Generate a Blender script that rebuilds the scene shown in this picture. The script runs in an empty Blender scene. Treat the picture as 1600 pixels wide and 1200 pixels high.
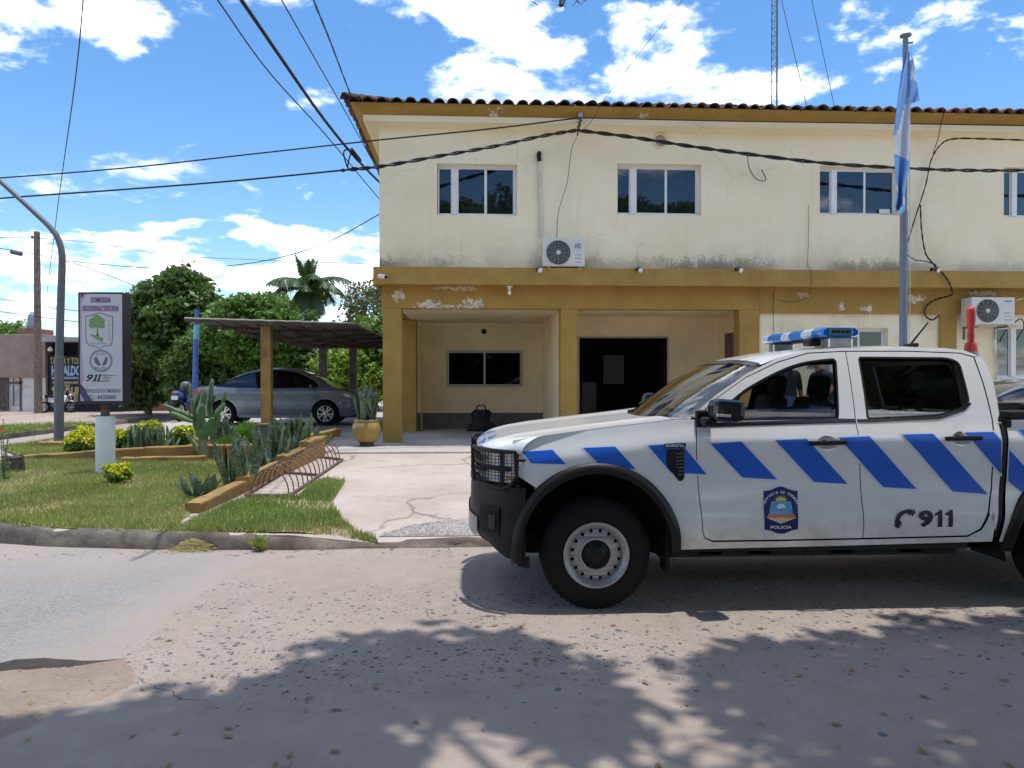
import bpy, bmesh, math, random
import numpy as np
from mathutils import Vector, Matrix
from mathutils.geometry import tessellate_polygon

SC = bpy.context.scene
COL = SC.collection
random.seed(7)
RNG = np.random.default_rng(7)
PI = math.pi
rad = math.radians

# ------------------------------------------------------------------ camera
F = 1200.0                       # focal length in pixels of the 1600 px wide photograph
CAMH = 1.6
YAW = math.atan(63 / F)          # looks a little to the right of the facade's normal
PIT = math.atan(10 / F)
cd = bpy.data.cameras.new('camera')
cam = bpy.data.objects.new('camera', cd)
COL.objects.link(cam)
cam.location = (0, 0, CAMH)
cam.rotation_euler = (PI / 2 - PIT, 0, -YAW)
cd.sensor_width = 36
cd.lens = F / 1600 * 36
cd.clip_start = 0.05
cd.clip_end = 3000
SC.camera = cam

# ------------------------------------------------------------------ sky, sun, exposure
SUN = Vector((0.085, 0.03, 1)).normalized()
SUN_EL = math.asin(SUN.z)
SUN_AZ = math.atan2(SUN.x, SUN.y)
world = bpy.data.worlds.new('World')
SC.world = world
world.use_nodes = True
wt = world.node_tree
for n in list(wt.nodes):
    wt.nodes.remove(n)


def wn(t, **k):
    n = wt.nodes.new(t)
    for a, v in k.items():
        setattr(n, a, v)
    return n


def wl(a, b):
    wt.links.new(a, b)


def wmath(op, a, b=None, c=None):
    n = wn('ShaderNodeMath', operation=op)
    for i, v in enumerate((a, b, c)):
        if v is None:
            continue
        if isinstance(v, (int, float)):
            n.inputs[i].default_value = v
        else:
            wl(v, n.inputs[i])
    return n.outputs[0]


sky = wn('ShaderNodeTexSky', sky_type='NISHITA', sun_disc=False, sun_elevation=SUN_EL, sun_rotation=SUN_AZ,
         altitude=60, air_density=1.0, dust_density=0.25, ozone_density=3.0)
tc = wn('ShaderNodeTexCoord')
sx = wn('ShaderNodeSeparateXYZ')
trn = wn('ShaderNodeMapping')
trn.inputs['Rotation'].default_value = (0, 0, rad(4))
wl(tc.outputs['Generated'], trn.inputs[0])
wl(trn.outputs[0], sx.inputs[0])
zz = wmath('MAXIMUM', sx.outputs[2], 0.0)
dn = wmath('ADD', zz, 0.22)
ux = wmath('DIVIDE', sx.outputs[0], dn)
uy = wmath('DIVIDE', sx.outputs[1], dn)
cv = wn('ShaderNodeCombineXYZ')
wl(ux, cv.inputs[0])
wl(uy, cv.inputs[1])
cv.inputs[2].default_value = 3.7


def cnoise(scale, detail, rough, offs, dist=0.0):
    mp = wn('ShaderNodeMapping')
    mp.inputs['Location'].default_value = offs
    wl(cv.outputs[0], mp.inputs[0])
    n = wn('ShaderNodeTexNoise')
    n.inputs['Scale'].default_value = scale
    n.inputs['Detail'].default_value = detail
    n.inputs['Roughness'].default_value = rough
    n.inputs['Distortion'].default_value = dist
    wl(mp.outputs[0], n.inputs['Vector'])
    return n.outputs['Fac']


big = cnoise(0.95, 3, 0.5, (7.19, 8.79, 0))
fine = cnoise(3.2, 11, 0.60, (7.14, 9.21, 0.4), 0.15)
cl = wmath('ADD', wmath('MULTIPLY', big, 0.60), wmath('MULTIPLY', fine, 1.05))
# more cloud low down, where one looks through more of the layer
low = wmath('MULTIPLY', wmath('SUBTRACT', 1.0, wmath('MINIMUM', wmath('MULTIPLY', zz, 3.2), 1.0)), 0.035)
cl = wmath('ADD', cl, low)
mr = wn('ShaderNodeMapRange', interpolation_type='SMOOTHSTEP')
mr.inputs['From Min'].default_value = 0.835
mr.inputs['From Max'].default_value = 0.985
wl(cl, mr.inputs['Value'])
shade = cnoise(2.4, 6, 0.55, (7.7, 1.2, 2.0))
ccol = wn('ShaderNodeMix', data_type='RGBA')
ccol.inputs['A'].default_value = (2.9, 3.15, 3.5, 1)
ccol.inputs['B'].default_value = (13.0, 13.0, 12.8, 1)
smr = wn('ShaderNodeMapRange')
smr.inputs['From Min'].default_value = 0.33
smr.inputs['From Max'].default_value = 0.62
wl(shade, smr.inputs['Value'])
wl(smr.outputs[0], ccol.inputs['Factor'])
hs = wn('ShaderNodeHueSaturation')
hs.inputs['Saturation'].default_value = 1.22
hs.inputs['Value'].default_value = 0.67
wl(sky.outputs[0], hs.inputs['Color'])
mix = wn('ShaderNodeMix', data_type='RGBA')
wl(wmath('MULTIPLY', mr.outputs[0], 0.93), mix.inputs['Factor'])
wl(hs.outputs[0], mix.inputs['A'])
wl(ccol.outputs['Result'], mix.inputs['B'])
bg = wn('ShaderNodeBackground')
bg.inputs['Strength'].default_value = 0.15
wo = wn('ShaderNodeOutputWorld')
wl(mix.outputs['Result'], bg.inputs['Color'])
wl(bg.outputs[0], wo.inputs[0])

sl = bpy.data.lights.new('sun', 'SUN')
sl.energy = 2.0
sl.angle = rad(0.7)
sl.color = (1.0, 0.965, 0.9)
so = bpy.data.objects.new('sun', sl)
COL.objects.link(so)
so.location = (0, 0, 40)
so.rotation_euler = SUN.to_track_quat('Z', 'Y').to_euler()

SC.view_settings.view_transform = 'Standard'
SC.view_settings.look = 'None'
SC.view_settings.gamma = 1
SC.view_settings.use_curve_mapping = False
SC.view_settings.exposure = 1.0
SC.render.engine = 'CYCLES'

# ------------------------------------------------------------------ measuring helpers


def ray(u, v):
    a = (u - 800) / F
    b = (600 - v) / F
    fy, fz = math.cos(PIT) + b * math.sin(PIT), -math.sin(PIT) + b * math.cos(PIT)
    c, s = math.cos(YAW), math.sin(YAW)
    return Vector((a * c + fy * s, -a * s + fy * c, fz))


def at(u, v, Y):
    """the point at depth Y that the photograph shows at u, v"""
    d = ray(u, v)
    t = Y / d.y
    return Vector((d.x * t, Y, CAMH + d.z * t))


def gz(Y):
    """height of the forecourt, rising from the kerb to the porch"""
    return 0.13 + 0.031 * (min(max(Y, 7.0), 14.2) - 7.5)


def gnd(u, v):
    Y = 10.0
    for _ in range(30):
        d = ray(u, v)
        Y = max(6.0, min(40.0, (gz(Y) - CAMH) / d.z * d.y))
    p = at(u, v, Y)
    return Vector((p.x, p.y, gz(p.y)))


def road(u, v, z=0.0):
    d = ray(u, v)
    t = (z - CAMH) / d.z
    return Vector((d.x * t, d.y * t, z))


# ------------------------------------------------------------------ materials
MATS = {}


def newmat(name):
    m = bpy.data.materials.new(name)
    m.use_nodes = True
    nt = m.node_tree
    b = nt.nodes['Principled BSDF']
    MATS[name] = m
    return m, nt, b


class NT:
    """small wrapper to write node trees briefly"""

    def __init__(self, nt):
        self.nt = nt
        self.pos = None

    def n(self, t, ins=None, **k):
        n = self.nt.nodes.new(t)
        for a, v in k.items():
            setattr(n, a, v)
        for a, v in (ins or {}).items():
            self.set(n.inputs[a], v)
        return n

    def set(self, sock, v):
        if isinstance(v, bpy.types.NodeSocket):
            self.nt.links.new(v, sock)
        elif isinstance(v, tuple) and len(v) == 3 and sock.type == 'RGBA':
            sock.default_value = (*v, 1)
        else:
            sock.default_value = v

    def coords(self, kind='Position'):
        if kind == 'Position':
            return self.n('ShaderNodeNewGeometry').outputs['Position']
        return self.n('ShaderNodeTexCoord').outputs[kind]

    def noise(self, co, scale, detail=4, rough=0.55, dist=0.0):
        return self.n('ShaderNodeTexNoise', {'Vector': co, 'Scale': scale, 'Detail': detail, 'Roughness': rough,
                                             'Distortion': dist}).outputs['Fac']

    def math(self, op, a, b=0.0, c=0.0):
        n = self.n('ShaderNodeMath', operation=op)
        for i, v in enumerate((a, b, c)):
            self.set(n.inputs[i], v)
        return n.outputs[0]

    def ramp(self, x, a, b, lo=0.0, hi=1.0):
        return self.n('ShaderNodeMapRange', {'Value': x, 'From Min': a, 'From Max': b, 'To Min': lo, 'To Max': hi},
                      interpolation_type='SMOOTHSTEP').outputs[0]

    def mix(self, f, a, b, mode='MIX'):
        n = self.n('ShaderNodeMix', data_type='RGBA', blend_type=mode)
        self.set(n.inputs['Factor'], f)
        self.set(n.inputs['A'], a)
        self.set(n.inputs['B'], b)
        return n.outputs['Result']

    def scaled(self, co, s):
        return self.n('ShaderNodeMapping', {'Vector': co, 'Scale': s}).outputs[0]

    def bump(self, h, strength=0.3, dist=0.02):
        return self.n('ShaderNodeBump', {'Height': h, 'Strength': strength, 'Distance': dist}).outputs[0]


def pm(name, col, rough=0.6, metal=0.0, var=0.12, scale=6.0, bump=0.0, bscale=40.0, spec=0.5, coat=0.0, kind='Object', dirt=None):
    """painted / plain surface with soft tone variation, fine relief and roughness wear"""
    m, nt, b = newmat(name)
    t = NT(nt)
    co = t.coords(kind)
    n1 = t.noise(co, scale, 5, 0.6)
    f = t.ramp(n1, 0.3, 0.7)
    lo = tuple(c * (1 - var) for c in col)
    hi = tuple(min(1, c * (1 + var * 0.6)) for c in col)
    c = t.mix(f, lo, hi)
    if dirt:
        n2 = t.noise(co, dirt[1], 6, 0.65)
        c = t.mix(t.ramp(n2, dirt[2], dirt[2] + 0.15), c, dirt[0])
    t.set(b.inputs['Base Color'], c)
    t.set(b.inputs['Roughness'], t.ramp(n1, 0.2, 0.8, max(0, rough - 0.06), min(1, rough + 0.06)))
    b.inputs['Metallic'].default_value = metal
    b.inputs['Specular IOR Level'].default_value = spec
    b.inputs['Coat Weight'].default_value = coat
    b.inputs['Coat Roughness'].default_value = 0.06
    if bump:
        t.set(b.inputs['Normal'], t.bump(t.noise(co, bscale, 5, 0.6), bump, 0.01))
    return m


def glassmat(name, tint, refl=1.0, rough=0.0, ior=1.5, clear=1.0, body=(0.01, 0.011, 0.012)):
    """thin pane: tinted see-through plus mirror reflection by angle"""
    m, nt, b = newmat(name)
    t = NT(nt)
    nt.nodes.remove(b)
    out = [n for n in nt.nodes if n.type == 'OUTPUT_MATERIAL'][0]
    tr = t.n('ShaderNodeBsdfTransparent', {'Color': tint})
    di = t.n('ShaderNodeBsdfDiffuse', {'Color': body})
    m0 = t.n('ShaderNodeMixShader', {0: clear, 1: di.outputs[0], 2: tr.outputs[0]})
    gl = t.n('ShaderNodeBsdfGlossy', {'Color': (0.95, 0.97, 1.0), 'Roughness': rough})
    fr = t.n('ShaderNodeFresnel', {'IOR': ior})
    ff = t.math('MINIMUM', t.math('MULTIPLY', fr.outputs[0], refl), 1.0)
    m1 = t.n('ShaderNodeMixShader', {0: ff, 1: m0.outputs[0], 2: gl.outputs[0]})
    nt.links.new(m1.outputs[0], out.inputs[0])
    return m


# ------------------------------------------------------------------ mesh helpers
ORG = {}


def org(o):
    return ORG.get(o.name, Vector((0, 0, 0))) if o is not None else Vector((0, 0, 0))


def tag(o, label=None, cat=None, group=None, kind=None):
    if label:
        o['label'] = label
    if cat:
        o['category'] = cat
    if group:
        o['group'] = group
    if kind:
        o['kind'] = kind
    return o


def thing(name, loc, label, cat, group=None):
    o = bpy.data.objects.new(name, None)
    COL.objects.link(o)
    o.empty_display_size = 0.2
    o.location = loc
    ORG[o.name] = Vector(loc)
    tag(o, label, cat, group)
    return o


def link(name, me, m=None, parent=None, origin=None):
    o = bpy.data.objects.new(name, me)
    COL.objects.link(o)
    if m is not None and not me.materials:
        for x in (m if isinstance(m, (list, tuple)) else [m]):
            me.materials.append(x)
    if parent is not None:
        o.parent = parent
        ORG[o.name] = org(parent)
    elif origin is not None:
        o.location = origin
        ORG[o.name] = Vector(origin)
    return o


def fastmesh(name, V, Fc, smooth=False, midx=None):
    """V (n,3), Fc (m,k) arrays"""
    V = np.asarray(V, dtype=np.float32)
    Fc = np.asarray(Fc, dtype=np.int32)
    me = bpy.data.meshes.new(name)
    me.vertices.add(len(V))
    me.vertices.foreach_set('co', V.ravel())
    k = Fc.shape[1]
    me.loops.add(Fc.size)
    me.loops.foreach_set('vertex_index', Fc.ravel())
    me.polygons.add(len(Fc))
    me.polygons.foreach_set('loop_start', np.arange(0, Fc.size, k, dtype=np.int32))
    me.polygons.foreach_set('loop_total', np.full(len(Fc), k, dtype=np.int32))
    if midx is not None:
        me.polygons.foreach_set('material_index', np.asarray(midx, dtype=np.int32))
    if smooth:
        me.polygons.foreach_set('use_smooth', np.ones(len(Fc), dtype=bool))
    me.update(calc_edges=True)
    me.validate()
    return me


class MB:
    """collects shapes in world (or local) coordinates, builds ONE mesh object"""

    def __init__(self):
        self.v = []
        self.f = []
        self.m = []
        self.s = []

    def add(self, vs, fs, mi=0, smooth=False):
        b = len(self.v)
        self.v.extend([tuple(p) for p in vs])
        for f in fs:
            self.f.append([b + i for i in f])
            self.m.append(mi)
            self.s.append(smooth)
        return self

    def box(self, a, b, bev=0.0, mi=0, M=None):
        x0, x1 = sorted((a[0], b[0]))
        y0, y1 = sorted((a[1], b[1]))
        z0, z1 = sorted((a[2], b[2]))
        if bev <= 0:
            vs = [(x, y, z) for x in (x0, x1) for y in (y0, y1) for z in (z0, z1)]
            fs = [(0, 1, 3, 2), (4, 6, 7, 5), (0, 4, 5, 1), (2, 3, 7, 6), (0, 2, 6, 4), (1, 5, 7, 3)]
        else:
            bev = min(bev, 0.45 * min(x1 - x0, y1 - y0, z1 - z0))
            bm = bmesh.new()
            bmesh.ops.create_cube(bm, size=1)
            for q in bm.verts:
                q.co = Vector(((x0 + x1) / 2 + q.co.x * (x1 - x0), (y0 + y1) / 2 + q.co.y * (y1 - y0), (z0 + z1) / 2 + q.co.z * (z1 - z0)))
            bmesh.ops.bevel(bm, geom=list(bm.edges), offset=bev, segments=2, affect='EDGES', profile=0.5)
            bm.verts.ensure_lookup_table()
            bm.verts.index_update()
            vs = [q.co.copy() for q in bm.verts]
            fs = [[q.index for q in f.verts] for f in bm.faces]
            bm.free()
        if M is not None:
            vs = [M @ Vector(p) for p in vs]
        return self.add(vs, fs, mi)

    def obox(self, c, size, rot=(0, 0, 0), bev=0.0, mi=0):
        from mathutils import Euler
        M = Matrix.Translation(c) @ Euler(rot).to_matrix().to_4x4()
        h = Vector(size) / 2
        return self.box(-h, h, bev, mi, M)

    def tube(self, pts, r, n=8, mi=0, caps=True, smooth=True):
        pts = [Vector(p) for p in pts]
        rs = r if isinstance(r, (list, tuple)) else [r] * len(pts)
        up = None
        rings = []
        for i, p in enumerate(pts):
            d = (pts[min(i + 1, len(pts) - 1)] - pts[max(i - 1, 0)])
            if d.length < 1e-9:
                d = Vector((0, 0, 1))
            d.normalize()
            if up is None:
                up = d.orthogonal().normalized()
            else:
                up = (up - d * up.dot(d))
                up = up.normalized() if up.length > 1e-6 else d.orthogonal().normalized()
            w = d.cross(up)
            rings.append([p + (up * math.cos(2 * PI * k / n) + w * math.sin(2 * PI * k / n)) * rs[i] for k in range(n)])
        vs = [q for rg in rings for q in rg]
        fs = []
        for i in range(len(pts) - 1):
            for k in range(n):
                a, b = i * n + k, i * n + (k + 1) % n
                fs.append((a, b, b + n, a + n))
        self.add(vs, fs, mi, smooth)
        if caps:
            self.add(rings[0], [tuple(range(n - 1, -1, -1))], mi)
            self.add(rings[-1], [tuple(range(n))], mi)
        return self

    def lathe(self, c, prof, n=24, axis='Z', mi=0, smooth=True, a0=0.0, a1=2 * PI):
        """prof: (radius, height) list"""
        c = Vector(c)
        full = abs(a1 - a0 - 2 * PI) < 1e-6
        k = n if full else n + 1
        vs = []
        for (r, h) in prof:
            for i in range(k):
                a = a0 + (a1 - a0) * i / n
                p = (r * math.cos(a), r * math.sin(a), h)
                if axis == 'Y':
                    p = (p[0], p[2], p[1])
                elif axis == 'X':
                    p = (p[2], p[0], p[1])
                vs.append(c + Vector(p))
        fs = []
        for j in range(len(prof) - 1):
            for i in range(n):
                a, b = j * k + i, j * k + (i + 1) % k
                fs.append((a, b, b + k, a + k))
        return self.add(vs, fs, mi, smooth)

    def grid(self, fn, nu, nv, mi=0, smooth=True):
        vs = [fn(i / nu, j / nv) for j in range(nv + 1) for i in range(nu + 1)]
        fs = [(j * (nu + 1) + i, j * (nu + 1) + i + 1, (j + 1) * (nu + 1) + i + 1, (j + 1) * (nu + 1) + i) for j in range(nv) for i in range(nu)]
        return self.add(vs, fs, mi, smooth)

    def prism(self, poly, lo, hi, axis='Z', mi=0, holes=()):
        """extrude a 2D outline; axis 'Z': (x,y); 'Y': (x,z); 'X': (y,z)"""
        loops = [[Vector((p[0], p[1], 0)) for p in poly]] + [[Vector((p[0], p[1], 0)) for p in h] for h in holes]
        flat = [p for lp in loops for p in lp]
        tris = tessellate_polygon(loops)

        def m3(p, h):
            return {'Z': (p[0], p[1], h), 'Y': (p[0], h, p[1]), 'X': (h, p[0], p[1])}[axis]
        n = len(flat)
        vs = [m3(p, lo) for p in flat] + [m3(p, hi) for p in flat]
        fs = [tuple(t) for t in tris] + [tuple(i + n for i in reversed(t)) for t in tris]
        b = 0
        for lp in loops:
            k = len(lp)
            for i in range(k):
                a, c = b + i, b + (i + 1) % k
                fs.append((a, c, c + n, a + n))
            b += k
        return self.add(vs, fs, mi)

    def build(self, name, m, parent=None, origin=None, fixn=True, local=False):
        me = bpy.data.meshes.new(name)
        O = Vector((0, 0, 0)) if local else (org(parent) if parent is not None else Vector(origin or (0, 0, 0)))
        me.from_pydata([(p[0] - O[0], p[1] - O[1], p[2] - O[2]) for p in self.v], [], self.f)
        me.polygons.foreach_set('material_index', self.m)
        me.polygons.foreach_set('use_smooth', self.s)
        for x in (m if isinstance(m, (list, tuple)) else [m]):
            me.materials.append(x)
        if fixn:
            bm = bmesh.new()
            bm.from_mesh(me)
            bmesh.ops.recalc_face_normals(bm, faces=list(bm.faces))
            bm.to_mesh(me)
            bm.free()
        me.update()
        return link(name, me, None, parent, origin)


def catmull(P, n=6, closed=False):
    P = [Vector(p) for p in P]
    out = []
    L = len(P)
    rng = range(L if closed else L - 1)
    for i in rng:
        p0 = P[(i - 1) % L] if closed else P[max(i - 1, 0)]
        p1, p2 = P[i], P[(i + 1) % L]
        p3 = P[(i + 2) % L] if closed else P[min(i + 2, L - 1)]
        for k in range(n):
            t = k / n
            out.append(0.5 * ((2 * p1) + (p2 - p0) * t + (2 * p0 - 5 * p1 + 4 * p2 - p3) * t * t + (3 * p1 - p0 - 3 * p2 + p3) * t ** 3))
    if not closed:
        out.append(P[-1])
    return out


def roundpoly(pts, r, n=4):
    out = []
    L = len(pts)
    for i in range(L):
        a, b, c = Vector(pts[i - 1][:2]), Vector(pts[i][:2]), Vector(pts[(i + 1) % L][:2])
        da, dc = (a - b), (c - b)
        k = r[i] if isinstance(r, (list, tuple)) else r
        k = min(k, 0.48 * da.length, 0.48 * dc.length)
        p, q = b + da.normalized() * k, b + dc.normalized() * k
        for j in range(n + 1):
            t = j / n
            out.append((1 - t) ** 2 * p + 2 * t * (1 - t) * b + t * t * q)
    return out


def inset(poly, d):
    P = [Vector(p[:2]) for p in poly]
    A = sum(P[i - 1].x * P[i].y - P[i].x * P[i - 1].y for i in range(len(P)))
    s = 1 if A > 0 else -1
    out = []
    for i in range(len(P)):
        e1 = (P[i] - P[i - 1])
        e2 = (P[(i + 1) % len(P)] - P[i])
        if e1.length < 1e-7 or e2.length < 1e-7:
            out.append(P[i])
            continue
        n1 = Vector((-e1.y, e1.x)).normalized() * s
        n2 = Vector((-e2.y, e2.x)).normalized() * s
        b = n1 + n2
        if b.length < 1e-6:
            out.append(P[i])
            continue
        b.normalize()
        out.append(P[i] + b * d / max(0.4, b.dot(n1)))
    return out


def textpoly(txt, size=1.0, bold=0.0, shear=0.0, spacing=1.0):
    """letter outlines as a flat mesh: (verts 2D, faces), left/bottom anchored to 0"""
    cu = bpy.data.curves.new('t', 'FONT')
    cu.body = txt
    cu.size = size
    cu.offset = bold
    cu.shear = shear
    cu.space_character = spacing
    cu.resolution_u = 3
    ob = bpy.data.objects.new('t', cu)
    COL.objects.link(ob)
    dg = bpy.context.evaluated_depsgraph_get()
    dg.update()
    me = bpy.data.meshes.new_from_object(ob.evaluated_get(dg))
    vs = [(v.co.x, v.co.y) for v in me.vertices]
    fs = [tuple(p.vertices) for p in me.polygons]
    bpy.data.objects.remove(ob)
    bpy.data.curves.remove(cu)
    bpy.data.meshes.remove(me)
    x0 = min(v[0] for v in vs)
    y0 = min(v[1] for v in vs)
    return [(v[0] - x0, v[1] - y0) for v in vs], fs


def textfit(txt, x0, x1, z0, z1, bold=0.0, shear=0.0):
    """letters fitted into a rectangle"""
    vs, fs = textpoly(txt, 1.0, bold, shear)
    w = max(v[0] for v in vs)
    h = max(v[1] for v in vs)
    return [(x0 + v[0] / w * (x1 - x0), z0 + v[1] / h * (z1 - z0)) for v in vs], fs
# ------------------------------------------------------------------ surface materials


def mat_wall():
    m, nt, b = newmat('cream_plaster')
    t = NT(nt)
    co = t.coords()
    z = t.n('ShaderNodeSeparateXYZ', {0: co}).outputs[2]
    base = t.mix(t.ramp(t.noise(co, 0.9, 6, 0.6), 0.3, 0.7), (0.87, 0.755, 0.52), (0.91, 0.81, 0.59))
    streak = t.noise(t.scaled(co, (7.0, 7.0, 0.5)), 1.0, 5, 0.6)
    base = t.mix(t.ramp(streak, 0.55, 0.8, 0, 0.22), base, (0.60, 0.50, 0.33))
    # mildew and dirt splashed up from the ledge, thin drips further up
    low = t.ramp(z, 3.70, 3.73, 0.0, 1.0)
    up = t.math('MULTIPLY', t.ramp(z, 3.72, 4.35, 1.0, 0.0), low)
    where = t.ramp(t.noise(co, 0.55, 3, 0.5), 0.34, 0.62)
    n = t.math('ADD', t.math('MULTIPLY', t.noise(co, 22.0, 8, 0.75), 0.6), t.math('MULTIPLY', t.noise(t.scaled(co, (1, 1, 0.45)), 6.0, 6, 0.7), 0.5))
    mk = t.ramp(t.math('ADD', n, t.math('MULTIPLY', t.math('MULTIPLY', up, up), 0.22)), 0.60, 0.74)
    mk = t.math('MULTIPLY', t.math('MULTIPLY', mk, up), where)
    drip = t.math('MULTIPLY', t.ramp(t.noise(t.scaled(co, (9.0, 9.0, 0.35)), 1.0, 5, 0.6), 0.52, 0.75), t.ramp(z, 3.7, 5.2, 0.6, 0.0))
    base = t.mix(t.math('MULTIPLY', drip, 0.55), base, (0.56, 0.46, 0.31))
    soft = t.math('MULTIPLY', t.ramp(t.noise(co, 1.7, 5, 0.6), 0.42, 0.72), t.ramp(z, 3.7, 4.7, 1.0, 0.0))
    base = t.mix(t.math('MULTIPLY', soft, 0.42), base, (0.52, 0.43, 0.29))
    base = t.mix(t.math('MULTIPLY', mk, 0.8), base, (0.15, 0.13, 0.10))
    # hairline cracks and small filled patches
    dco = t.n('ShaderNodeVectorMath', {0: co, 1: t.n('ShaderNodeVectorMath', {0: t.n('ShaderNodeTexNoise', {'Vector': co, 'Scale': 2.3, 'Detail': 5.0}).outputs['Color'], 1: (0.5, 0.5, 0.5)}, operation='MULTIPLY').outputs[0]}, operation='ADD').outputs[0]
    cr = t.n('ShaderNodeTexVoronoi', {'Vector': dco, 'Scale': 0.45}, feature='DISTANCE_TO_EDGE').outputs['Distance']
    ck = t.math('MULTIPLY', t.ramp(cr, 0.001, 0.005, 1, 0), t.ramp(t.noise(co, 0.7, 2), 0.5, 0.6))
    base = t.mix(t.math('MULTIPLY', ck, 0.35), base, (0.40, 0.33, 0.22))
    pt = t.ramp(t.noise(t.scaled(co, (1, 1, 1.3)), 1.1, 2, 0.4), 0.66, 0.68)
    base = t.mix(t.math('MULTIPLY', pt, 0.30), base, (0.92, 0.85, 0.68))
    t.set(b.inputs['Base Color'], base)
    b.inputs['Roughness'].default_value = 0.85
    b.inputs['Specular IOR Level'].default_value = 0.25
    h = t.math('ADD', t.noise(co, 35, 6, 0.65), t.math('MULTIPLY', t.noise(co, 1.5, 4, 0.5), 3.0))
    t.set(b.inputs['Normal'], t.bump(h, 0.35, 0.012))
    return m


def mat_ochre(name, peel):
    m, nt, b = newmat(name)
    t = NT(nt)
    co = t.coords()
    base = t.mix(t.ramp(t.noise(co, 2.2, 6, 0.62), 0.3, 0.72), (0.34, 0.205, 0.048), (0.42, 0.262, 0.068))
    base = t.mix(t.ramp(t.noise(t.scaled(co, (3, 3, 0.8)), 3.0, 6, 0.7), 0.56, 0.78, 0, 0.45), base, (0.22, 0.13, 0.035))
    h = t.noise(co, 30, 6, 0.65)
    if peel:
        sp = t.n('ShaderNodeSeparateXYZ', {0: co})
        wx_ = t.math('MULTIPLY', t.math('SUBTRACT', t.noise(co, 5.0, 7, 0.68), 0.5), 0.75)
        wz_ = t.math('MULTIPLY', t.math('SUBTRACT', t.noise(t.scaled(co, (1.3, 1.3, 1.7)), 6.0, 7, 0.68), 0.5), 0.45)
        px_ = t.math('ADD', sp.outputs[0], wx_)
        pz_ = t.math('ADD', sp.outputs[2], wz_)
        pk = 0.0
        for (cx, cz, rx, rz) in peel:
            d = t.math('ADD', t.math('POWER', t.math('DIVIDE', t.math('SUBTRACT', px_, cx), rx), 2.0), t.math('POWER', t.math('DIVIDE', t.math('SUBTRACT', pz_, cz), rz), 2.0))
            pk = t.math('MAXIMUM', pk, t.ramp(d, 0.92, 1.05, 1, 0))
        inner = t.mix(t.ramp(t.noise(co, 14, 4), 0.4, 0.6), (0.70, 0.63, 0.50), (0.50, 0.42, 0.30))
        base = t.mix(pk, base, inner)
        h = t.math('SUBTRACT', h, t.math('MULTIPLY', pk, 2.0))
    t.set(b.inputs['Base Color'], base)
    b.inputs['Roughness'].default_value = 0.72
    b.inputs['Specular IOR Level'].default_value = 0.3
    t.set(b.inputs['Normal'], t.bump(h, 0.35, 0.008))
    return m


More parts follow.
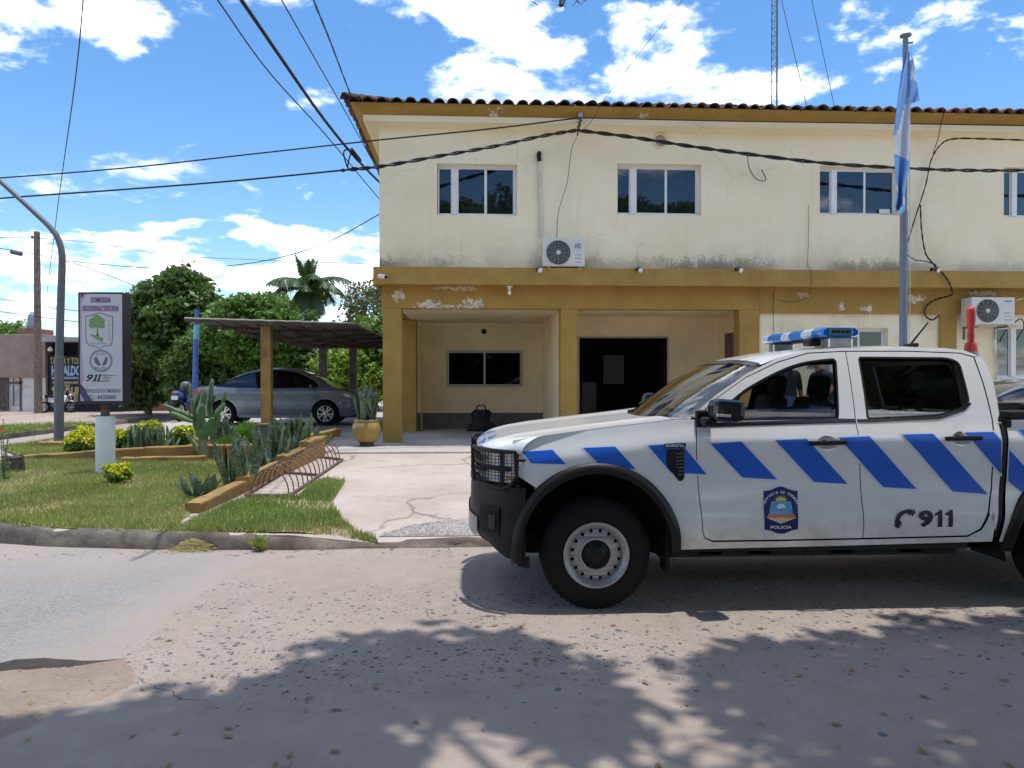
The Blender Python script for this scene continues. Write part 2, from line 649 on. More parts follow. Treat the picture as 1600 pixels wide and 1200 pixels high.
def mat_road():
    m, nt, b = newmat('concrete_road')
    t = NT(nt)
    co = t.coords()
    n1 = t.noise(co, 0.55, 6, 0.6)
    n2 = t.noise(co, 5.0, 7, 0.65)
    base = t.mix(t.ramp(n1, 0.3, 0.7), (0.295, 0.241, 0.204), (0.360, 0.298, 0.254))
    base = t.mix(t.ramp(n2, 0.35, 0.75, 0, 0.6), base, (0.385, 0.327, 0.288))
    base = t.mix(t.ramp(t.noise(co, 2.0, 6, 0.7), 0.60, 0.72, 0, 0.35), base, (0.23, 0.19, 0.165))
    # worn bands show the dark stones of the mix, others are still covered by mortar
    band = t.ramp(t.noise(t.scaled(co, (0.35, 1.1, 1)), 0.8, 4, 0.55), 0.36, 0.54)
    ysep = t.n('ShaderNodeSeparateXYZ', {0: co}).outputs[1]
    band = t.math('MULTIPLY', band, t.math('MULTIPLY', t.ramp(ysep, 3.75, 4.35, 0.12, 1.0), t.ramp(ysep, 5.9, 6.9, 1.0, 0.55)))
    wob = t.n('ShaderNodeMix', {'Factor': 0.05, 'A': co, 'B': t.n('ShaderNodeTexNoise', {'Vector': co, 'Scale': 22.0}).outputs['Color']},
              data_type='VECTOR').outputs['Result'] if False else co

    def stones(scale, thr, keep):
        dco = t.n('ShaderNodeVectorMath', {0: co, 1: t.n('ShaderNodeVectorMath', {0: t.n('ShaderNodeTexNoise', {'Vector': co, 'Scale': scale * 1.5, 'Detail': 2.0}).outputs['Color'], 1: (0.6 / scale,) * 3}, operation='MULTIPLY').outputs[0]}, operation='ADD').outputs[0]
        v = t.n('ShaderNodeTexVoronoi', {'Vector': dco, 'Scale': scale, 'Randomness': 1.0})
        sel = t.n('ShaderNodeSeparateColor', {0: v.outputs['Color']})
        s = t.math('GREATER_THAN', sel.outputs[0], keep)
        size = t.math('MULTIPLY', sel.outputs[1], thr)
        inside = t.math('LESS_THAN', v.outputs['Distance'], t.math('ADD', size, thr * 0.35))
        return t.math('MULTIPLY', t.math('MULTIPLY', s, inside), band), sel.outputs[2]
    a, ha = stones(21.0, 0.30, 0.42)
    c2, hc = stones(55.0, 0.34, 0.35)
    scol = t.mix(ha, (0.045, 0.058, 0.080), (0.13, 0.14, 0.155))
    base = t.mix(t.math('MULTIPLY', a, 0.92), base, scol)
    base = t.mix(t.math('MULTIPLY', c2, 0.62), base, (0.085, 0.095, 0.115))
    gr = t.noise(co, 160, 3, 0.7)
    base = t.mix(t.ramp(gr, 0.35, 0.65, 0.0, 0.16), base, (0.17, 0.135, 0.115))
    # cracks
    cr = t.n('ShaderNodeTexVoronoi', {'Vector': t.n('ShaderNodeVectorMath', {0: co, 1: t.n('ShaderNodeVectorMath', {0: t.n('ShaderNodeTexNoise', {'Vector': co, 'Scale': 2.5, 'Detail': 5.0}).outputs['Color'], 1: (0.5, 0.5, 0.5)}, operation='MULTIPLY').outputs[0]}, operation='ADD').outputs[0], 'Scale': 0.33}, feature='DISTANCE_TO_EDGE')
    ck = t.math('MULTIPLY', t.ramp(cr.outputs['Distance'], 0.0006, 0.0026, 1, 0), t.ramp(t.noise(co, 0.9, 2), 0.50, 0.58))
    base = t.mix(t.math('MULTIPLY', ck, 0.7), base, (0.10, 0.085, 0.07))
    t.set(b.inputs['Base Color'], base)
    b.inputs['Roughness'].default_value = 0.88
    b.inputs['Specular IOR Level'].default_value = 0.25
    h = t.math('ADD', t.math('MULTIPLY', t.noise(co, 70, 6, 0.7), 0.5), t.math('MULTIPLY', a, 0.35))
    h = t.math('SUBTRACT', t.math('ADD', h, t.math('MULTIPLY', n2, 0.7)), ck)
    t.set(b.inputs['Normal'], t.bump(h, 0.5, 0.012))
    return m


def mat_asphalt():
    m, nt, b = newmat('worn_asphalt')
    t = NT(nt)
    co = t.coords()
    base = t.mix(t.ramp(t.noise(co, 0.7, 6, 0.6), 0.3, 0.7), (0.205, 0.19, 0.183), (0.285, 0.265, 0.25))
    v = t.n('ShaderNodeTexVoronoi', {'Vector': co, 'Scale': 75.0})
    g = t.n('ShaderNodeSeparateColor', {0: v.outputs['Color']}).outputs[0]
    base = t.mix(0.38, base, t.mix(g, (0.10, 0.102, 0.112), (0.37, 0.355, 0.34)), 'MIX')
    # dust blown to the gutter side
    y = t.n('ShaderNodeSeparateXYZ', {0: co}).outputs[1]
    dust = t.math('MULTIPLY', t.ramp(y, 5.4, 7.4), t.ramp(t.noise(co, 1.3, 5), 0.3, 0.6, 0.6, 1))
    xx = t.n('ShaderNodeSeparateXYZ', {0: co}).outputs[0]
    rag = t.math('ADD', xx, t.math('MULTIPLY', t.math('SUBTRACT', t.noise(co, 4.0, 7, 0.7), 0.5), 1.1))
    dust = t.math('MAXIMUM', dust, t.ramp(rag, -2.9, -1.95, 0, 0.9))
    base = t.mix(dust, base, (0.335, 0.283, 0.248))
    t.set(b.inputs['Base Color'], base)
    b.inputs['Roughness'].default_value = 0.85
    h = t.math('ADD', v.outputs['Distance'], t.noise(co, 60, 4))
    t.set(b.inputs['Normal'], t.bump(h, 0.5, 0.01))
    return m


def mat_ground(name, a, b2, sc=1.5, fine=40, bump=0.4, crack=False, spots=None):
    m, nt, b = newmat(name)
    t = NT(nt)
    co = t.coords()
    base = t.mix(t.ramp(t.noise(co, sc, 7, 0.62), 0.3, 0.7), a, b2)
    base = t.mix(t.ramp(t.noise(co, fine, 5, 0.65), 0.4, 0.75, 0, 0.4), base, tuple(c * 0.72 for c in a))
    h = t.noise(co, fine * 1.5, 6, 0.7)
    if crack:
        dco = t.n('ShaderNodeVectorMath', {0: co, 1: t.n('ShaderNodeVectorMath', {0: t.n('ShaderNodeTexNoise', {'Vector': co, 'Scale': 1.7, 'Detail': 6.0}).outputs['Color'], 1: (0.7, 0.7, 0.7)}, operation='MULTIPLY').outputs[0]}, operation='ADD').outputs[0]
        cr = t.n('ShaderNodeTexVoronoi', {'Vector': dco, 'Scale': 0.5}, feature='DISTANCE_TO_EDGE')
        ck = t.math('MULTIPLY', t.ramp(cr.outputs['Distance'], 0.003, 0.018, 1, 0), t.ramp(t.noise(co, 0.8, 3), 0.44, 0.56))
        base = t.mix(t.math('MULTIPLY', ck, 0.7), base, (0.17, 0.14, 0.12))
        h = t.math('SUBTRACT', h, t.math('MULTIPLY', ck, 2))
    if spots:
        base = t.mix(t.ramp(t.noise(co, 3.0, 6, 0.7), 0.56, 0.66, 0, 0.7), base, spots)
    t.set(b.inputs['Base Color'], base)
    b.inputs['Roughness'].default_value = 0.9
    b.inputs['Specular IOR Level'].default_value = 0.2
    t.set(b.inputs['Normal'], t.bump(h, bump, 0.012))
    return m


def leafmat(name, a, b2, trans=0.35, rough=0.5, attr=True, spec=0.4):
    m, nt, b = newmat(name)
    t = NT(nt)
    out = [n for n in nt.nodes if n.type == 'OUTPUT_MATERIAL'][0]
    rnd = t.n('ShaderNodeNewGeometry').outputs['Random Per Island']
    c = t.mix(rnd, a, b2)
    c = t.mix(t.ramp(t.noise(t.coords(), 0.8, 3), 0.35, 0.65, 0, 0.5), c, tuple(x * 1.25 for x in b2))
    t.set(b.inputs['Base Color'], c)
    b.inputs['Roughness'].default_value = rough
    b.inputs['Specular IOR Level'].default_value = spec
    tl = t.n('ShaderNodeBsdfTranslucent', {'Color': t.mix(0.5, c, (0.30, 0.42, 0.04))})
    mx = t.n('ShaderNodeMixShader', {0: trans, 1: b.outputs[0], 2: tl.outputs[0]})
    nt.links.new(mx.outputs[0], out.inputs[0])
    return m


def mat_snake(name, dark, light, edge):
    """banded sword leaves: cross bands along the leaf, pale margin from the uv-like generated coordinate"""
    m, nt, b = newmat(name)
    t = NT(nt)
    co = t.coords('Object')
    ob = t.n('ShaderNodeObjectInfo').outputs['Random']
    z = t.n('ShaderNodeSeparateXYZ', {0: co}).outputs[2]
    w = t.n('ShaderNodeTexNoise', {'Vector': t.scaled(co, (10, 10, 38)), 'Scale': 1.0, 'Detail': 3.0}).outputs['Fac']
    wv = t.math('SINE', t.math('ADD', t.math('MULTIPLY', z, 150.0), t.math('MULTIPLY', w, 16.0)))
    c = t.mix(t.ramp(wv, -0.2, 0.5), dark, light)
    ge = t.n('ShaderNodeSeparateXYZ', {0: t.coords('Generated')}).outputs[0]
    eg = t.ramp(t.math('ABSOLUTE', t.math('SUBTRACT', ge, 0.5)), 0.40, 0.46)
    if edge:
        c = t.mix(eg, c, edge)
    c = t.mix(t.math('MULTIPLY', ob, 0.35), c, tuple(x * 0.6 for x in dark))
    t.set(b.inputs['Base Color'], c)
    b.inputs['Roughness'].default_value = 0.42
    return m


M = {}
M['wall'] = mat_wall()
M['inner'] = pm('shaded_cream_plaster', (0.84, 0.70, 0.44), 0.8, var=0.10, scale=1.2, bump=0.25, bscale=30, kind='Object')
M['ochre'] = mat_ochre('ochre_paint', 0)
M['ochre_low'] = pm('dull_ochre_wall_paint', (0.32, 0.19, 0.055), 0.8, var=0.25, scale=3.5, bump=0.4, bscale=25, dirt=((0.16, 0.11, 0.055), 2.5, 0.55))
M['ochre_peel'] = mat_ochre('peeling_ochre_paint', [(-1.42, 3.20, 0.094, 0.115), (-0.35, 3.34, 0.429, 0.025), (-0.85, 3.03, 0.234, 0.065), (0.05, 3.06, 0.218, 0.079), (-0.4, 2.97, 0.624, 0.022), (0.42, 6.64, 0.101, 0.050), (3.35, 6.62, 0.125, 0.022), (7.4, 3.05, 0.078, 0.086), (7.9, 2.98, 0.109, 0.072), (8.9, 3.18, 0.234, 0.072), (10.3, 3.3, 0.312, 0.036), (6.6, 3.25, 0.117, 0.022)])
M['plinth'] = pm('grey_plinth_paint', (0.13, 0.125, 0.12), 0.6, var=0.2, scale=3)
M['road'] = mat_road()
M['asphalt'] = mat_asphalt()
M['forecourt'] = mat_ground('cracked_forecourt_concrete', (0.40, 0.325, 0.28), (0.50, 0.425, 0.38), 0.9, 30, 0.4, True, (0.33, 0.265, 0.23))
M['porch'] = mat_ground('smooth_porch_cement', (0.36, 0.32, 0.29), (0.47, 0.42, 0.38), 0.8, 20, 0.15)
M['dirt'] = mat_ground('pinkish_dirt', (0.34, 0.26, 0.21), (0.44, 0.35, 0.29), 1.0, 25, 0.4)
M['soil'] = mat_ground('grass_soil', (0.24, 0.23, 0.10), (0.34, 0.29, 0.16), 1.5, 20, 0.4)
M['rubble'] = mat_ground('eroded_road_base', (0.27, 0.205, 0.165), (0.35, 0.275, 0.225), 2.2, 24, 1.0, False, (0.30, 0.235, 0.20))
M['kerb'] = mat_ground('old_kerb_concrete', (0.085, 0.072, 0.060), (0.24, 0.20, 0.165), 2.6, 30, 0.9, False, (0.10, 0.09, 0.075))
M['gravel'] = mat_ground('gravel_bed', (0.20, 0.19, 0.18), (0.30, 0.28, 0.265), 4, 40, 0.6)
M['pebble'] = leafmat('grey_pebble', (0.11, 0.11, 0.12), (0.45, 0.41, 0.38), 0.0, 0.8)
M['stone_chip'] = leafmat('dark_road_stone', (0.035, 0.05, 0.075), (0.12, 0.135, 0.155), 0.0, 0.7)
M['grass'] = leafmat('lawn_grass', (0.15, 0.215, 0.04), (0.42, 0.43, 0.15), 0.3, 0.6)
M['grass_dry'] = leafmat('dry_grass', (0.36, 0.30, 0.14), (0.55, 0.47, 0.24), 0.2, 0.7)
M['verge'] = leafmat('verge_grass', (0.11, 0.20, 0.035), (0.36, 0.41, 0.13), 0.3, 0.6)
M['tree_dark'] = leafmat('dark_tree_leaf', (0.030, 0.066, 0.018), (0.085, 0.150, 0.034), 0.28, 0.45)
M['tree_mid'] = leafmat('green_tree_leaf', (0.045, 0.11, 0.018), (0.11, 0.21, 0.035), 0.3, 0.5)
M['tree_lime'] = leafmat('lime_tree_leaf', (0.10, 0.20, 0.02), (0.22, 0.31, 0.035), 0.35, 0.5)
M['tree_dull'] = leafmat('dull_tree_leaf', (0.07, 0.085, 0.035), (0.16, 0.16, 0.075), 0.25, 0.6)
M['palm'] = leafmat('palm_leaf', (0.022, 0.060, 0.020), (0.065, 0.12, 0.036), 0.2, 0.45)
M['palm_low'] = leafmat('drooping_palm_leaf', (0.05, 0.085, 0.04), (0.15, 0.17, 0.085), 0.2, 0.55)
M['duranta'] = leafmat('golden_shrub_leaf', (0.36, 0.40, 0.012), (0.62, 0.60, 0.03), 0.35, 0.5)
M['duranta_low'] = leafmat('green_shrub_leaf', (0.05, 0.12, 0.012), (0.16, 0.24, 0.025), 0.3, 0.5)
M['fern'] = leafmat('feathery_green_leaf', (0.05, 0.17, 0.02), (0.13, 0.30, 0.04), 0.35, 0.5)
M['bark'] = pm('tree_bark', (0.16, 0.115, 0.08), 0.9, var=0.4, scale=9, bump=0.8, bscale=18)
M['twig'] = pm('pale_twig', (0.25, 0.20, 0.15), 0.9, var=0.3, scale=9)
M['snake'] = mat_snake('snake_plant_leaf', (0.055, 0.10, 0.048), (0.27, 0.33, 0.21), None)
M['snake_yellow'] = mat_snake('yellow_edged_snake_leaf', (0.05, 0.11, 0.035), (0.17, 0.24, 0.10), (0.58, 0.54, 0.18))
M['cactus'] = pm('cactus_pad_green', (0.085, 0.165, 0.055), 0.5, var=0.3, scale=5, bump=0.4, bscale=25, dirt=((0.20, 0.20, 0.10), 4, 0.58))
M['cactus_old'] = pm('cactus_old_stem', (0.20, 0.22, 0.10), 0.7, var=0.35, scale=8, bump=0.5, bscale=25)
M['white_paint'] = pm('white_painted_cement', (0.78, 0.77, 0.74), 0.7, var=0.08, scale=5, bump=0.25, bscale=25, dirt=((0.45, 0.42, 0.37), 3.5, 0.62))
M['white_metal'] = pm('white_window_frame', (0.78, 0.78, 0.77), 0.4, var=0.05)
M['alu'] = pm('dull_aluminium', (0.42, 0.40, 0.36), 0.45, 0.4, var=0.15, scale=10)
M['black'] = pm('black_plastic', (0.009, 0.009, 0.010), 0.5, spec=0.3, var=0.2, bump=0.08, bscale=300)
M['black_gloss'] = pm('gloss_black_plastic', (0.010, 0.010, 0.011), 0.2, var=0.1)
M['rubber'] = pm('tyre_rubber', (0.011, 0.0105, 0.010), 0.85, spec=0.25, var=0.25, scale=12, bump=0.15, bscale=120, dirt=((0.035, 0.030, 0.026), 5, 0.62))
M['dark'] = pm('dark_recess', (0.008, 0.008, 0.008), 0.9)
M['under'] = pm('underbody_black', (0.008, 0.008, 0.008), 0.8, var=0.3, scale=6)


def mat_truck():
    m, nt, b = newmat('white_car_paint')
    t = NT(nt)
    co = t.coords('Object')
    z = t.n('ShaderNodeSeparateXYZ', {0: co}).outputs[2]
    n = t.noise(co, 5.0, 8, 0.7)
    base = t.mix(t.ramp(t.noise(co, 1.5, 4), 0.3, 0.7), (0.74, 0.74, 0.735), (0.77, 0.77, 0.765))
    dirt = t.math('MULTIPLY', t.ramp(z, 0.42, 0.85, 0.75, 0.0), t.ramp(n, 0.32, 0.68))  # grime low down, with the road's brown reflection painted into it
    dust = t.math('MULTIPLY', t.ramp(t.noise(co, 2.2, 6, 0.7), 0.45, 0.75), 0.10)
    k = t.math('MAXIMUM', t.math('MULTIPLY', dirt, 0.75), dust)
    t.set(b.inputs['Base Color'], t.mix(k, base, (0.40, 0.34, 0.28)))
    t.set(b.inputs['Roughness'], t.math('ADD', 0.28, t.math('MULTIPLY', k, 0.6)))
    b.inputs['Coat Weight'].default_value = 0.8
    b.inputs['Coat Roughness'].default_value = 0.05
    return m


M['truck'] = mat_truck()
M['decal'] = pm('blue_vinyl', (0.007, 0.105, 0.56), 0.35, var=0.05, scale=3)
M['decal_edge'] = pm('white_vinyl_edge', (0.62, 0.70, 0.82), 0.4, var=0.03)
M['navy'] = pm('navy_vinyl', (0.008, 0.010, 0.12), 0.4, var=0.08)
M['vinyl_white'] = pm('white_vinyl', (0.75, 0.76, 0.80), 0.5, var=0.03)
M['vinyl_black'] = pm('black_vinyl', (0.012, 0.012, 0.014), 0.45, var=0.05)
M['vinyl_sky'] = pm('sky_blue_vinyl', (0.10, 0.38, 0.62), 0.5, var=0.2, scale=30)
M['vinyl_sand'] = pm('sand_vinyl', (0.62, 0.52, 0.36), 0.5, var=0.1)
M['vinyl_orange'] = pm('orange_vinyl', (0.62, 0.19, 0.05), 0.5, var=0.2, scale=30)
M['vinyl_yellow'] = pm('yellow_vinyl', (0.72, 0.58, 0.06), 0.5, var=0.1)
M['steel'] = pm('silver_steel_wheel', (0.36, 0.36, 0.36), 0.42, 0.5, var=0.12, scale=14, dirt=((0.22, 0.20, 0.18), 8, 0.62))
M['alloy'] = pm('polished_alloy', (0.66, 0.67, 0.69), 0.25, 0.7, var=0.06)
M['chrome'] = pm('chrome_trim', (0.7, 0.72, 0.74), 0.12, 0.9, var=0.03)
M['sedan'] = pm('metallic_grey_paint', (0.17, 0.19, 0.215), 0.3, 0.35, var=0.04, coat=0.8)
M['bluecar'] = pm('metallic_blue_grey_paint', (0.22, 0.28, 0.36), 0.3, 0.35, var=0.04, coat=0.8)
M['seat'] = pm('dark_seat_cloth', (0.018, 0.018, 0.02), 0.85, var=0.2)
M['lens'] = glassmat('clear_lamp_lens', (0.9, 0.92, 0.95), 1.2)
M['lamp_in'] = pm('lamp_reflector', (0.62, 0.64, 0.68), 0.2, 0.6, var=0.1, scale=20)
M['red_lens'] = pm('red_lamp_lens', (0.35, 0.01, 0.01), 0.2, var=0.1)
M['orange_lens'] = pm('amber_lamp_lens', (0.7, 0.25, 0.02), 0.2, var=0.1)
M['bar_blue'] = pm('blue_light_lens', (0.01, 0.16, 0.50), 0.15, var=0.2, scale=40, coat=0.5)
M['bar_clear'] = pm('clear_light_lens', (0.55, 0.68, 0.76), 0.12, var=0.15, scale=30, coat=0.6)
M['car_glass'] = glassmat('clear_car_glass', (0.84, 0.88, 0.85), 1.2)
M['tint_glass'] = glassmat('tinted_car_glass', (0.66, 0.71, 0.69), 3.0)
M['dark_glass'] = glassmat('dark_car_glass', (0.10, 0.11, 0.13), 2.2)
M['win_glass'] = glassmat('window_glass', (0.60, 0.62, 0.64), 1.5)
M['win_dark'] = glassmat('shaded_window_glass', (0.5, 0.52, 0.53), 0.55)
M['curtain'] = pm('blue_grey_curtain', (0.20, 0.22, 0.26), 0.9, var=0.35, scale=2.5)
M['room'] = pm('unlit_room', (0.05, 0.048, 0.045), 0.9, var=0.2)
M['clay'] = pm('old_clay_tile', (0.105, 0.062, 0.048), 0.85, var=0.45, scale=5, bump=0.4, bscale=25, kind='Position' if False else 'Object', dirt=((0.035, 0.032, 0.030), 3.5, 0.48))
M['clay_red'] = pm('reddish_clay_tile', (0.25, 0.115, 0.075), 0.85, var=0.4, scale=5, bump=0.4, bscale=25, dirt=((0.05, 0.042, 0.036), 4, 0.5))
M['ac'] = pm('off_white_enamel', (0.66, 0.65, 0.60), 0.45, var=0.08, scale=4, dirt=((0.42, 0.38, 0.32), 2.5, 0.66))
M['grille'] = pm('grey_fan_grille', (0.30, 0.31, 0.315), 0.5, var=0.15)
M['pvc'] = pm('pvc_pipe', (0.62, 0.60, 0.55), 0.5, var=0.15, scale=6)
M['cable'] = pm('black_cable', (0.012, 0.012, 0.013), 0.6, var=0.2)
M['greymetal'] = pm('grey_painted_steel', (0.115, 0.125, 0.14), 0.5, 0.1, var=0.15, scale=4, bump=0.1, bscale=40)
M['poleblue'] = pm('grey_blue_pole_paint', (0.19, 0.23, 0.28), 0.5, 0.1, var=0.12, scale=4)
M['bluepaint'] = pm('blue_pole_paint', (0.055, 0.14, 0.42), 0.5, var=0.2, scale=4)
M['skyblue'] = pm('sky_blue_pole_paint', (0.18, 0.45, 0.60), 0.5, var=0.15, scale=6)
M['wood'] = pm('weathered_pole_wood', (0.20, 0.145, 0.115), 0.9, var=0.35, scale=6, bump=0.6, bscale=22)
M['rust'] = pm('rusty_brown_iron', (0.15, 0.09, 0.07), 0.8, var=0.3, scale=12, bump=0.3, bscale=60)
M['net'] = pm('brown_shade_net', (0.13, 0.10, 0.09), 0.95, var=0.35, scale=3, bump=0.3, bscale=60)
M['net_edge'] = pm('pale_canopy_edge', (0.42, 0.38, 0.33), 0.8, var=0.2)
M['pot'] = pm('ochre_glazed_pot', (0.38, 0.24, 0.055), 0.45, var=0.2, scale=3)
M['pot_foot'] = pm('dark_pot_foot', (0.055, 0.045, 0.030), 0.6, var=0.3, scale=5)
M['sign_black'] = pm('black_sign_case', (0.016, 0.015, 0.020), 0.45, var=0.3, scale=5)
M['sign_face'] = pm('faded_sign_vinyl', (0.58, 0.57, 0.61), 0.5, var=0.06, scale=2)
M['lilac'] = pm('lilac_print', (0.48, 0.36, 0.53), 0.55, var=0.12, scale=4)
M['purple'] = pm('purple_print', (0.11, 0.045, 0.16), 0.55, var=0.15, scale=6)
M['maroon'] = pm('maroon_print', (0.15, 0.05, 0.10), 0.55, var=0.1)
M['print_grey'] = pm('slate_print', (0.115, 0.13, 0.18), 0.55, var=0.1)
M['print_green'] = pm('green_print', (0.22, 0.34, 0.13), 0.55, var=0.2, scale=20)
M['print_brown'] = pm('brown_print', (0.22, 0.12, 0.06), 0.55, var=0.2)
M['cone'] = pm('orange_red_cone_plastic', (0.72, 0.055, 0.03), 0.5, var=0.12, scale=6)
M['reflect'] = pm('grey_reflective_sleeve', (0.36, 0.35, 0.36), 0.4, var=0.12)
M['flag_blue'] = pm('light_blue_flag_cloth', (0.22, 0.43, 0.74), 0.85, var=0.1, scale=3)
M['flag_white'] = pm('white_flag_cloth', (0.74, 0.76, 0.80), 0.85, var=0.05)
M['rope'] = pm('white_rope', (0.7, 0.7, 0.68), 0.8)
M['brick'] = pm('red_brick_wall', (0.27, 0.12, 0.085), 0.9, var=0.3, scale=4, bump=0.5, bscale=15)
M['block'] = pm('pale_block_wall', (0.62, 0.60, 0.57), 0.85, var=0.12, scale=1.5, dirt=((0.40, 0.33, 0.28), 0.9, 0.6))
M['oldwall'] = pm('brown_plaster', (0.30, 0.235, 0.19), 0.9, var=0.2, scale=1.4, bump=0.3, bscale=20)
M['blackwall'] = pm('black_painted_wall', (0.018, 0.018, 0.024), 0.7, var=0.3, scale=2)
M['tin'] = pm('grey_corrugated_tin', (0.36, 0.37, 0.38), 0.5, 0.3, var=0.2, scale=2)
M['tan_print'] = pm('tan_lettering', (0.60, 0.44, 0.20), 0.7, var=0.15, scale=5)
M['blue_print'] = pm('pale_blue_lettering', (0.36, 0.53, 0.70), 0.7, var=0.12, scale=5)
M['oldwood'] = pm('grey_old_planks', (0.10, 0.085, 0.065), 0.9, var=0.4, scale=6, bump=0.5, bscale=30)
M['tank'] = pm('grey_water_tank', (0.22, 0.28, 0.34), 0.6, var=0.1)
M['stump'] = pm('old_stump_wood', (0.075, 0.06, 0.05), 0.95, var=0.4, scale=14, bump=0.8, bscale=30)
M['skin'] = pm('skin', (0.32, 0.17, 0.11), 0.55, var=0.08)
M['shirt'] = pm('dark_shirt_cloth', (0.018, 0.020, 0.028), 0.9, var=0.2)
M['jeans'] = pm('blue_denim', (0.075, 0.115, 0.23), 0.9, var=0.25, scale=14)
M['cap'] = pm('slate_cap_cloth', (0.07, 0.10, 0.14), 0.9, var=0.15)
M['hair'] = pm('dark_hair', (0.012, 0.010, 0.009), 0.7)
M['shoe'] = pm('black_leather', (0.012, 0.012, 0.012), 0.5)
M['paper'] = pm('white_paper', (0.75, 0.74, 0.70), 0.8)
M['boardgrey'] = pm('pale_notice_board', (0.40, 0.40, 0.40), 0.7, var=0.1)
M['pinkthing'] = pm('red_paper_ornament', (0.55, 0.12, 0.09), 0.7, var=0.3, scale=20)
M['petal'] = pm('orange_petal', (0.75, 0.16, 0.03), 0.6)
M['bin'] = pm('black_bag_cloth', (0.014, 0.014, 0.02), 0.7, var=0.3, scale=15, bump=0.5, bscale=12)
M['porcelain'] = pm('white_porcelain', (0.80, 0.79, 0.76), 0.25, var=0.03)
M['vent'] = pm('pinkish_vent_grille', (0.50, 0.38, 0.28), 0.7, var=0.15)
M['dead_leaf'] = leafmat('dry_brown_leaf', (0.13, 0.075, 0.045), (0.30, 0.20, 0.11), 0.1, 0.8)
M['grit'] = leafmat('sandy_grit', (0.16, 0.13, 0.11), (0.36, 0.29, 0.24), 0.0, 0.9)
# ------------------------------------------------------------------ ground, streets, forecourt


def sstep(a, b, x):
    t = min(1, max(0, (x - a) / (b - a)))
    return t * t * (3 - 2 * t)


def gzz(x, Y):
    """forecourt height with the dropped kerb of the driveway and the street side slope"""
    z = gz(Y)
    drop = 0.085 * sstep(-1.75, -1.15, x) * sstep(9.2, 7.4, Y)
    return z - drop


def sheet(name, poly, zf, m, step=0.5, off=0.0, kind=None, parent=None, skirt=0.0):
    """flat outline cut into cells and laid on the height function"""
    tri = tessellate_polygon([[Vector((p[0], p[1], 0)) for p in poly]])
    bm = bmesh.new()
    vs = [bm.verts.new((p[0], p[1], 0)) for p in poly]
    for t in tri:
        try:
            bm.faces.new([vs[i] for i in t])
        except ValueError:
            pass
    if step:
        for ax in (0, 1):
            lo = min(p[ax] for p in poly)
            hi = max(p[ax] for p in poly)
            n = int((hi - lo) / step)
            for i in range(1, n + 1):
                co = [0, 0, 0]
                co[ax] = lo + i * step
                no = [0, 0, 0]
                no[ax] = 1
                bmesh.ops.bisect_plane(bm, geom=bm.verts[:] + bm.edges[:] + bm.faces[:], plane_co=co, plane_no=no, dist=1e-5)
    for v in bm.verts:
        v.co.z = zf(v.co.x, v.co.y) + off
    if skirt:
        be = [e for e in bm.edges if e.is_boundary]
        r = bmesh.ops.extrude_edge_only(bm, edges=be)
        for g in r['geom']:
            if isinstance(g, bmesh.types.BMVert):
                g.co.z -= skirt
    bmesh.ops.recalc_face_normals(bm, faces=bm.faces[:])
    for f in bm.faces:
        if f.normal.z < -0.5:
            f.normal_flip()
    me = bpy.data.meshes.new(name)
    bm.to_mesh(me)
    bm.free()
    o = link(name, me, m, parent)
    if kind:
        tag(o, kind=kind)
    return o


def inpoly(pts, poly):
    x, y = pts[:, 0], pts[:, 1]
    r = np.zeros(len(pts), bool)
    n = len(poly)
    for i in range(n):
        x1, y1 = poly[i][0], poly[i][1]
        x2, y2 = poly[i - 1][0], poly[i - 1][1]
        c = ((y1 > y) != (y2 > y)) & (x < (x2 - x1) * (y - y1) / ((y2 - y1) if y2 != y1 else 1e-9) + x1)
        r ^= c
    return r


def lz(x, Y):
    """the side street falls away gently"""
    return -0.25 * sstep(7.3, 21, Y)


sheet('ground', [(-900, -300), (900, -300), (900, 1500), (-900, 1500)], lambda x, y: -0.36, M['dirt'], 0, 0, 'structure')
sheet('main_road', [(-70, -14), (70, -14), (70, 7.6), (-70, 7.6)], lambda x, y: 0.0, M['road'], 0, 0, 'structure', skirt=0.3)
sheet('side_street', [(-14.2, 7.6), (-5.2, 7.6), (-8.6, 12.6), (-8.7, 80), (-14.0, 80)], lz, M['asphalt'], 1.2, -0.002, 'structure')

KPATH = [(26, 7.30), (12, 7.30), (4, 7.30), (0.4, 7.28), (-1.2, 7.26), (-2.0, 7.25), (-3.0, 7.33), (-4.0, 7.50), (-5.0, 7.85), (-6.2, 8.6), (-7.5, 10.0), (-8.4, 12.0), (-8.7, 14.5), (-8.75, 24), (-8.75, 60)]
KP = [(p.x, p.y) for p in catmull([(a, b, 0) for a, b in KPATH], 8)]
block = [(p[0], p[1] + 0.05) for p in KP] + [(26, 60)]
sheet('forecourt', block, gzz, M['forecourt'], 0.6, 0, 'structure', skirt=0.5)

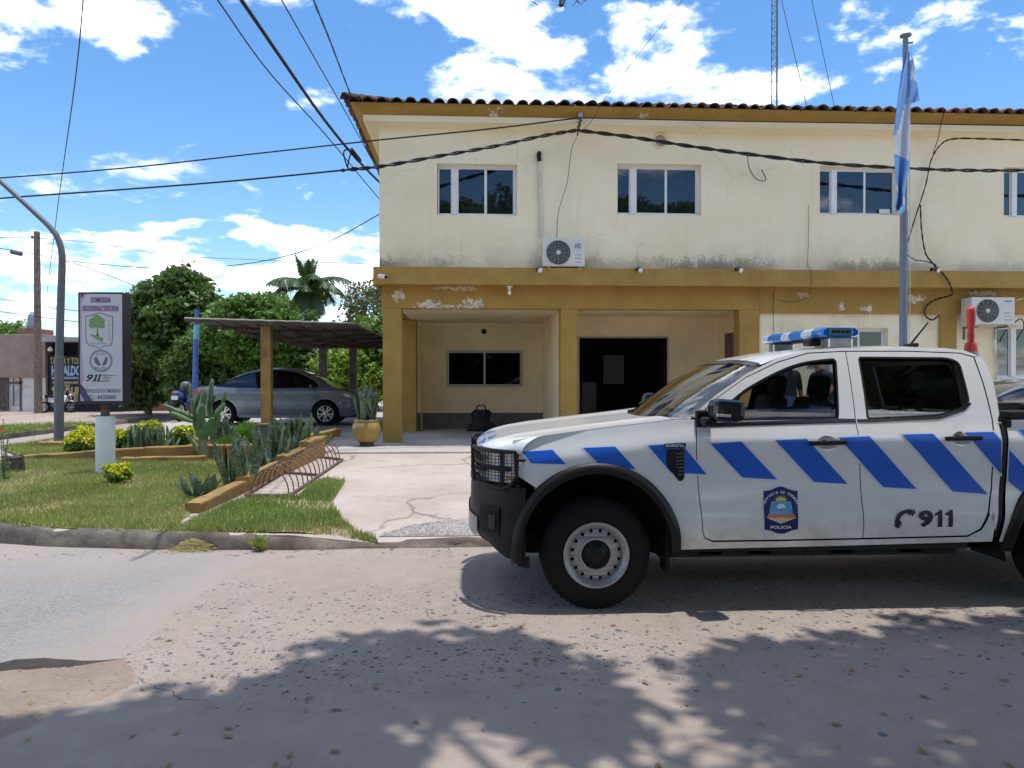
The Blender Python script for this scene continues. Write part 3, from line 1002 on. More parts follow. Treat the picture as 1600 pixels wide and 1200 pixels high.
# kerb: a worn concrete edging swept along the street side, a step with rounded broken arris
kb = MB()
KW = 0.17
prev = None
rows = []
fine = []
for i in range(len(KP) - 1):
    a, b = Vector((*KP[i], 0)), Vector((*KP[i + 1], 0))
    n = max(1, int((b - a).length / (0.09 if -9 < a.x < 5 else 1.0)))
    for k in range(n):
        fine.append(a.lerp(b, k / n))
rk = random.Random(3)
w1, w2 = 0.0, 0.0
for i in range(len(fine)):
    p = fine[i]
    d = (fine[min(i + 1, len(fine) - 1)] - fine[max(i - 1, 0)]).normalized()
    nrm = Vector((-d.y, d.x, 0))
    if nrm.y > 0 or (abs(nrm.y) < 0.3 and nrm.x > 0):
        nrm = -nrm
    nrm = -nrm                     # now pointing to the forecourt
    w1 = 0.7 * w1 + rk.uniform(-0.014, 0.014)
    w2 = 0.7 * w2 + rk.uniform(-0.016, 0.016)
    top = gzz(p.x, max(p.y, 7.2)) + 0.012 + w2 * 0.6
    base = lz(p.x, p.y) if p.y > 7.6 else 0.0
    chip = rk.uniform(0.015, 0.04) if rk.random() < 0.10 else 0
    pr = [(-0.045 + w1, base - 0.1), (-0.04 + w1, base + 0.02), (-0.012 + w1 + chip, top - 0.045 - chip), (0.012 + w1 * 0.5 + chip, top - 0.012 - chip), (0.05, top + w2 * 0.4), (0.12, top + w2 * 0.5), (KW, top - 0.004), (KW + 0.015, top - 0.07)]
    rows.append([p + nrm * q[0] + Vector((0, 0, q[1])) for q in pr])
k = len(rows[0])
kb.add([q for r in rows for q in r], [(i * k + j, i * k + j + 1, (i + 1) * k + j + 1, (i + 1) * k + j) for i in range(len(rows) - 1) for j in range(k - 1)], 0, True)
tag(kb.build('kerb', M['kerb']), kind='structure')

# far side of the side street
sheet('verge', [(-14.05, 10), (-13.9, 60), (-17.5, 60), (-18.5, 33), (-19, 10)], lambda x, y: lz(x, y) + 0.12, M['soil'], 3, 0, 'structure', skirt=0.4)
sheet('far_pavement', [(-16.0, 27.5), (-13.9, 30.0), (-13.9, 60), (-60, 60), (-60, 24.5), (-22, 25.5)], lambda x, y: lz(x, y) + 0.135, M['dirt'], 3, 0, 'structure', skirt=0.3)
vk = MB()
vk.prism([(-14.20, 10), (-14.0, 10), (-13.85, 60), (-14.05, 60)], -0.4, -0.10, 'Z')
tag(vk.build('far_kerb', M['kerb']), kind='structure')

# porch slab and carport floor
pb = MB()
pb.box((-2.35, 13.15, 0.1), (17.7, 25, 0.338), 0.012)
tag(pb.build('porch_floor', M['porch']), kind='structure')
pb = MB()
pb.box((-8.2, 16.6, 0.0), (-2.352, 27, 0.350), 0.01)
tag(pb.build('carport_floor', M['porch']), kind='structure')

# asphalt of the crossing: a ragged sheet that ends at the slab joint and the washed out hole
edge = []
rk = random.Random(5)
e0 = [(-1.55, 7.22), (-1.80, 6.6), (-1.86, 6.0), (-1.92, 5.4), (-1.88, 4.9), (-1.90, 4.55), (-2.1, 4.40), (-2.35, 4.34), (-2.62, 4.30), (-2.75, 4.36), (-3.1, 4.33), (-3.7, 4.38), (-4.6, 4.30), (-6, 4.4)]
for i in range(len(e0) - 1):
    a, b = Vector(e0[i]), Vector(e0[i + 1])
    n = max(1, int((b - a).length / 0.06))
    for j in range(n):
        p = a.lerp(b, j / n)
        edge.append((p.x + rk.uniform(-0.018, 0.018), p.y + rk.uniform(-0.014, 0.014)))
asph = edge + [(-14, 4.4), (-14, 7.62), (-6.2, 8.5), (-5.0, 7.80), (-4.0, 7.45), (-3.0, 7.28), (-2.0, 7.20)]
def segdist(x, y, P):
    """distance from a point to an open line of points"""
    ax, ay = P[:-1, 0], P[:-1, 1]
    dx_, dy_ = P[1:, 0] - ax, P[1:, 1] - ay
    t = np.clip(((x - ax) * dx_ + (y - ay) * dy_) / (dx_ * dx_ + dy_ * dy_ + 1e-12), 0, 1)
    return float(np.sqrt(((ax + t * dx_ - x) ** 2 + (ay + t * dy_ - y) ** 2).min()))


side_edge = np.array([p for p in edge if p[1] > 4.5])


def zas(x, y):
    d = segdist(x, y, side_edge)
    z = -0.006 + 0.016 * min(1, d / 0.30)
    z += 0.050 * math.exp(-((x + 2.42) / 0.26) ** 2) * sstep(5.0, 4.34, y)
    return z - 0.0045 * sstep(6.5, 7.25, y)


sheet('asphalt_patch', asph, zas, M['asphalt'], 0.12, 0, 'structure', skirt=0.09)

# washed out road base in front of it: an uneven shallow hollow with loose grit
er = [(-1.92, 4.52), (-1.80, 4.30), (-1.72, 4.1), (-1.78, 3.9), (-1.95, 3.7), (-2.05, 3.4), (-2.2, 3.1), (-2.5, 2.6), (-6, 2.4), (-6, 4.34), (-3.7, 4.34), (-3.1, 4.30), (-2.75, 4.33), (-2.62, 4.28), (-2.35, 4.31), (-2.1, 4.37)]
ero = []
for i in range(len(er)):
    a, b = Vector(er[i]), Vector(er[(i + 1) % len(er)])
    n = max(1, int((b - a).length / 0.08))
    for j in range(n):
        p = a.lerp(b, j / n)
        ero.append((p.x + rk.uniform(-0.025, 0.025), p.y + rk.uniform(-0.02, 0.02)))


EROA = np.array([p for p in ero if not (p[1] > 4.2 and p[0] < -2.0)])


def zer(x, y):
    from mathutils import noise
    n = noise.noise(Vector((x * 3, y * 3, 1.0))) * 0.007 + noise.noise(Vector((x * 9, y * 9, 4.0))) * 0.005 + noise.noise(Vector((x * 30, y * 30, 2.0))) * 0.003
    d = min(1, segdist(x, y, EROA) / 0.12)
    return -0.006 + 0.013 * d + n * d * 0.8


sheet('eroded_road_base', ero, zer, M['rubble'], 0.045, 0, 'structure')


def chips(name, n, area, size, zf, m, flat=0.35, seed=1, dens=None):
    """many small angular stones in one mesh"""
    r = np.random.default_rng(seed)
    xs = r.uniform(area[0], area[1], n)
    ys = r.uniform(area[2], area[3], n)
    keep = np.ones(n, bool) if dens is None else dens(np.stack([xs, ys], 1), r)
    xs, ys = xs[keep], ys[keep]
    n = len(xs)
    s = r.uniform(size[0], size[1], n) * (1 + 0.8 * (r.random(n) > 0.92))
    K = 6
    V = np.zeros((n, 2 * K, 3), np.float32)
    a0 = r.uniform(0, 2 * PI, n)
    el = r.uniform(0.5, 1.0, n)
    rot = r.uniform(0, PI, n)
    z0 = np.array([zf(x, y) for x, y in zip(xs, ys)])
    for k in range(K):
        a = a0 + 2 * PI * k / K
        rr = s * r.uniform(0.65, 1.1, n)
        lx, ly = rr * np.cos(a), rr * np.sin(a) * el
        X, Yy = lx * np.cos(rot) - ly * np.sin(rot), lx * np.sin(rot) + ly * np.cos(rot)
        V[:, k] = np.stack([xs + X, ys + Yy, z0 - s * 0.2], 1)
        V[:, K + k] = np.stack([xs + X * 0.72, ys + Yy * 0.72, z0 + s * flat * r.uniform(0.7, 1.2, n)], 1)
    quads = []
    for k in range(K):
        k2 = (k + 1) % K
        quads.append((k, k2, K + k2, K + k))
    quads += [(K, K + 1, K + 2, K + 3), (K, K + 3, K + 4, K + 5)]
    Fq = (np.array(quads)[None] + (np.arange(n) * 2 * K)[:, None, None]).reshape(-1, 4)
    o = link(name, fastmesh(name, V.reshape(-1, 3), Fq), m)
    return tag(o, kind='stuff')


def dens_road(P, r):
    from mathutils import noise
    v = np.array([noise.noise(Vector((p[0] * 0.5, p[1] * 1.3, 9.0))) for p in P])
    band = np.exp(-((P[:, 1] - 4.55) / 0.55) ** 2) * 0.9 + np.exp(-((P[:, 1] - 5.9) / 0.8) ** 2) * 0.2
    ok = r.random(len(P)) < np.clip(band * (0.75 + v), 0, 1)
    return ok & ~((P[:, 0] < -1.80) & (P[:, 1] > 4.2)) & ~((P[:, 0] < -1.6) & (P[:, 1] < 4.5))


tag(chips('road_stones', 4200, (-2.0, 5.5, 3.0, 7.0), (0.007, 0.023), lambda x, y: 0.0, M['stone_chip'], 0.06, 11, dens_road), 'dark stones showing in the worn concrete of the road', 'stones')
erp = np.array(ero)
tag(chips('loose_grit', 2200, (-4.4, -1.7, 2.9, 4.5), (0.004, 0.011), zer, M['grit'], 0.4, 12, lambda P, r: inpoly(P, ero) & (r.random(len(P)) < 0.7)), 'loose grit in the washed out road edge', 'grit')

# gravel strip by the dropped kerb
gpx = [(585, 838), (600, 822), (640, 812), (690, 806), (760, 803), (1000, 800), (1300, 800), (1300, 845), (760, 845), (640, 843)]
gpoly = [tuple(gnd(u, min(v, 838))[:2]) for u, v in gpx]
gpoly = [(x, max(y, 7.52)) for x, y in gpoly]
sheet('gravel_bed', gpoly, gzz, M['gravel'], 0.4, 0.006, 'structure')
tag(chips('gravel', 9000, (-1.6, 3.0, 7.45, 8.4), (0.008, 0.02), lambda x, y: gzz(x, y) + 0.006, M['pebble'], 0.6, 13, lambda P, r: inpoly(P, gpoly)), 'grey gravel by the dropped kerb', 'gravel')

# ------------------------------------------------------------------ lawn
kback = [(x, y + 0.16) for x, y in KP if -8.6 < x < -2.75 and y < 12.4]
lawnL = kback[::-1]
lawnL = [(-2.80, 7.42), ] + [p for p in kback if p[0] < -2.85] + [(-8.2, 12.4), (-7.3, 12.45), (-3.2, 12.45), (-2.62, 12.3), (-2.98, 8.35), (-2.95, 8.0)]
rpx = [(303, 816), (345, 796), (385, 780), (470, 778), (482, 762), (512, 748), (540, 752), (528, 770), (519, 786), (532, 806), (556, 820), (592, 834)]
lawnR = [tuple(gnd(u, v)[:2]) for u, v in rpx]
lawnR += [(-1.3, 7.42), (-2.1, 7.41), (-2.80, 7.45)]
bed = [(-7.1, 12.6), (-3.5, 12.6), (-2.66, 12.9), (-2.62, 13.1), (-2.9, 16.4), (-8.2, 16.4), (-8.3, 14.0)]
sheet('lawn_soil', lawnL, gzz, M['soil'], 0.5, 0.010, 'structure')
sheet('strip_soil', lawnR, gzz, M['soil'], 0.4, 0.010, 'structure')
sheet('planting_bed_soil', bed, gzz, M['soil'], 0.6, 0.03, 'structure')


def grass(name, poly, n, m, h=(0.025, 0.06), seed=1, zoff=0.008, thin=None, wid=0.0095, zf=gzz):
    r = np.random.default_rng(seed)
    P = np.array(poly)
    lo, hi = P.min(0), P.max(0)
    pts = r.uniform(lo, hi, (n, 2))
    pts = pts[inpoly(pts, poly)]
    if thin is not None:
        pts = pts[thin(pts, r)]
    k = len(pts)
    z = np.array([zf(x, y) for x, y in pts]) + zoff
    a = r.uniform(0, 2 * PI, k)
    hh = r.uniform(h[0], h[1], k)
    w = r.uniform(0.6, 1.2, k) * wid
    lean = r.uniform(0, 0.9, k) * hh
    la = r.uniform(0, 2 * PI, k)
    dx, dy = np.cos(a) * w, np.sin(a) * w
    b0 = np.stack([pts[:, 0] - dx, pts[:, 1] - dy, z - 0.01], 1)
    b1 = np.stack([pts[:, 0] + dx, pts[:, 1] + dy, z - 0.01], 1)
    t = np.stack([pts[:, 0] + np.cos(la) * lean, pts[:, 1] + np.sin(la) * lean, z + hh], 1)
    V = np.stack([b0, b1, t], 1).reshape(-1, 3)
    Fq = np.arange(3 * k).reshape(-1, 3)
    return tag(link(name, fastmesh(name, V, Fq), m), kind='stuff')


def patchy(th):
    from mathutils import noise

    def f(P, r):
        v = np.array([noise.noise(Vector((p[0] * 1.1, p[1] * 1.1, 3.0))) + 0.5 * noise.noise(Vector((p[0] * 3.1, p[1] * 3.1, 8.0))) for p in P])
        return r.random(len(P)) < np.clip(0.68 + v * th, 0.06, 1)
    return f


tag(grass('lawn_grass', lawnL, 170000, M['grass'], (0.02, 0.065), 21, thin=patchy(1.5)), 'short green lawn around the sign post', 'grass')
tag(grass('dry_lawn_blades', lawnL, 60000, M['grass_dry'], (0.015, 0.045), 22, thin=patchy(-1.9)), 'straw coloured dry blades in the lawn', 'grass')
tag(grass('strip_grass', lawnR, 50000, M['verge'], (0.025, 0.085), 23, thin=patchy(1.6)), 'taller grass beside the bicycle rack', 'grass')
tag(grass('dry_strip_blades', lawnR, 16000, M['grass_dry'], (0.02, 0.06), 24, thin=lambda P, r: (P[:, 1] < 7.95) | (r.random(len(P)) < 0.2)), 'dry blades along the kerb edge of the grass strip', 'grass')
tag(grass('bed_grass', bed, 50000, M['grass'], (0.03, 0.09), 25, 0.03, patchy(0.8)), 'grass in the raised planting bed', 'grass')
tag(grass('verge_grass', [(-14.1, 15), (-13.95, 29.5), (-16.2, 27.3), (-22, 25.3), (-22, 15)], 60000, M['verge'], (0.08, 0.22), 26, 0.0, patchy(0.6), 0.02, lambda x, y: lz(x, y) + 0.12), 'green verge across the side street', 'grass')
# ------------------------------------------------------------------ sweepings lying in the gutter
gp = road(300, 862)
r = np.random.default_rng(31)
k = 1500
a = r.uniform(0, 2 * PI, k)
q = np.abs(r.normal(0, 0.5, k))
px_, py_ = gp.x + np.cos(a) * q * 0.21, gp.y + 0.04 + np.sin(a) * q * 0.11
pz_ = np.clip(0.10 * np.exp(-(q * 1.1) ** 2), 0, None) * r.random(k) + 0.004
d1 = r.normal(0, 1, (k, 3)) * np.array([1, 1, 0.35])
d1 = d1 / np.linalg.norm(d1, axis=1)[:, None] * r.uniform(0.02, 0.05, k)[:, None]
c0 = np.stack([px_, py_, pz_], 1)
V = np.stack([c0 - d1, c0 + d1, c0 + d1 * 0.2 + np.array([0.002, 0.003, 0.006])], 1)
V[:, :, 2] = np.maximum(V[:, :, 2], 0.003)
tag(link('grass_clippings', fastmesh('grass_clippings', V.reshape(-1, 3), np.arange(3 * k).reshape(-1, 3)), M['grass_dry']), 'small heap of dry grass clippings in the gutter', 'grass clippings', kind='stuff')

# ------------------------------------------------------------------ fallen leaves on the street and lawn
r = np.random.default_rng(77)
k = 420
xs_ = r.uniform(-4.5, 5.0, k)
ys_ = np.where(r.random(k) < 0.55, r.uniform(2.4, 5.0, k), np.where(r.random(k) < 0.5, r.uniform(6.9, 7.2, k), r.uniform(8.0, 12.0, k)))
zs_ = np.where(ys_ < 7.25, 0.006, np.array([gzz(x, y) for x, y in zip(xs_, ys_)]) + 0.035)
a_ = r.uniform(0, 2 * PI, k)
L_ = r.uniform(0.012, 0.032, k)
W_ = L_ * r.uniform(0.35, 0.6, k)
dx, dy = np.cos(a_), np.sin(a_)
P0 = np.stack([xs_ - dx * L_, ys_ - dy * L_, zs_], 1)
P1 = np.stack([xs_ - dy * W_, ys_ + dx * W_, zs_ + 0.004 * r.random(k) + 0.002], 1)
P2 = np.stack([xs_ + dx * L_, ys_ + dy * L_, zs_ + 0.008 * r.random(k)], 1)
P3 = np.stack([xs_ + dy * W_, ys_ - dx * W_, zs_ + 0.003 * r.random(k)], 1)
keep = (ys_ < 7.25) | (xs_ < -1.6)
V = np.stack([P0, P1, P2, P3], 1)[keep]
tag(link('fallen_leaves', fastmesh('fallen_leaves', V.reshape(-1, 3), np.arange(len(V) * 4).reshape(-1, 4)), M['dead_leaf']), 'dry brown leaves scattered on the road and lawn', 'leaves', kind='stuff')
# ------------------------------------------------------------------ police station
YF = 15.0
FZ = 0.338


def X(u, Y=YF, v=590):
    return at(u, v, Y).x


def Z(v, Y=YF, u=900):
    return at(u, v, Y).z


XL = X(593)
XR = 17.6
ZB0, ZB1 = Z(445, 14.7, 800), Z(418, 14.7, 800)      # ledge between the storeys
ST = thing('police_station', (5.5, 20, FZ), 'two storey cream police station with ochre ledge and clay tile eave', 'building')

UPW = [(683, 808, 256, 337), (964, 1095, 256, 336), (1280, 1405, 260, 336), (1567, 1690, 262, 340), (1880, 2010, 266, 344)]
up_holes = []
for (u0, u1, v0, v1) in UPW:
    um = (u0 + u1) / 2
    up_holes.append((X(u0), X(u1), Z(v1, YF, um), Z(v0, YF, um)))
b = MB()
b.prism([(XL, ZB1 - 0.02), (XR, ZB1 - 0.02), (XR, 6.7), (XL, 6.7)], YF, YF + 0.22, 'Y', holes=[[(a, c), (q, c), (q, d), (a, d)] for a, q, c, d in up_holes])
b.box((XL, YF + 0.22, ZB1 - 0.02), (XL + 0.22, 25, 6.7))
b.box((XR - 0.22, YF + 0.22, FZ - 0.05), (XR, 25, 6.7))
b.box((XL, 25, FZ - 0.05), (XR, 25.22, 6.7))
b.build('upper_wall', M['wall'], ST)
b = MB()
b.box((XL + 0.22, YF + 0.22, 6.45), (XR - 0.22, 25, 6.65))
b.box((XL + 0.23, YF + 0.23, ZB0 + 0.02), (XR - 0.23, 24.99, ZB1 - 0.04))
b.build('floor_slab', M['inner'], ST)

# ledge
b = MB()
XB = X(583, 14.7)
b.box((XB, 14.70, ZB0), (XR + 0.1, YF - 0.003, ZB1), 0.008)
b.box((XB, YF - 0.003, ZB0), (XL - 0.003, 25, ZB1), 0.008)
b.build('ledge', M['ochre'], ST)

# eave: coved cream cornice and sloping ochre soffit board
b = MB()
e = 0.27
sec = [(0.0, 6.43), (-e, 6.475), (-e, 6.585), (0.0, 6.585)]
x0, x1, y1 = XL, XR, 25.2


def eave(sec, name, m):
    bb = MB()
    n = len(sec)
    ringA = [(x1, YF + o, z) for o, z in sec]
    ringB = [(x0 + o, YF + o, z) for o, z in sec]
    ringC = [(x0 + o, y1, z) for o, z in sec]
    vs = ringA + ringB + ringC
    fs = []
    for k in (0, 1):
        for i in range(n):
            j = (i + 1) % n
            fs.append((k * n + i, k * n + j, (k + 1) * n + j, (k + 1) * n + i))
    fs += [tuple(range(n)), tuple(range(3 * n - 1, 2 * n - 1, -1))]
    bb.add(vs, fs)
    return bb.build(name, m, ST)


eave(sec, 'cornice', M['wall'])
eave([(-0.02, 6.587), (-e + 0.01, 6.587), (-e + 0.005, 6.60), (-0.47, 6.715), (-0.49, 6.745), (-0.02, 6.76)], 'eave_soffit', M['ochre_peel'])

# roof: hipped body, then single clay tiles over the eaves
SL = 0.25
EX, EY, EZ = XL - 0.50, YF - 0.50, 6.752
b = MB()
ry = 20.2
rz_ = EZ + (ry - EY) * SL
rxa = EX + (ry - EY)
b.add([(EX, EY, EZ), (XR + 0.3, EY, EZ), (XR + 0.3, 2 * ry - EY, EZ), (EX, 2 * ry - EY, EZ), (rxa, ry, rz_), (XR + 0.3, ry, rz_)],
      [(0, 1, 5, 4), (1, 2, 5), (2, 3, 4, 5), (3, 0, 4), (0, 3, 2, 1)])
RF = b.build('roof', M['clay'], ST)


def tile_mesh(name, m, seed):
    rr = random.Random(seed)
    vs, fs = [], []
    N, L, th = 10, 0.46, 0.016
    for j, yy in enumerate((0.0, L * 0.5, L)):
        r = 0.112 - 0.022 * yy / L
        for t in (0, 1):
            for i in range(N + 1):
                a = PI * i / N
                q = r - t * th + (rr.uniform(-0.003, 0.003))
                vs.append((q * math.cos(a), yy + (rr.uniform(-0.006, 0.006) if j == 0 else 0), q * math.sin(a) * 0.92))
    k = N + 1
    for j in range(2):
        o0, o1 = j * 2 * k, (j + 1) * 2 * k
        for i in range(N):
            fs.append((o0 + i, o0 + i + 1, o1 + i + 1, o1 + i))
            fs.append((o0 + k + i, o1 + k + i, o1 + k + i + 1, o0 + k + i + 1))
    for i in range(N):
        fs.append((i, k + i, k + i + 1, i + 1))
    for j in range(2):
        o0, o1 = j * 2 * k, (j + 1) * 2 * k
        fs.append((o0, o1, o1 + k, o0 + k))
        fs.append((o0 + N, o0 + k + N, o1 + k + N, o1 + N))
    me = bpy.data.meshes.new(name)
    me.from_pydata(vs, [], fs)
    me.polygons.foreach_set('use_smooth', [len(f) == 4 for f in fs])
    me.materials.append(m)
    me.update()
    return me


TM = [tile_mesh('tile', M['clay'], 1), tile_mesh('tile', M['clay'], 2), tile_mesh('tile', M['clay_red'], 3), tile_mesh('tile', M['clay'], 4)]
rt = random.Random(8)
ang = math.atan(SL)
SP = 0.262
for j in range(3):
    i = 0
    while True:
        x = EX + 0.10 + SP * i
        i += 1
        if x > XR + 0.2:
            break
        y = EY - 0.07 + 0.40 * j
        if x - EX < y - EY + 0.0:
            continue
        o = bpy.data.objects.new('tile', rt.choice(TM))
        COL.objects.link(o)
        o.parent = RF
        o.location = Vector((x + rt.uniform(-0.014, 0.014), y + rt.uniform(-0.025, 0.02), EZ + (y - EY) * SL - 0.015 + 0.012 * (j > 0) + rt.uniform(-0.006, 0.006))) - org(ST)
        o.rotation_euler = (ang + rt.uniform(-0.04, 0.04), rt.uniform(-0.05, 0.05), rt.uniform(-0.05, 0.05))
for i in range(34):
    y = EY + 0.14 + SP * i
    o = bpy.data.objects.new('tile', rt.choice(TM))
    COL.objects.link(o)
    o.parent = RF
    o.location = Vector((EX - 0.07 + rt.uniform(-0.02, 0.02), y, EZ - 0.015)) - org(ST)
    o.rotation_euler = (ang, rt.uniform(-0.05, 0.05), -PI / 2 + rt.uniform(-0.05, 0.05))
for j in range(6):                      # hip tiles on the corner
    d = 0.38 * j
    o = bpy.data.objects.new('tile', TM[2 if j % 2 else 0])
    COL.objects.link(o)
    o.parent = RF
    o.location = Vector((EX - 0.08 + d * 0.71, EY - 0.08 + d * 0.71, EZ + 0.035 + d * 0.71 * SL)) - org(ST)
    o.rotation_euler = (ang * 0.8, 0, -PI / 4)

# ------------------------------------------------------------------ lower storey
ZBM = Z(482, YF, 750)                 # underside of the porch beam
b = MB()
b.box((XL + 0.04, YF, ZBM), (X(1187), YF + 0.30, ZB0 + 0.01), 0.006)
b.box((XL + 0.04, YF + 0.302, ZBM + 0.003), (XL + 0.34, 19.0, ZB0 + 0.01))
b.box((X(1187) + 0.002, YF, Z(490, YF, 1300)), (XR, YF + 0.28, ZB0 + 0.01), 0.006)
b.build('porch_beam', M['ochre_peel'], ST)
C1 = (X(598), X(627))
C2 = (X(876), X(902))
C3 = (X(1155), X(1187))
for (a, q, y0, y1) in ((C1[0], C1[1], YF + 0.001, YF + 0.34), (C2[0], C2[1], YF + 0.001, YF + 0.34), (C3[0], C3[1], YF + 0.001, YF + 0.34), (XL + 0.06, X(650, 18.0), 18.0, 18.4), (X(1469), X(1495), YF + 0.004, YF + 0.26)):
    b = MB()
    b.box((a, y0, FZ - 0.02), (q, y1, ZBM - 0.001), 0.012)
    b.build('column', M['ochre'], ST)
YB1 = 19.1
b = MB()
pw = (X(697, YB1), X(817, YB1), Z(605, YB1, 757), Z(547, YB1, 757))
xa, xb = X(660, YB1) - 0.14, C2[0] + 0.03
b.prism([(xa, FZ - 0.02), (xb, FZ - 0.02), (xb, ZB0), (xa, ZB0)], YB1, YB1 + 0.2, 'Y', holes=[[(pw[0], pw[2]), (pw[1], pw[2]), (pw[1], pw[3]), (pw[0], pw[3])]])
b.box((xb, YF + 0.345, FZ - 0.02), (xb + 0.18, YB1 + 0.2, ZB0), 0)
b.box((xa, 18.42, FZ - 0.02), (xa + 0.14, YB1 - 0.001, ZBM + 0.002), 0)
YB2 = 17.0
d0, d1, dz = X(905, YB2), X(1042, YB2), Z(528, YB2, 970)
xs = C3[1] - 0.16
b.prism([(xb + 0.181, FZ - 0.02), (d0, FZ - 0.02), (d0, dz), (d1, dz), (d1, FZ - 0.02), (xs, FZ - 0.02), (xs, ZB0), (xb + 0.181, ZB0)], YB2, YB2 + 0.2, 'Y')
sw = (15.95, 16.55, 2.0, 2.52)
b.prism([(YF + 0.345, FZ - 0.02), (YB2 + 0.2, FZ - 0.02), (YB2 + 0.2, ZB0), (YF + 0.345, ZB0)], xs + 0.002, xs + 0.15, 'X', holes=[[(sw[0], sw[2]), (sw[1], sw[2]), (sw[1], sw[3]), (sw[0], sw[3])]])
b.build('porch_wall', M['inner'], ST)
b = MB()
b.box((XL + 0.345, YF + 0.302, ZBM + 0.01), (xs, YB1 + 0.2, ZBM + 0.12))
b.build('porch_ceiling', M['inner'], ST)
b = MB()
b.box((xa + 0.141, YB1 - 0.012, FZ - 0.01), (xb - 0.001, YB1 - 0.001, Z(645, YB1, 757)))
b.box((xa - 0.012, 18.41, FZ - 0.01), (xa + 0.15, 18.421, Z(645, 18.42, 655)))
b.build('plinth', M['plinth'], ST)
LOW = [(1275, 1390, 512, 640), (1560, 1690, 508, 592)]
lowh = []
for (u0, u1, v0, v1) in LOW:
    um = (u0 + u1) / 2
    lowh.append((X(u0), X(u1), Z(v1, YF, um), Z(v0, YF, um)))
b = MB()
b.prism([(C3[1] + 0.001, FZ - 0.02), (XR, FZ - 0.02), (XR, ZB0), (C3[1] + 0.001, ZB0)], YF + 0.06, YF + 0.26, 'Y', holes=[[(a, c), (q, c), (q, d), (a, d)] for a, q, c, d in lowh])
b.build('lower_wall', M['wall'], ST)
# room behind the porch, unlit
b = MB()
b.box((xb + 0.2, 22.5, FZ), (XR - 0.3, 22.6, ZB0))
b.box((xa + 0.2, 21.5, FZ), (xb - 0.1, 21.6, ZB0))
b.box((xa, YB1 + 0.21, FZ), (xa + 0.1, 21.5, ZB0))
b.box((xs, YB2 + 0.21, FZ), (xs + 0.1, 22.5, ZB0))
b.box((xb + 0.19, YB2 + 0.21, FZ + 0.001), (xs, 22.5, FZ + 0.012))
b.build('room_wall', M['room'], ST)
b = MB()
b.box((d0 - 0.035, YB2 - 0.02, FZ), (d0, YB2 + 0.21, dz + 0.04))
b.box((d1, YB2 - 0.02, FZ), (d1 + 0.035, YB2 + 0.21, dz + 0.04))
b.box((d0, YB2 - 0.02, dz), (d1, YB2 + 0.21, dz + 0.04))
b.build('door_frame', M['alu'], ST)


def window(x0, x1, z0, z1, y, split, frame_m, glass, parent, fixed=0.0, curtain=True, paper=None, name='window'):
    """aluminium sliding window: outer frame, mullions, panes set back in the opening"""
    b = MB()
    t = 0.045
    b.box((x0, y, z0), (x1, y + 0.07, z0 + t))
    b.box((x0, y, z1 - t), (x1, y + 0.07, z1))
    xi = x0
    if fixed:
        xi = x0 + fixed
        b.box((xi - 0.05, y - 0.02, z0 + t), (xi + 0.05, y + 0.07, z1 - t))
    else:
        b.box((x0, y + 0.001, z0 + t), (x0 + t, y + 0.069, z1 - t))
    b.box((x1 - t, y + 0.001, z0 + t), (x1, y + 0.069, z1 - t))
    w = b.build(name, frame_m, parent)
    n = len(split) + 1
    xs_ = [xi + 0.05 if fixed else xi + t] + [xi + (x1 - xi) * s for s in split] + [x1 - t]
    panes = []
    if fixed:
        panes.append((x0 + 0.012, xi - 0.05, y + 0.035))
    for i in range(n):
        panes.append((xs_[i], xs_[i + 1], y + 0.02 + 0.022 * (i % 2)))
    for (a, c, yy) in panes:
        bb = MB()
        s = 0.026
        bb.box((a, yy - 0.012, z0 + t), (a + s, yy + 0.012, z1 - t))
        bb.box((c - s, yy - 0.012, z0 + t), (c, yy + 0.012, z1 - t))
        bb.box((a + s, yy - 0.012, z0 + t), (c - s, yy + 0.012, z0 + t + s))
        bb.box((a + s, yy - 0.012, z1 - t - s), (c - s, yy + 0.012, z1 - t))
        bb.build('sash', frame_m, w)
        bb = MB()
        bb.box((a + s * 0.5, yy - 0.003, z0 + t + s * 0.5), (c - s * 0.5, yy + 0.003, z1 - t - s * 0.5))
        bb.build('pane', glass, w)
    if curtain:
        bb = MB()
        bb.grid(lambda s, q: (x0 - 0.1 + (x1 - x0 + 0.2) * s, y + 0.32 + 0.03 * math.sin(s * 46) + 0.015 * math.sin(s * 19), z0 - 0.2 + (z1 - z0 + 0.4) * q), 60, 1)
        bb.build('curtain', M['curtain'], w)
    if paper:
        bb = MB()
        bb.box((paper[0], y - 0.012, paper[2]), (paper[1], y - 0.006, paper[3]))
        bb.build('paper_sheet', M['paper'], w)
    return w


for i, (a, q, c, d) in enumerate(up_holes):
    window(a, q - 0.002, c, d, YF + 0.13, [0.5], M['white_metal'], M['win_glass'], ST, fixed=0.34 if i != 3 else 0.30, paper=(q - 0.36, q - 0.14, c + 0.06, c + 0.15) if i == 2 else None)
for i, (a, q, c, d) in enumerate(lowh):
    window(a, q - 0.002, c, d, YF + 0.17, [0.5], M['white_metal'], M['win_glass'], ST, fixed=0.42)
w = window(pw[0], pw[1], pw[2], pw[3], YB1 - 0.012, [0.5], M['alu'], M['win_dark'], ST, curtain=False)
b = MB()
xm = X(747, YB1)
for k in range(9):
    a = 2 * PI * k / 9
    b.lathe((xm + 0.045 * math.cos(a), YB1 + 0.10 + 0.02 * math.sin(a * 3), Z(563, YB1) + 0.05 * math.sin(a)), [(0, -0.04), (0.035, -0.02), (0.04, 0.01), (0, 0.04)], 8, 'Z')
b.build('paper_ornament', M['pinkthing'], w)
b = MB()
b.box((xs - 0.02, sw[0] - 0.04, sw[2] - 0.04), (xs + 0.001, sw[1] + 0.04, sw[3] + 0.04))
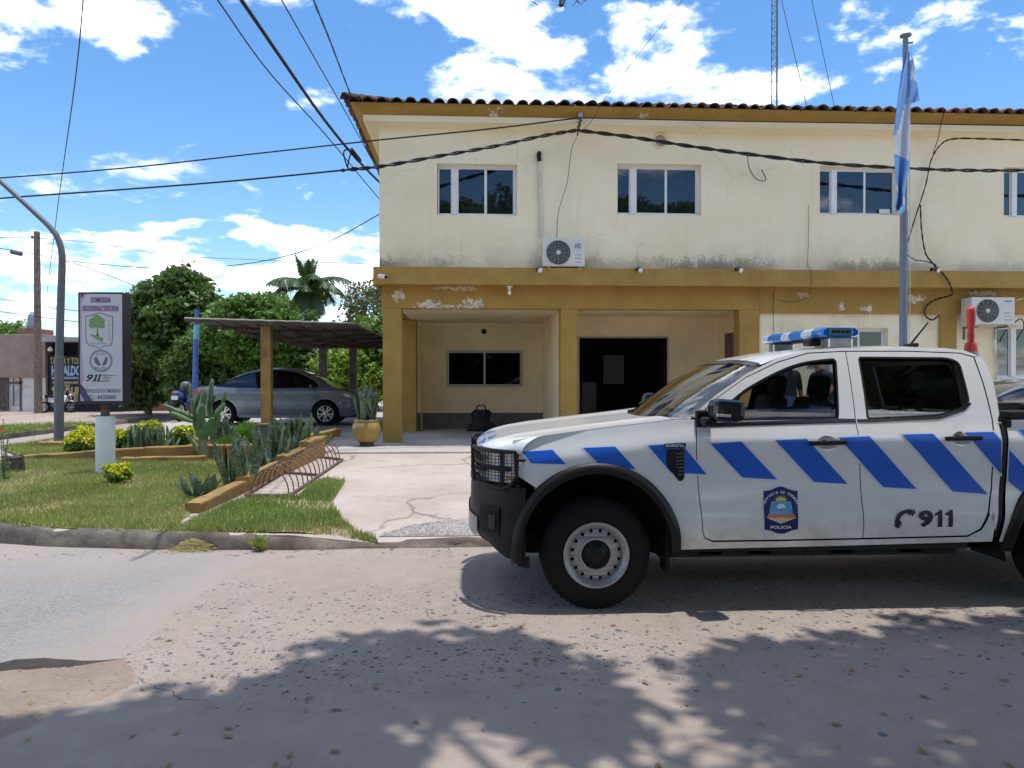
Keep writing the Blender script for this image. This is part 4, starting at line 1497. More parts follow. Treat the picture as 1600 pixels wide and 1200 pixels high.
b.box((xs - 0.03, (sw[0] + sw[1]) / 2 - 0.02, sw[2]), (xs - 0.02, (sw[0] + sw[1]) / 2 + 0.02, sw[3]))
b.build('shutter', M['rust'], ST)

# things inside the doorway
bd = thing('notice_board', (3.2, 20.5, FZ), 'pale notice board standing inside the dark doorway', 'board')
b = MB()
p0, p1 = at(943, 555, 20.5), at(975, 600, 20.5)
b.box((p0.x, 20.5, p1.z), (p1.x, 20.54, p0.z), 0.005)
b.build('panel', M['boardgrey'], bd)
b = MB()
for xx in (p0.x + 0.04, p1.x - 0.04):
    b.box((xx - 0.02, 20.545, FZ + 0.012), (xx + 0.02, 20.58, p0.z))
    b.box((xx - 0.02, 20.36, FZ + 0.012), (xx + 0.02, 20.75, FZ + 0.05))
b.build('stand', M['black'], bd)
cb = thing('filing_cabinet', (2.75, 20.2, FZ + 0.012), 'grey cabinet standing at the left inside the doorway', 'cabinet')
b = MB()
c0, c1 = at(910, 597, 20.2), at(932, 597, 20.2)
b.box((c0.x, 20.2, FZ + 0.012), (c1.x, 20.7, c0.z), 0.01)
b.build('case', M['boardgrey'], cb)
for k in range(3):
    b = MB()
    h = (c0.z - FZ) / 3
    b.box((c0.x + 0.02, 20.185, FZ + 0.03 + h * k), (c1.x - 0.02, 20.199, FZ + h * (k + 1) - 0.02), 0.004)
    b.build('drawer', M['boardgrey'], cb)

# ------------------------------------------------------------------ things on the facade


def ac_unit(name, u0, u1, v0, v1, Y0, depth, label, brand, fan_left=0.10):
    x0, x1 = at(u0, v0, Y0).x, at(u1, v0, Y0).x
    z1, z0 = at(u0, v0, Y0).z, at(u0, v1, Y0).z
    T = thing(name, ((x0 + x1) / 2, Y0 + depth, z0), label, 'air conditioner', 'air conditioner units on the facade')
    b = MB()
    b.box((x0, Y0, z0 + 0.03), (x1, Y0 + depth, z1), 0.018)
    b.build('case', M['ac'], T)
    W_, H_ = x1 - x0, z1 - z0
    cx, cz, R = x0 + W_ * 0.37, z0 + H_ * 0.52, H_ * 0.40
    b = MB()
    b.lathe((cx, Y0 - 0.004, cz), [(0, 0), (R, 0)], 40, 'Y')
    b.build('fan_recess', M['dark'], T)
    b = MB()
    for k in range(1, 9):
        rr = R * k / 8
        b.lathe((cx, Y0 - 0.012, cz), [(rr - 0.007, 0), (rr, -0.006), (rr + 0.003, 0), (rr - 0.007, 0)], 36, 'Y')
    for k in range(12):
        a = PI * k / 6
        b.tube([(cx + 0.05 * math.cos(a), Y0 - 0.014, cz + 0.05 * math.sin(a)), (cx + R * math.cos(a), Y0 - 0.014, cz + R * math.sin(a))], 0.004, 5)
    b.build('fan_grille', M['grille'], T)
    b = MB()
    b.lathe((cx, Y0 - 0.020, cz), [(0, 0), (R * 0.17, 0), (R * 0.19, 0.012)], 20, 'Y')
    b.build('hub_cap', M['ac'], T)
    b = MB()
    for k in range(3):
        zz = z0 + H_ * (0.2 + 0.12 * k)
        b.box((x0 + W_ * 0.76, Y0 - 0.006, zz), (x0 + W_ * 0.92, Y0 + 0.001, zz + 0.012))
    b.build('side_louvre', M['grille'], T)
    for xx in (x0 + 0.1, x1 - 0.12):
        b = MB()
        b.box((xx, Y0 + 0.03, z0), (xx + 0.05, Y0 + depth, z0 + 0.032))
        b.build('foot', M['ac'], T)
    if brand:
        vs, fs = textfit(brand, x0 + W_ * 0.76, x0 + W_ * 0.90, z1 - H_ * 0.34, z1 - H_ * 0.17, 0.02)
        b = MB()
        b.add([(p[0], Y0 - 0.003, p[1]) for p in vs], fs)
        b.build('lettering', M['print_grey'], T, fixn=False)
    else:
        b = MB()
        b.box((x0 + W_ * 0.76, Y0 - 0.005, z1 - H_ * 0.16), (x0 + W_ * 0.92, Y0 - 0.001, z1 - H_ * 0.12))
        b.build('maker_plate', M['print_grey'], T)
    return T, (x0, x1, z0, z1)


T, q = ac_unit('air_conditioner', 848, 914, 371, 418, 14.74, 0.22, 'white air conditioner outdoor unit resting on the ochre ledge', 'HD')
T.location.z = ZB1
ORG[T.name] = T.location.copy()
dz_ = ZB1 - q[2]
for c in T.children:
    c.location.z = -0.0
T2, q2 = ac_unit('air_conditioner', 1518, 1586, 464, 509, 14.62, 0.34, 'white air conditioner outdoor unit under the ledge behind the pickup cone', None)
for xx in (q2[0] + 0.12, q2[1] - 0.14):
    b = MB()
    b.box((xx, 14.64, q2[2] - 0.03), (xx + 0.035, YF + 0.06, q2[2] - 0.001))
    b.box((xx, YF + 0.04, q2[2] - 0.25), (xx + 0.035, YF + 0.06, q2[2] - 0.03))
    b.build('bracket', M['greymetal'], T2)

pipe = thing('conduit_pipe', at(844, 376, YF - 0.05), 'pale vertical conduit pipe with dark wall socket above the air conditioner', 'pipe')
b = MB()
b.tube([at(843, 250, YF - 0.045), at(844, 300, YF - 0.04), at(846, 372, YF - 0.045)], 0.028, 10)
b.build('pipe', M['pvc'], pipe)
b = MB()
b.tube([at(843, 252, YF - 0.045), at(842, 244, YF - 0.05), at(842.5, 240, YF - 0.01), at(842.5, 239.5, YF + 0.02)], 0.045, 10)
b.build('elbow', M['black'], pipe)

vt = thing('wall_vent', at(1032, 231, YF), 'round pinkish vent grille high on the cream wall', 'vent')
b = MB()
c = at(1032, 220, YF)
b.lathe((c.x, YF - 0.012, c.z), [(0.155, 0.011), (0.16, -0.008), (0.115, -0.012), (0.112, 0.006)], 28, 'Y')
b.build('rim', M['inner'], vt)
b = MB()
for k in range(-4, 5):
    h = math.sqrt(max(0, 0.11 ** 2 - (k * 0.025) ** 2))
    b.box((c.x + k * 0.025 - 0.006, YF - 0.010, c.z - h), (c.x + k * 0.025 + 0.006, YF - 0.002, c.z + h))
b.build('slat', M['vent'], vt)
b = MB()
b.lathe((c.x, YF - 0.0015, c.z), [(0, 0), (0.112, 0)], 24, 'Y')
b.build('backing', M['vent'], vt)


def floodlight(u, v, label):
    p = at(u, v, 14.70)
    T = thing('floodlight', (p.x, 14.70, p.z), label, 'floodlight', 'small floodlights on the ledge')
    b = MB()
    b.box((p.x - 0.03, 14.66, p.z - 0.03), (p.x + 0.03, 14.699, p.z + 0.03), 0.004)
    b.tube([(p.x, 14.68, p.z), (p.x, 14.60, p.z - 0.01)], 0.014, 8)
    b.build('bracket', M['black'], T)
    b = MB()
    A = Vector((p.x, 14.60, p.z - 0.0))
    D = Vector((0.25, -0.75, -0.35)).normalized()
    b.tube([A - D * 0.02, A + D * 0.03, A + D * 0.10, A + D * 0.11], [0.028, 0.042, 0.058, 0.054], 14)
    b.build('lamp_head', M['rust'], T)
    b = MB()
    b.tube([A + D * 0.108, A + D * 0.114], [0.05, 0.045], 14)
    b.build('lamp_glass', M['porcelain'], T)


floodlight(840, 421, 'floodlight on the ledge below the air conditioner pipe')
floodlight(995, 421, 'floodlight on the ledge right of the upper air conditioner')
floodlight(1150, 421, 'floodlight on the ledge above the right porch column')
floodlight(1455, 421, 'floodlight on the ledge just right of the flagpole')

cc = thing('security_camera', at(598, 432, 14.70), 'white security camera at the left end of the ledge', 'camera')
p = at(598, 432, 14.70)
b = MB()
b.lathe((p.x - 0.03, 14.70, p.z), [(0, -0.035), (0.045, -0.035), (0.05, 0.0)], 14, 'Y')
b.tube([(p.x - 0.03, 14.67, p.z), (p.x - 0.01, 14.60, p.z - 0.02)], 0.016, 8)
b.build('mount', M['porcelain'], cc)
b = MB()
b.tube([(p.x - 0.06, 14.63, p.z + 0.0), (p.x + 0.07, 14.54, p.z - 0.03)], 0.042, 14)
b.build('housing', M['porcelain'], cc)
b = MB()
b.tube([(p.x + 0.07, 14.54, p.z - 0.03), (p.x + 0.085, 14.53, p.z - 0.034)], 0.034, 14)
b.build('camera_lens', M['black_gloss'], cc)

lb = thing('porch_bulb', at(796, 457, YF - 0.2), 'bare white bulb in a porcelain holder below the ledge', 'lamp')
p = at(796, 464, 14.85)
b = MB()
b.lathe((p.x, 14.85, ZB0 - 0.005), [(0, 0.002), (0.075, 0), (0.075, -0.012), (0.03, -0.03), (0.028, -0.09), (0, -0.09)], 16)
b.build('holder', M['porcelain'], lb)
b = MB()
b.lathe((p.x, 14.85, ZB0 - 0.095), [(0.02, 0.0), (0.034, -0.03), (0.032, -0.06), (0.015, -0.085), (0, -0.088)], 14)
b.build('bulb', M['porcelain'], lb)

bag = thing('black_bag', at(752, 676, 18.2), 'black bag on the porch floor below the window', 'bag')
p = at(752, 672, 18.2)
b = MB()
rr = random.Random(2)


def sack(s, q):
    a = 2 * PI * s
    r = [0.30, 0.34, 0.30, 0.19, 0.20, 0.22, 0.17, 0.02][int(q * 7 + 0.001)]
    z = [0, 0.06, 0.16, 0.22, 0.30, 0.42, 0.50, 0.47][int(q * 7 + 0.001)]
    k = 1 + 0.12 * math.sin(a * 5 + q * 9) + 0.06 * math.sin(a * 9)
    return (p.x + math.cos(a) * r * k, 18.2 + math.sin(a) * r * 0.7 * k, FZ + z)


b.grid(sack, 28, 7)
b.build('sack', M['bin'], bag)
b = MB()
b.tube([(p.x - 0.14, 18.1, FZ + 0.45), (p.x - 0.09, 18.1, FZ + 0.60), (p.x + 0.06, 18.1, FZ + 0.62), (p.x + 0.13, 18.1, FZ + 0.46)], 0.018, 8)
b.build('handle', M['bin'], bag)
hc = tag(MB().lathe((at(756, 518, YB1 - 0.03).x, YB1 - 0.03, at(756, 518, YB1 - 0.03).z), [(0, -0.03), (0.05, -0.025), (0.065, 0.0), (0.06, 0.029)], 16, 'Y').build('wall_bell', M['black']), 'small round dark bell on the wall above the porch window', 'bell')
# ------------------------------------------------------------------ vehicles: body panels laid on a curved skin


def make_panel(W, T, side, outer, holes=(), off=0.0, step=0.09, rim=0.02, zstep=0.03):
    """an outline in x,z laid on the body side y = side*W(x,z); returns (verts, faces, normals) around T"""
    loops = [[Vector((p[0], p[1], 0)) for p in outer]] + [[Vector((p[0], p[1], 0)) for p in h] for h in holes]
    tri = tessellate_polygon(loops)
    flat = [p for l in loops for p in l]
    bm = bmesh.new()
    vs = [bm.verts.new((p.x, p.y, 0)) for p in flat]
    for t in tri:
        try:
            bm.faces.new([vs[i] for i in t])
        except ValueError:
            pass
    for ax in (0, 1):
        lo = min(p[ax] for p in flat)
        hi = max(p[ax] for p in flat)
        step = (step, zstep)[ax]
        k0 = math.floor(lo / step) + 1
        while k0 * step < hi:
            co, no = [0, 0, 0], [0, 0, 0]
            co[ax] = k0 * step
            no[ax] = 1
            bmesh.ops.bisect_plane(bm, geom=bm.verts[:] + bm.edges[:] + bm.faces[:], plane_co=co, plane_no=no, dist=1e-5)
            k0 += 1
    bmesh.ops.remove_doubles(bm, verts=bm.verts[:], dist=1e-5)
    bm.verts.ensure_lookup_table()
    bm.verts.index_update()
    P2 = [(v.co.x, v.co.y) for v in bm.verts]
    V, N = [], []
    h = 0.004
    for x, z in P2:
        w = W(x, z)
        wx = (W(x + h, z) - W(x - h, z)) / (2 * h)
        wz = (W(x, z + h) - W(x, z - h)) / (2 * h)
        n = Vector((-wx, 1.0, -wz)).normalized()
        p = Vector((x, w, z)) + n * off
        V.append((p.x, side * p.y, p.z))
        N.append((n.x, side * n.y, n.z))
    Fs = []
    for f in bm.faces:
        idx = [v.index for v in f.verts]
        a = f.normal.z
        want = -side            # side -1 (near): xz-plane normal toward -y
        if (a > 0) == (side < 0):
            pass
        else:
            idx.reverse()
        Fs.append(idx)
    if rim:
        for e in bm.edges:
            if e.is_boundary:
                i, j = e.verts[0].index, e.verts[1].index
                a, b = Vector(V[i]), Vector(V[j])
                ni, nj = Vector(N[i]), Vector(N[j])
                k = len(V)
                d = (b - a).normalized()
                rn = d.cross(ni)
                V += [a, b, b - nj * rim, a - ni * rim]
                N += [rn] * 4
                Fs.append([k, k + 1, k + 2, k + 3])
    bm.free()
    return [tuple(v) for v in V], Fs, [tuple(n) for n in N]


def panel_obj(name, W, T, outer, holes, m, off=0.0, step=0.09, rim=0.02, sides=(-1,), parent=None, zstep=0.03):
    """one mesh object for each side of the vehicle; returns the list (near side first)"""
    res = []
    for s in sides:
        V, Fs, N = make_panel(W, T, s, outer, holes, off, step, rim, zstep)
        me = bpy.data.meshes.new(name)
        me.from_pydata(V, [], Fs)
        me.polygons.foreach_set('use_smooth', [True] * len(Fs))
        me.materials.append(m)
        me.update()
        me.normals_split_custom_set_from_vertices(N)
        o = bpy.data.objects.new(name, me)
        COL.objects.link(o)
        o.parent = parent[s] if isinstance(parent, dict) else (parent or T)
        ORG[o.name] = org(T)
        res.append(o)
    return res


def lobj(mb, name, m, parent, fixn=True):
    """build in the vehicle's local coordinates"""
    o = mb.build(name, m, None, None, fixn, True)
    o.parent = parent
    ORG[o.name] = org(parent)
    return o


def wheel(T, x, y, side, R, width, rimR, steel=True, parent_name='wheel'):
    """y: outer face of the tyre; side -1 faces the camera"""
    s = side
    b = MB()
    w = width
    prof = [(rimR * 0.99, -0.02), (rimR + 0.012, -0.002), (rimR + 0.03, 0.004), (rimR + 0.06, 0.006), (rimR + 0.062, 0.003), (R - 0.05, 0.0), (R - 0.047, -0.004), (R - 0.022, -0.012), (R - 0.006, -0.03), (R, -0.05)]
    prof = prof + [(R - 0.001, -0.5 * w - 0.006), (R - 0.012, -0.5 * w - 0.004), (R - 0.012, -0.5 * w + 0.004), (R - 0.001, -0.5 * w + 0.006)][::-1]
    prof = prof + [(R, -w + 0.05), (R - 0.02, -w + 0.012), (R - 0.06, -w), (rimR, -w + 0.02)]
    b.lathe((x, y, R), [(r, s * h) for r, h in prof], 56, 'Y')
    # shoulder lugs
    for k in range(56):
        a = 2 * PI * k / 56
        c, sn = math.cos(a), math.sin(a)
        t = Vector((-sn, 0, c)) * (0.011)
        ro = Vector((c, 0, sn))
        P = Vector((x, y, R))
        a0 = P + ro * (R - 0.030) + Vector((0, s * -0.008, 0))
        a1 = P + ro * (R - 0.002) + Vector((0, s * -0.036, 0))
        out = Vector((0, s * 0.006, 0))
        vs = [a0 - t, a0 + t, a1 + t, a1 - t, a0 - t + out, a0 + t + out, a1 + t + ro * 0.002 + out * 0.5, a1 - t + ro * 0.002 + out * 0.5]
        b.add(vs, [(4, 5, 6, 7), (0, 1, 5, 4), (1, 2, 6, 5), (2, 3, 7, 6), (3, 0, 4, 7)])
    wh = lobj(b, parent_name, M['rubber'], T)
    return wh


def steel_rim(T, wh, x, y, side, R, rimR):
    s = side
    b = MB()
    P = (x, y, R)
    b.lathe(P, [(r, s * h) for r, h in [(rimR * 0.99, -0.10), (rimR * 0.985, -0.006), (rimR + 0.012, 0.002), (rimR + 0.012, 0.010), (rimR - 0.004, 0.010), (rimR - 0.012, -0.004), (rimR - 0.022, -0.012), (rimR - 0.030, -0.020), (rimR - 0.034, -0.045)]], 48, 'Y')
    # dished disc with round ventilation holes
    ro, ri = rimR - 0.030, rimR * 0.56
    outer = [(ro * math.cos(2 * PI * k / 48), ro * math.sin(2 * PI * k / 48)) for k in range(48)]
    holes = []
    for k in range(16):
        a = 2 * PI * (k + 0.5) / 16
        c = rimR * 0.76
        holes.append([(c * math.cos(a) + 0.0125 * math.cos(2 * PI * j / 10), c * math.sin(a) + 0.0125 * math.sin(2 * PI * j / 10)) for j in range(10)])
    holes.append([(ri * math.cos(2 * PI * k / 40), ri * math.sin(2 * PI * k / 40)) for k in range(40)])
    bb = MB()
    bb.prism(outer, 0, 0.004, 'Y', holes=holes)

    def dish(p):
        r = math.hypot(p[0], p[2])
        t = (r - ri) / (ro - ri)
        return (x + p[0], y + s * (-0.044 + 0.016 * math.sin(PI * t) + (0.022 * (1 - t) ** 3) - (0.004 if p[1] > 0.002 else 0)), R + p[2])
    b.add([dish(p) for p in bb.v], bb.f)
    b.lathe(P, [(r, s * h) for r, h in [(ri + 0.002, -0.024), (ri - 0.004, -0.012), (ri - 0.016, -0.010), (ri - 0.022, -0.020), (ri - 0.024, -0.05)]], 40, 'Y')
    lobj(b, 'rim', M['steel'], wh)
    b = MB()
    b.lathe(P, [(r, s * h) for r, h in [(0, -0.100), (rimR * 0.97, -0.100)]], 40, 'Y')
    b.lathe(P, [(r, s * h) for r, h in [(ri - 0.020, -0.050), (ri - 0.026, -0.026), (ri * 0.80, -0.018), (ri * 0.55, -0.020), (ri * 0.5, -0.006), (ri * 0.36, 0.002), (0, 0.004)]], 32, 'Y')
    for k in range(6):
        a = 2 * PI * k / 6
        c = ri * 0.68
        b.lathe((x + c * math.cos(a), y, R + c * math.sin(a)), [(0.011, s * -0.022), (0.011, s * -0.004), (0.006, s * 0.0), (0, s * 0.0)], 6, 'Y', smooth=False)
    lobj(b, 'hub', M['black'], wh)


# ------------------------------------------------------------------ police pickup
WHR = 0.381
TY = 5.20 + 0.93                       # centre line of the truck
pw_ = at(932, 872, 5.22)
TX = pw_.x
TR = thing('police_pickup', (TX, TY, 0), 'white police pickup truck with blue diagonal stripes parked along the street', 'pickup truck')
ZSH = [(-0.95, 1.10), (-0.70, 1.135), (-0.4, 1.185), (0.0, 1.235), (0.35, 1.275), (0.68, 1.315), (0.8, 1.32), (9, 1.32)]


def zs(x):
    for i in range(len(ZSH) - 1):
        if x <= ZSH[i + 1][0]:
            t = (x - ZSH[i][0]) / (ZSH[i + 1][0] - ZSH[i][0])
            return ZSH[i][1] + (ZSH[i + 1][1] - ZSH[i][1]) * max(0, t)
    return 1.32


def plan(x):
    if x < -0.22:
        t = min(0.9995, (-x - 0.22) / 0.63)
        return 0.93 * (1 - t ** 3.0) ** (1 / 3.0)
    if x > 4.0:
        return 0.93 - 0.03 * ((x - 4.0) / 0.5) ** 2
    return 0.93


def WT(x, z):
    w = plan(x)
    zz = z + 1.32 - zs(x)
    if zz < 0.62:
        w -= 0.055 * ((0.62 - zz) / 0.25) ** 2
    w += 0.012 * math.exp(-((zz - 0.62) / 0.10) ** 2) - 0.012 * math.exp(-((zz - 0.88) / 0.16) ** 2)
    w -= 0.055 * sstep(1.14, 1.34, zz)
    if zz > 1.30:
        d = zz - 1.30
        w -= 0.30 * d + 0.16 * d * d - 0.30 * 0.03 * (1 - math.exp(-d / 0.03))
    return w


def tpx(u, v, W=WT):
    """photo point on the near side skin, in truck coordinates"""
    y = 0.93
    for _ in range(8):
        p = at(u, v, TY - y)
        y = W(p.x - TX, p.z)
    return (p.x - TX, p.z)


def PL(*pts):
    return [tpx(u, v) for u, v in pts]


BOTH = (-1, 1)
# wheel arch outline shared by fender, bumper and bed
AR = 0.545


def arch(cx, a0, a1, r=AR, n=28, zc=WHR + 0.03):
    return [(cx + r * math.cos(rad(a0 + (a1 - a0) * k / n)), zc + 1.03 * r * math.sin(rad(a0 + (a1 - a0) * k / n))) for k in range(n + 1)]


WB = 3.48
# fender
zr0 = tpx(1064, 858)[1]
door_edge = PL((1087, 655), (1088, 700), (1091, 760), (1098, 830), (1101, 840))
fe = PL((811, 701), (815, 694))
ftop = [(x, zs(x) + 0.012) for x in (-0.58, -0.45, -0.3, -0.15, 0, 0.15, 0.3, 0.45, 0.58)]
fd = [fe[0]] + ftop + [door_edge[0]] + door_edge[1:] + PL((1108, 848), (1110, 857), (1064, 859)) + [p for p in arch(0, -2, 157)] + PL((836, 762), (809, 744))
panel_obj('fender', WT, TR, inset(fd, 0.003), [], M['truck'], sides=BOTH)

# doors (the window is an opening in the panel)
fwin = roundpoly(PL((1112, 656), (1160, 612), (1205, 586), (1250, 567), (1305, 561), (1309, 653)), [0.01, 0.08, 0.12, 0.12, 0.03, 0.02])
fdoor = door_edge + PL((1113, 845), (1200, 844), (1348, 841), (1345, 768), (1337, 660), (1321, 549), (1262, 552), (1215, 566), (1165, 590), (1120, 622))
def dish_hole(u0, u1, v):
    (xa_, za_), (xc_, zc_) = tpx(u0, v), tpx(u1, v - 1)
    cx_, cz_ = (xa_ + xc_) / 2, (za_ + zc_) / 2 - 0.004
    return [(cx_ + 0.072 * math.cos(2 * PI * k / 24), cz_ + 0.050 * math.sin(2 * PI * k / 24)) for k in range(24)]


HD1, HD2 = (1263, 1322, 692), (1475, 1532, 685)
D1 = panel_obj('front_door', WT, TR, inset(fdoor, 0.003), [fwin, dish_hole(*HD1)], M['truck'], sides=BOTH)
rwin = roundpoly(PL((1342, 559), (1480, 560), (1498, 566), (1514, 628), (1503, 638), (1466, 649), (1356, 654)), [0.02, 0.05, 0.06, 0.05, 0.04, 0.08, 0.02])
rdoor = PL((1348, 841), (1345, 768), (1337, 660), (1321, 549), (1420, 549), (1500, 552), (1521, 558), (1536, 600), (1550, 656), (1553, 690), (1549, 760), (1544, 800), (1532, 826), (1512, 837))
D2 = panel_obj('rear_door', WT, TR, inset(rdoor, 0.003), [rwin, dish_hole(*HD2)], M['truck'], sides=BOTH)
# cab shell: sill, pillars and rear quarter as one skin just behind the doors
sill = PL((1103, 842), (1113, 847), (1200, 846), (1348, 843), (1512, 839), (1534, 828), (1547, 803), (1553, 795), (1550, 846), (1300, 853), (1064, 859), (1100, 846))
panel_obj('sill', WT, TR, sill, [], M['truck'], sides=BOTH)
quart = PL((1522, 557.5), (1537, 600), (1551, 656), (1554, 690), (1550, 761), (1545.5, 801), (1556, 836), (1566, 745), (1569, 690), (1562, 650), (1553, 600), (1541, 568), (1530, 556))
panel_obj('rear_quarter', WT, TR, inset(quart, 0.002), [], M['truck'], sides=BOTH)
rail = PL((1085, 651), (1122, 618), (1166, 587), (1216, 562), (1264, 549), (1322, 546), (1420, 546), (1505, 549), (1528, 556), (1521, 555), (1500, 549.5), (1420, 547), (1321, 547.5))
rail = PL((1080, 650), (1120, 616), (1166, 584), (1216, 559), (1264, 547), (1322, 544), (1420, 544), (1505, 547), (1529, 556), (1522, 557), (1500, 551), (1420, 548), (1321, 548), (1262, 551), (1215, 565), (1165, 589), (1120, 621), (1087, 653))
panel_obj('roof_rail', WT, TR, rail, [], M['truck'], sides=BOTH, step=0.12)


def shell(name, poly, holes, m, off):
    return panel_obj(name, WT, TR, poly, holes, m, off, sides=BOTH, rim=0.015)


# black inner frames that show as seams and window rubbers
shell('door_frame', PL((1095, 836), (1345, 838), (1540, 820), (1550, 690), (1548, 655), (1522, 560), (1420, 550), (1322, 550), (1262, 553), (1120, 624), (1089, 660)),
      [inset(fwin, 0.012), inset(rwin, 0.012)], M['black'], -0.012)
panel_obj('window_strip', WT, TR, PL((1106, 661), (1200, 658), (1309, 654), (1336, 654.5), (1337, 660), (1200, 664.5), (1104, 667.5)), [], M['black_gloss'], 0.004, sides=BOTH, rim=0.004)
panel_obj('window_strip', WT, TR, PL((1339, 655), (1356, 655), (1466, 650.5), (1503, 639.5), (1515, 629), (1517.5, 630.5), (1506, 643), (1468, 655), (1356, 660), (1340, 660)), [], M['black_gloss'], 0.004, sides=BOTH, rim=0.004)
panel_obj('window_seal', WT, TR, inset(fwin, -0.008), [inset(fwin, 0.006)], M['black'], 0.0025, sides=BOTH, rim=0.004)
panel_obj('window_seal', WT, TR, inset(rwin, -0.008), [inset(rwin, 0.006)], M['black'], 0.0025, sides=BOTH, rim=0.004)
panel_obj('quarter_trim', WT, TR, roundpoly(PL((1487, 562), (1499, 566), (1514, 628), (1504, 637), (1502, 632)), 0.02), [], M['black_gloss'], -0.003, sides=BOTH, rim=0.006)
panel_obj('door_card', WT, TR, PL((1104, 660), (1200, 657), (1309, 653), (1342, 654), (1356, 652), (1466, 647), (1500, 637), (1540, 660), (1540, 800), (1115, 825)), [], M['seat'], -0.045, sides=BOTH, rim=0.01)
# panes
panel_obj('front_pane', WT, TR, inset(fwin, -0.01), [], M['car_glass'], -0.010, sides=BOTH, rim=0)
panel_obj('rear_pane', WT, TR, inset(rwin, -0.01), [], M['tint_glass'], -0.010, sides=BOTH, rim=0)
for s, uu in ((0, 1),):
    b = MB()
    q0, q1 = tpx(1133, 640), tpx(1160, 608)
    for sd in BOTH:
        P0 = Vector((tpx(1135, 655)[0], sd * (WT(*tpx(1135, 655)) - 0.02), tpx(1135, 655)[1]))
        P1 = Vector((tpx(1160, 613)[0], sd * (WT(*tpx(1160, 613)) - 0.02), tpx(1160, 613)[1]))
        b.tube([P0, P1], 0.012, 6)
    lobj(b, 'quarter_divider', M['black'], TR)

# hood and cowl: crowned sheet between the fenders
hx = [tuple(at(u, v, TY)) for u, v in ((800, 671), (835, 666), (900, 658), (985, 648))]
HZ = [(-0.845, 1.02), (-0.80, 1.085), (-0.72, 1.135), (-0.62, 1.165)] + [(p[0] - TX, p[2]) for p in hx]


def hz(x):
    P = HZ
    if x <= P[0][0]:
        return P[0][1]
    for i in range(len(P) - 1):
        if x <= P[i + 1][0]:
            t = (x - P[i][0]) / (P[i + 1][0] - P[i][0])
            return P[i][1] + (P[i + 1][1] - P[i][1]) * t
    return P[-1][1] + (x - P[-1][0]) * 0.05


def hoodpt(s, t):
    y = (t * 2 - 1)
    yy = abs(y)
    yn = yy * 0.885
    xf = -0.22 - 0.63 * (1 - (yn / 0.93) ** 3) ** (1 / 3) + 0.035
    xb = 0.44 + 0.22 * yy ** 2.2
    x = xf + (xb - xf) * s ** 1.6
    w = 0.885 + (min(WT(x, zs(x) + 0.012) - 0.004, 0.90) - 0.885) * sstep(-0.35, 0.1, x)
    zc = hz(max(x, -0.62)) - 0.03 * sstep(-0.55, -0.85, x)
    ze = zs(x) + 0.012
    z = ze + (zc - ze) * (1 - yy ** 3.2)
    z += 0.012 * math.exp(-((yy - 0.62) / 0.12) ** 2)
    d = min(1, max(0, (x - xf) / 0.16))
    f = math.sqrt(max(0, 1 - (1 - d) ** 2.2))
    return (x, y * w, 1.075 + (z - 1.075) * f)


b = MB()
b.grid(hoodpt, 40, 36)
HOOD = lobj(b, 'hood', M['truck'], TR)
b = MB()
b.grid(lambda s, t: (0.42 + 0.24 * abs(2 * t - 1) ** 2.2 + 0.14 * s, (2 * t - 1) * 0.86, 1.285 + 0.02 * s - 0.005), 3, 20)
lobj(b, 'cowl', M['black'], TR)

# windshield and roof
RP = [tpx(u, v) for u, v in ((1190, 569.5), (1216, 559), (1264, 547.5), (1322, 544.5), (1420, 544.5), (1505, 547.5), (1527, 555))]
RCZ = [1.733, 1.768, 1.810, 1.838, 1.850, 1.836, 1.805]
RC = [(p[0] - dx, z) for p, dx, z in zip(RP, (0.05, 0.03, 0.01, 0, 0, 0.02, 0.03), RCZ)]


def roofpt(s, t):
    y = t * 2 - 1
    k = s * (len(RP) - 1)
    i = min(len(RP) - 2, int(k))
    f = k - i
    ex = RP[i][0] + (RP[i + 1][0] - RP[i][0]) * f
    ez = RP[i][1] + (RP[i + 1][1] - RP[i][1]) * f
    cx = RC[i][0] + (RC[i + 1][0] - RC[i][0]) * f
    cz = RC[i][1] + (RC[i + 1][1] - RC[i][1]) * f
    w = WT(ex, ez) - 0.002
    a = abs(y) ** 2.3
    x = cx + (ex - cx) * a
    z = cz + (ez - cz) * abs(y) ** 3.4
    z -= 0.006 * math.exp(-((abs(y) - 0.55) / 0.03) ** 2)
    return (x, y * w, z)


b = MB()
b.grid(roofpt, 36, 36)
lobj(b, 'roof', M['truck'], TR)


def wind(s, t):
    y = t * 2 - 1
    p0 = Vector((0.46 + 0.20 * abs(y) ** 2.0, y * 0.855, 1.292 + 0.012 * abs(y)))
    p1 = Vector(roofpt(0, t))
    p = p0.lerp(p1, s)
    p.x -= 0.02 * math.sin(PI * s)
    p.z += 0.022 * math.sin(PI * s)
    return p


b = MB()
b.grid(wind, 14, 20)
lobj(b, 'windshield', M['car_glass'], TR)
b = MB()
b.grid(lambda s, t: tuple(wind(0.93 + 0.075 * s, 0.015 + 0.97 * t) + Vector((-0.003, 0, 0.004))), 2, 20)
lobj(b, 'windshield_band', M['black_gloss'], TR)
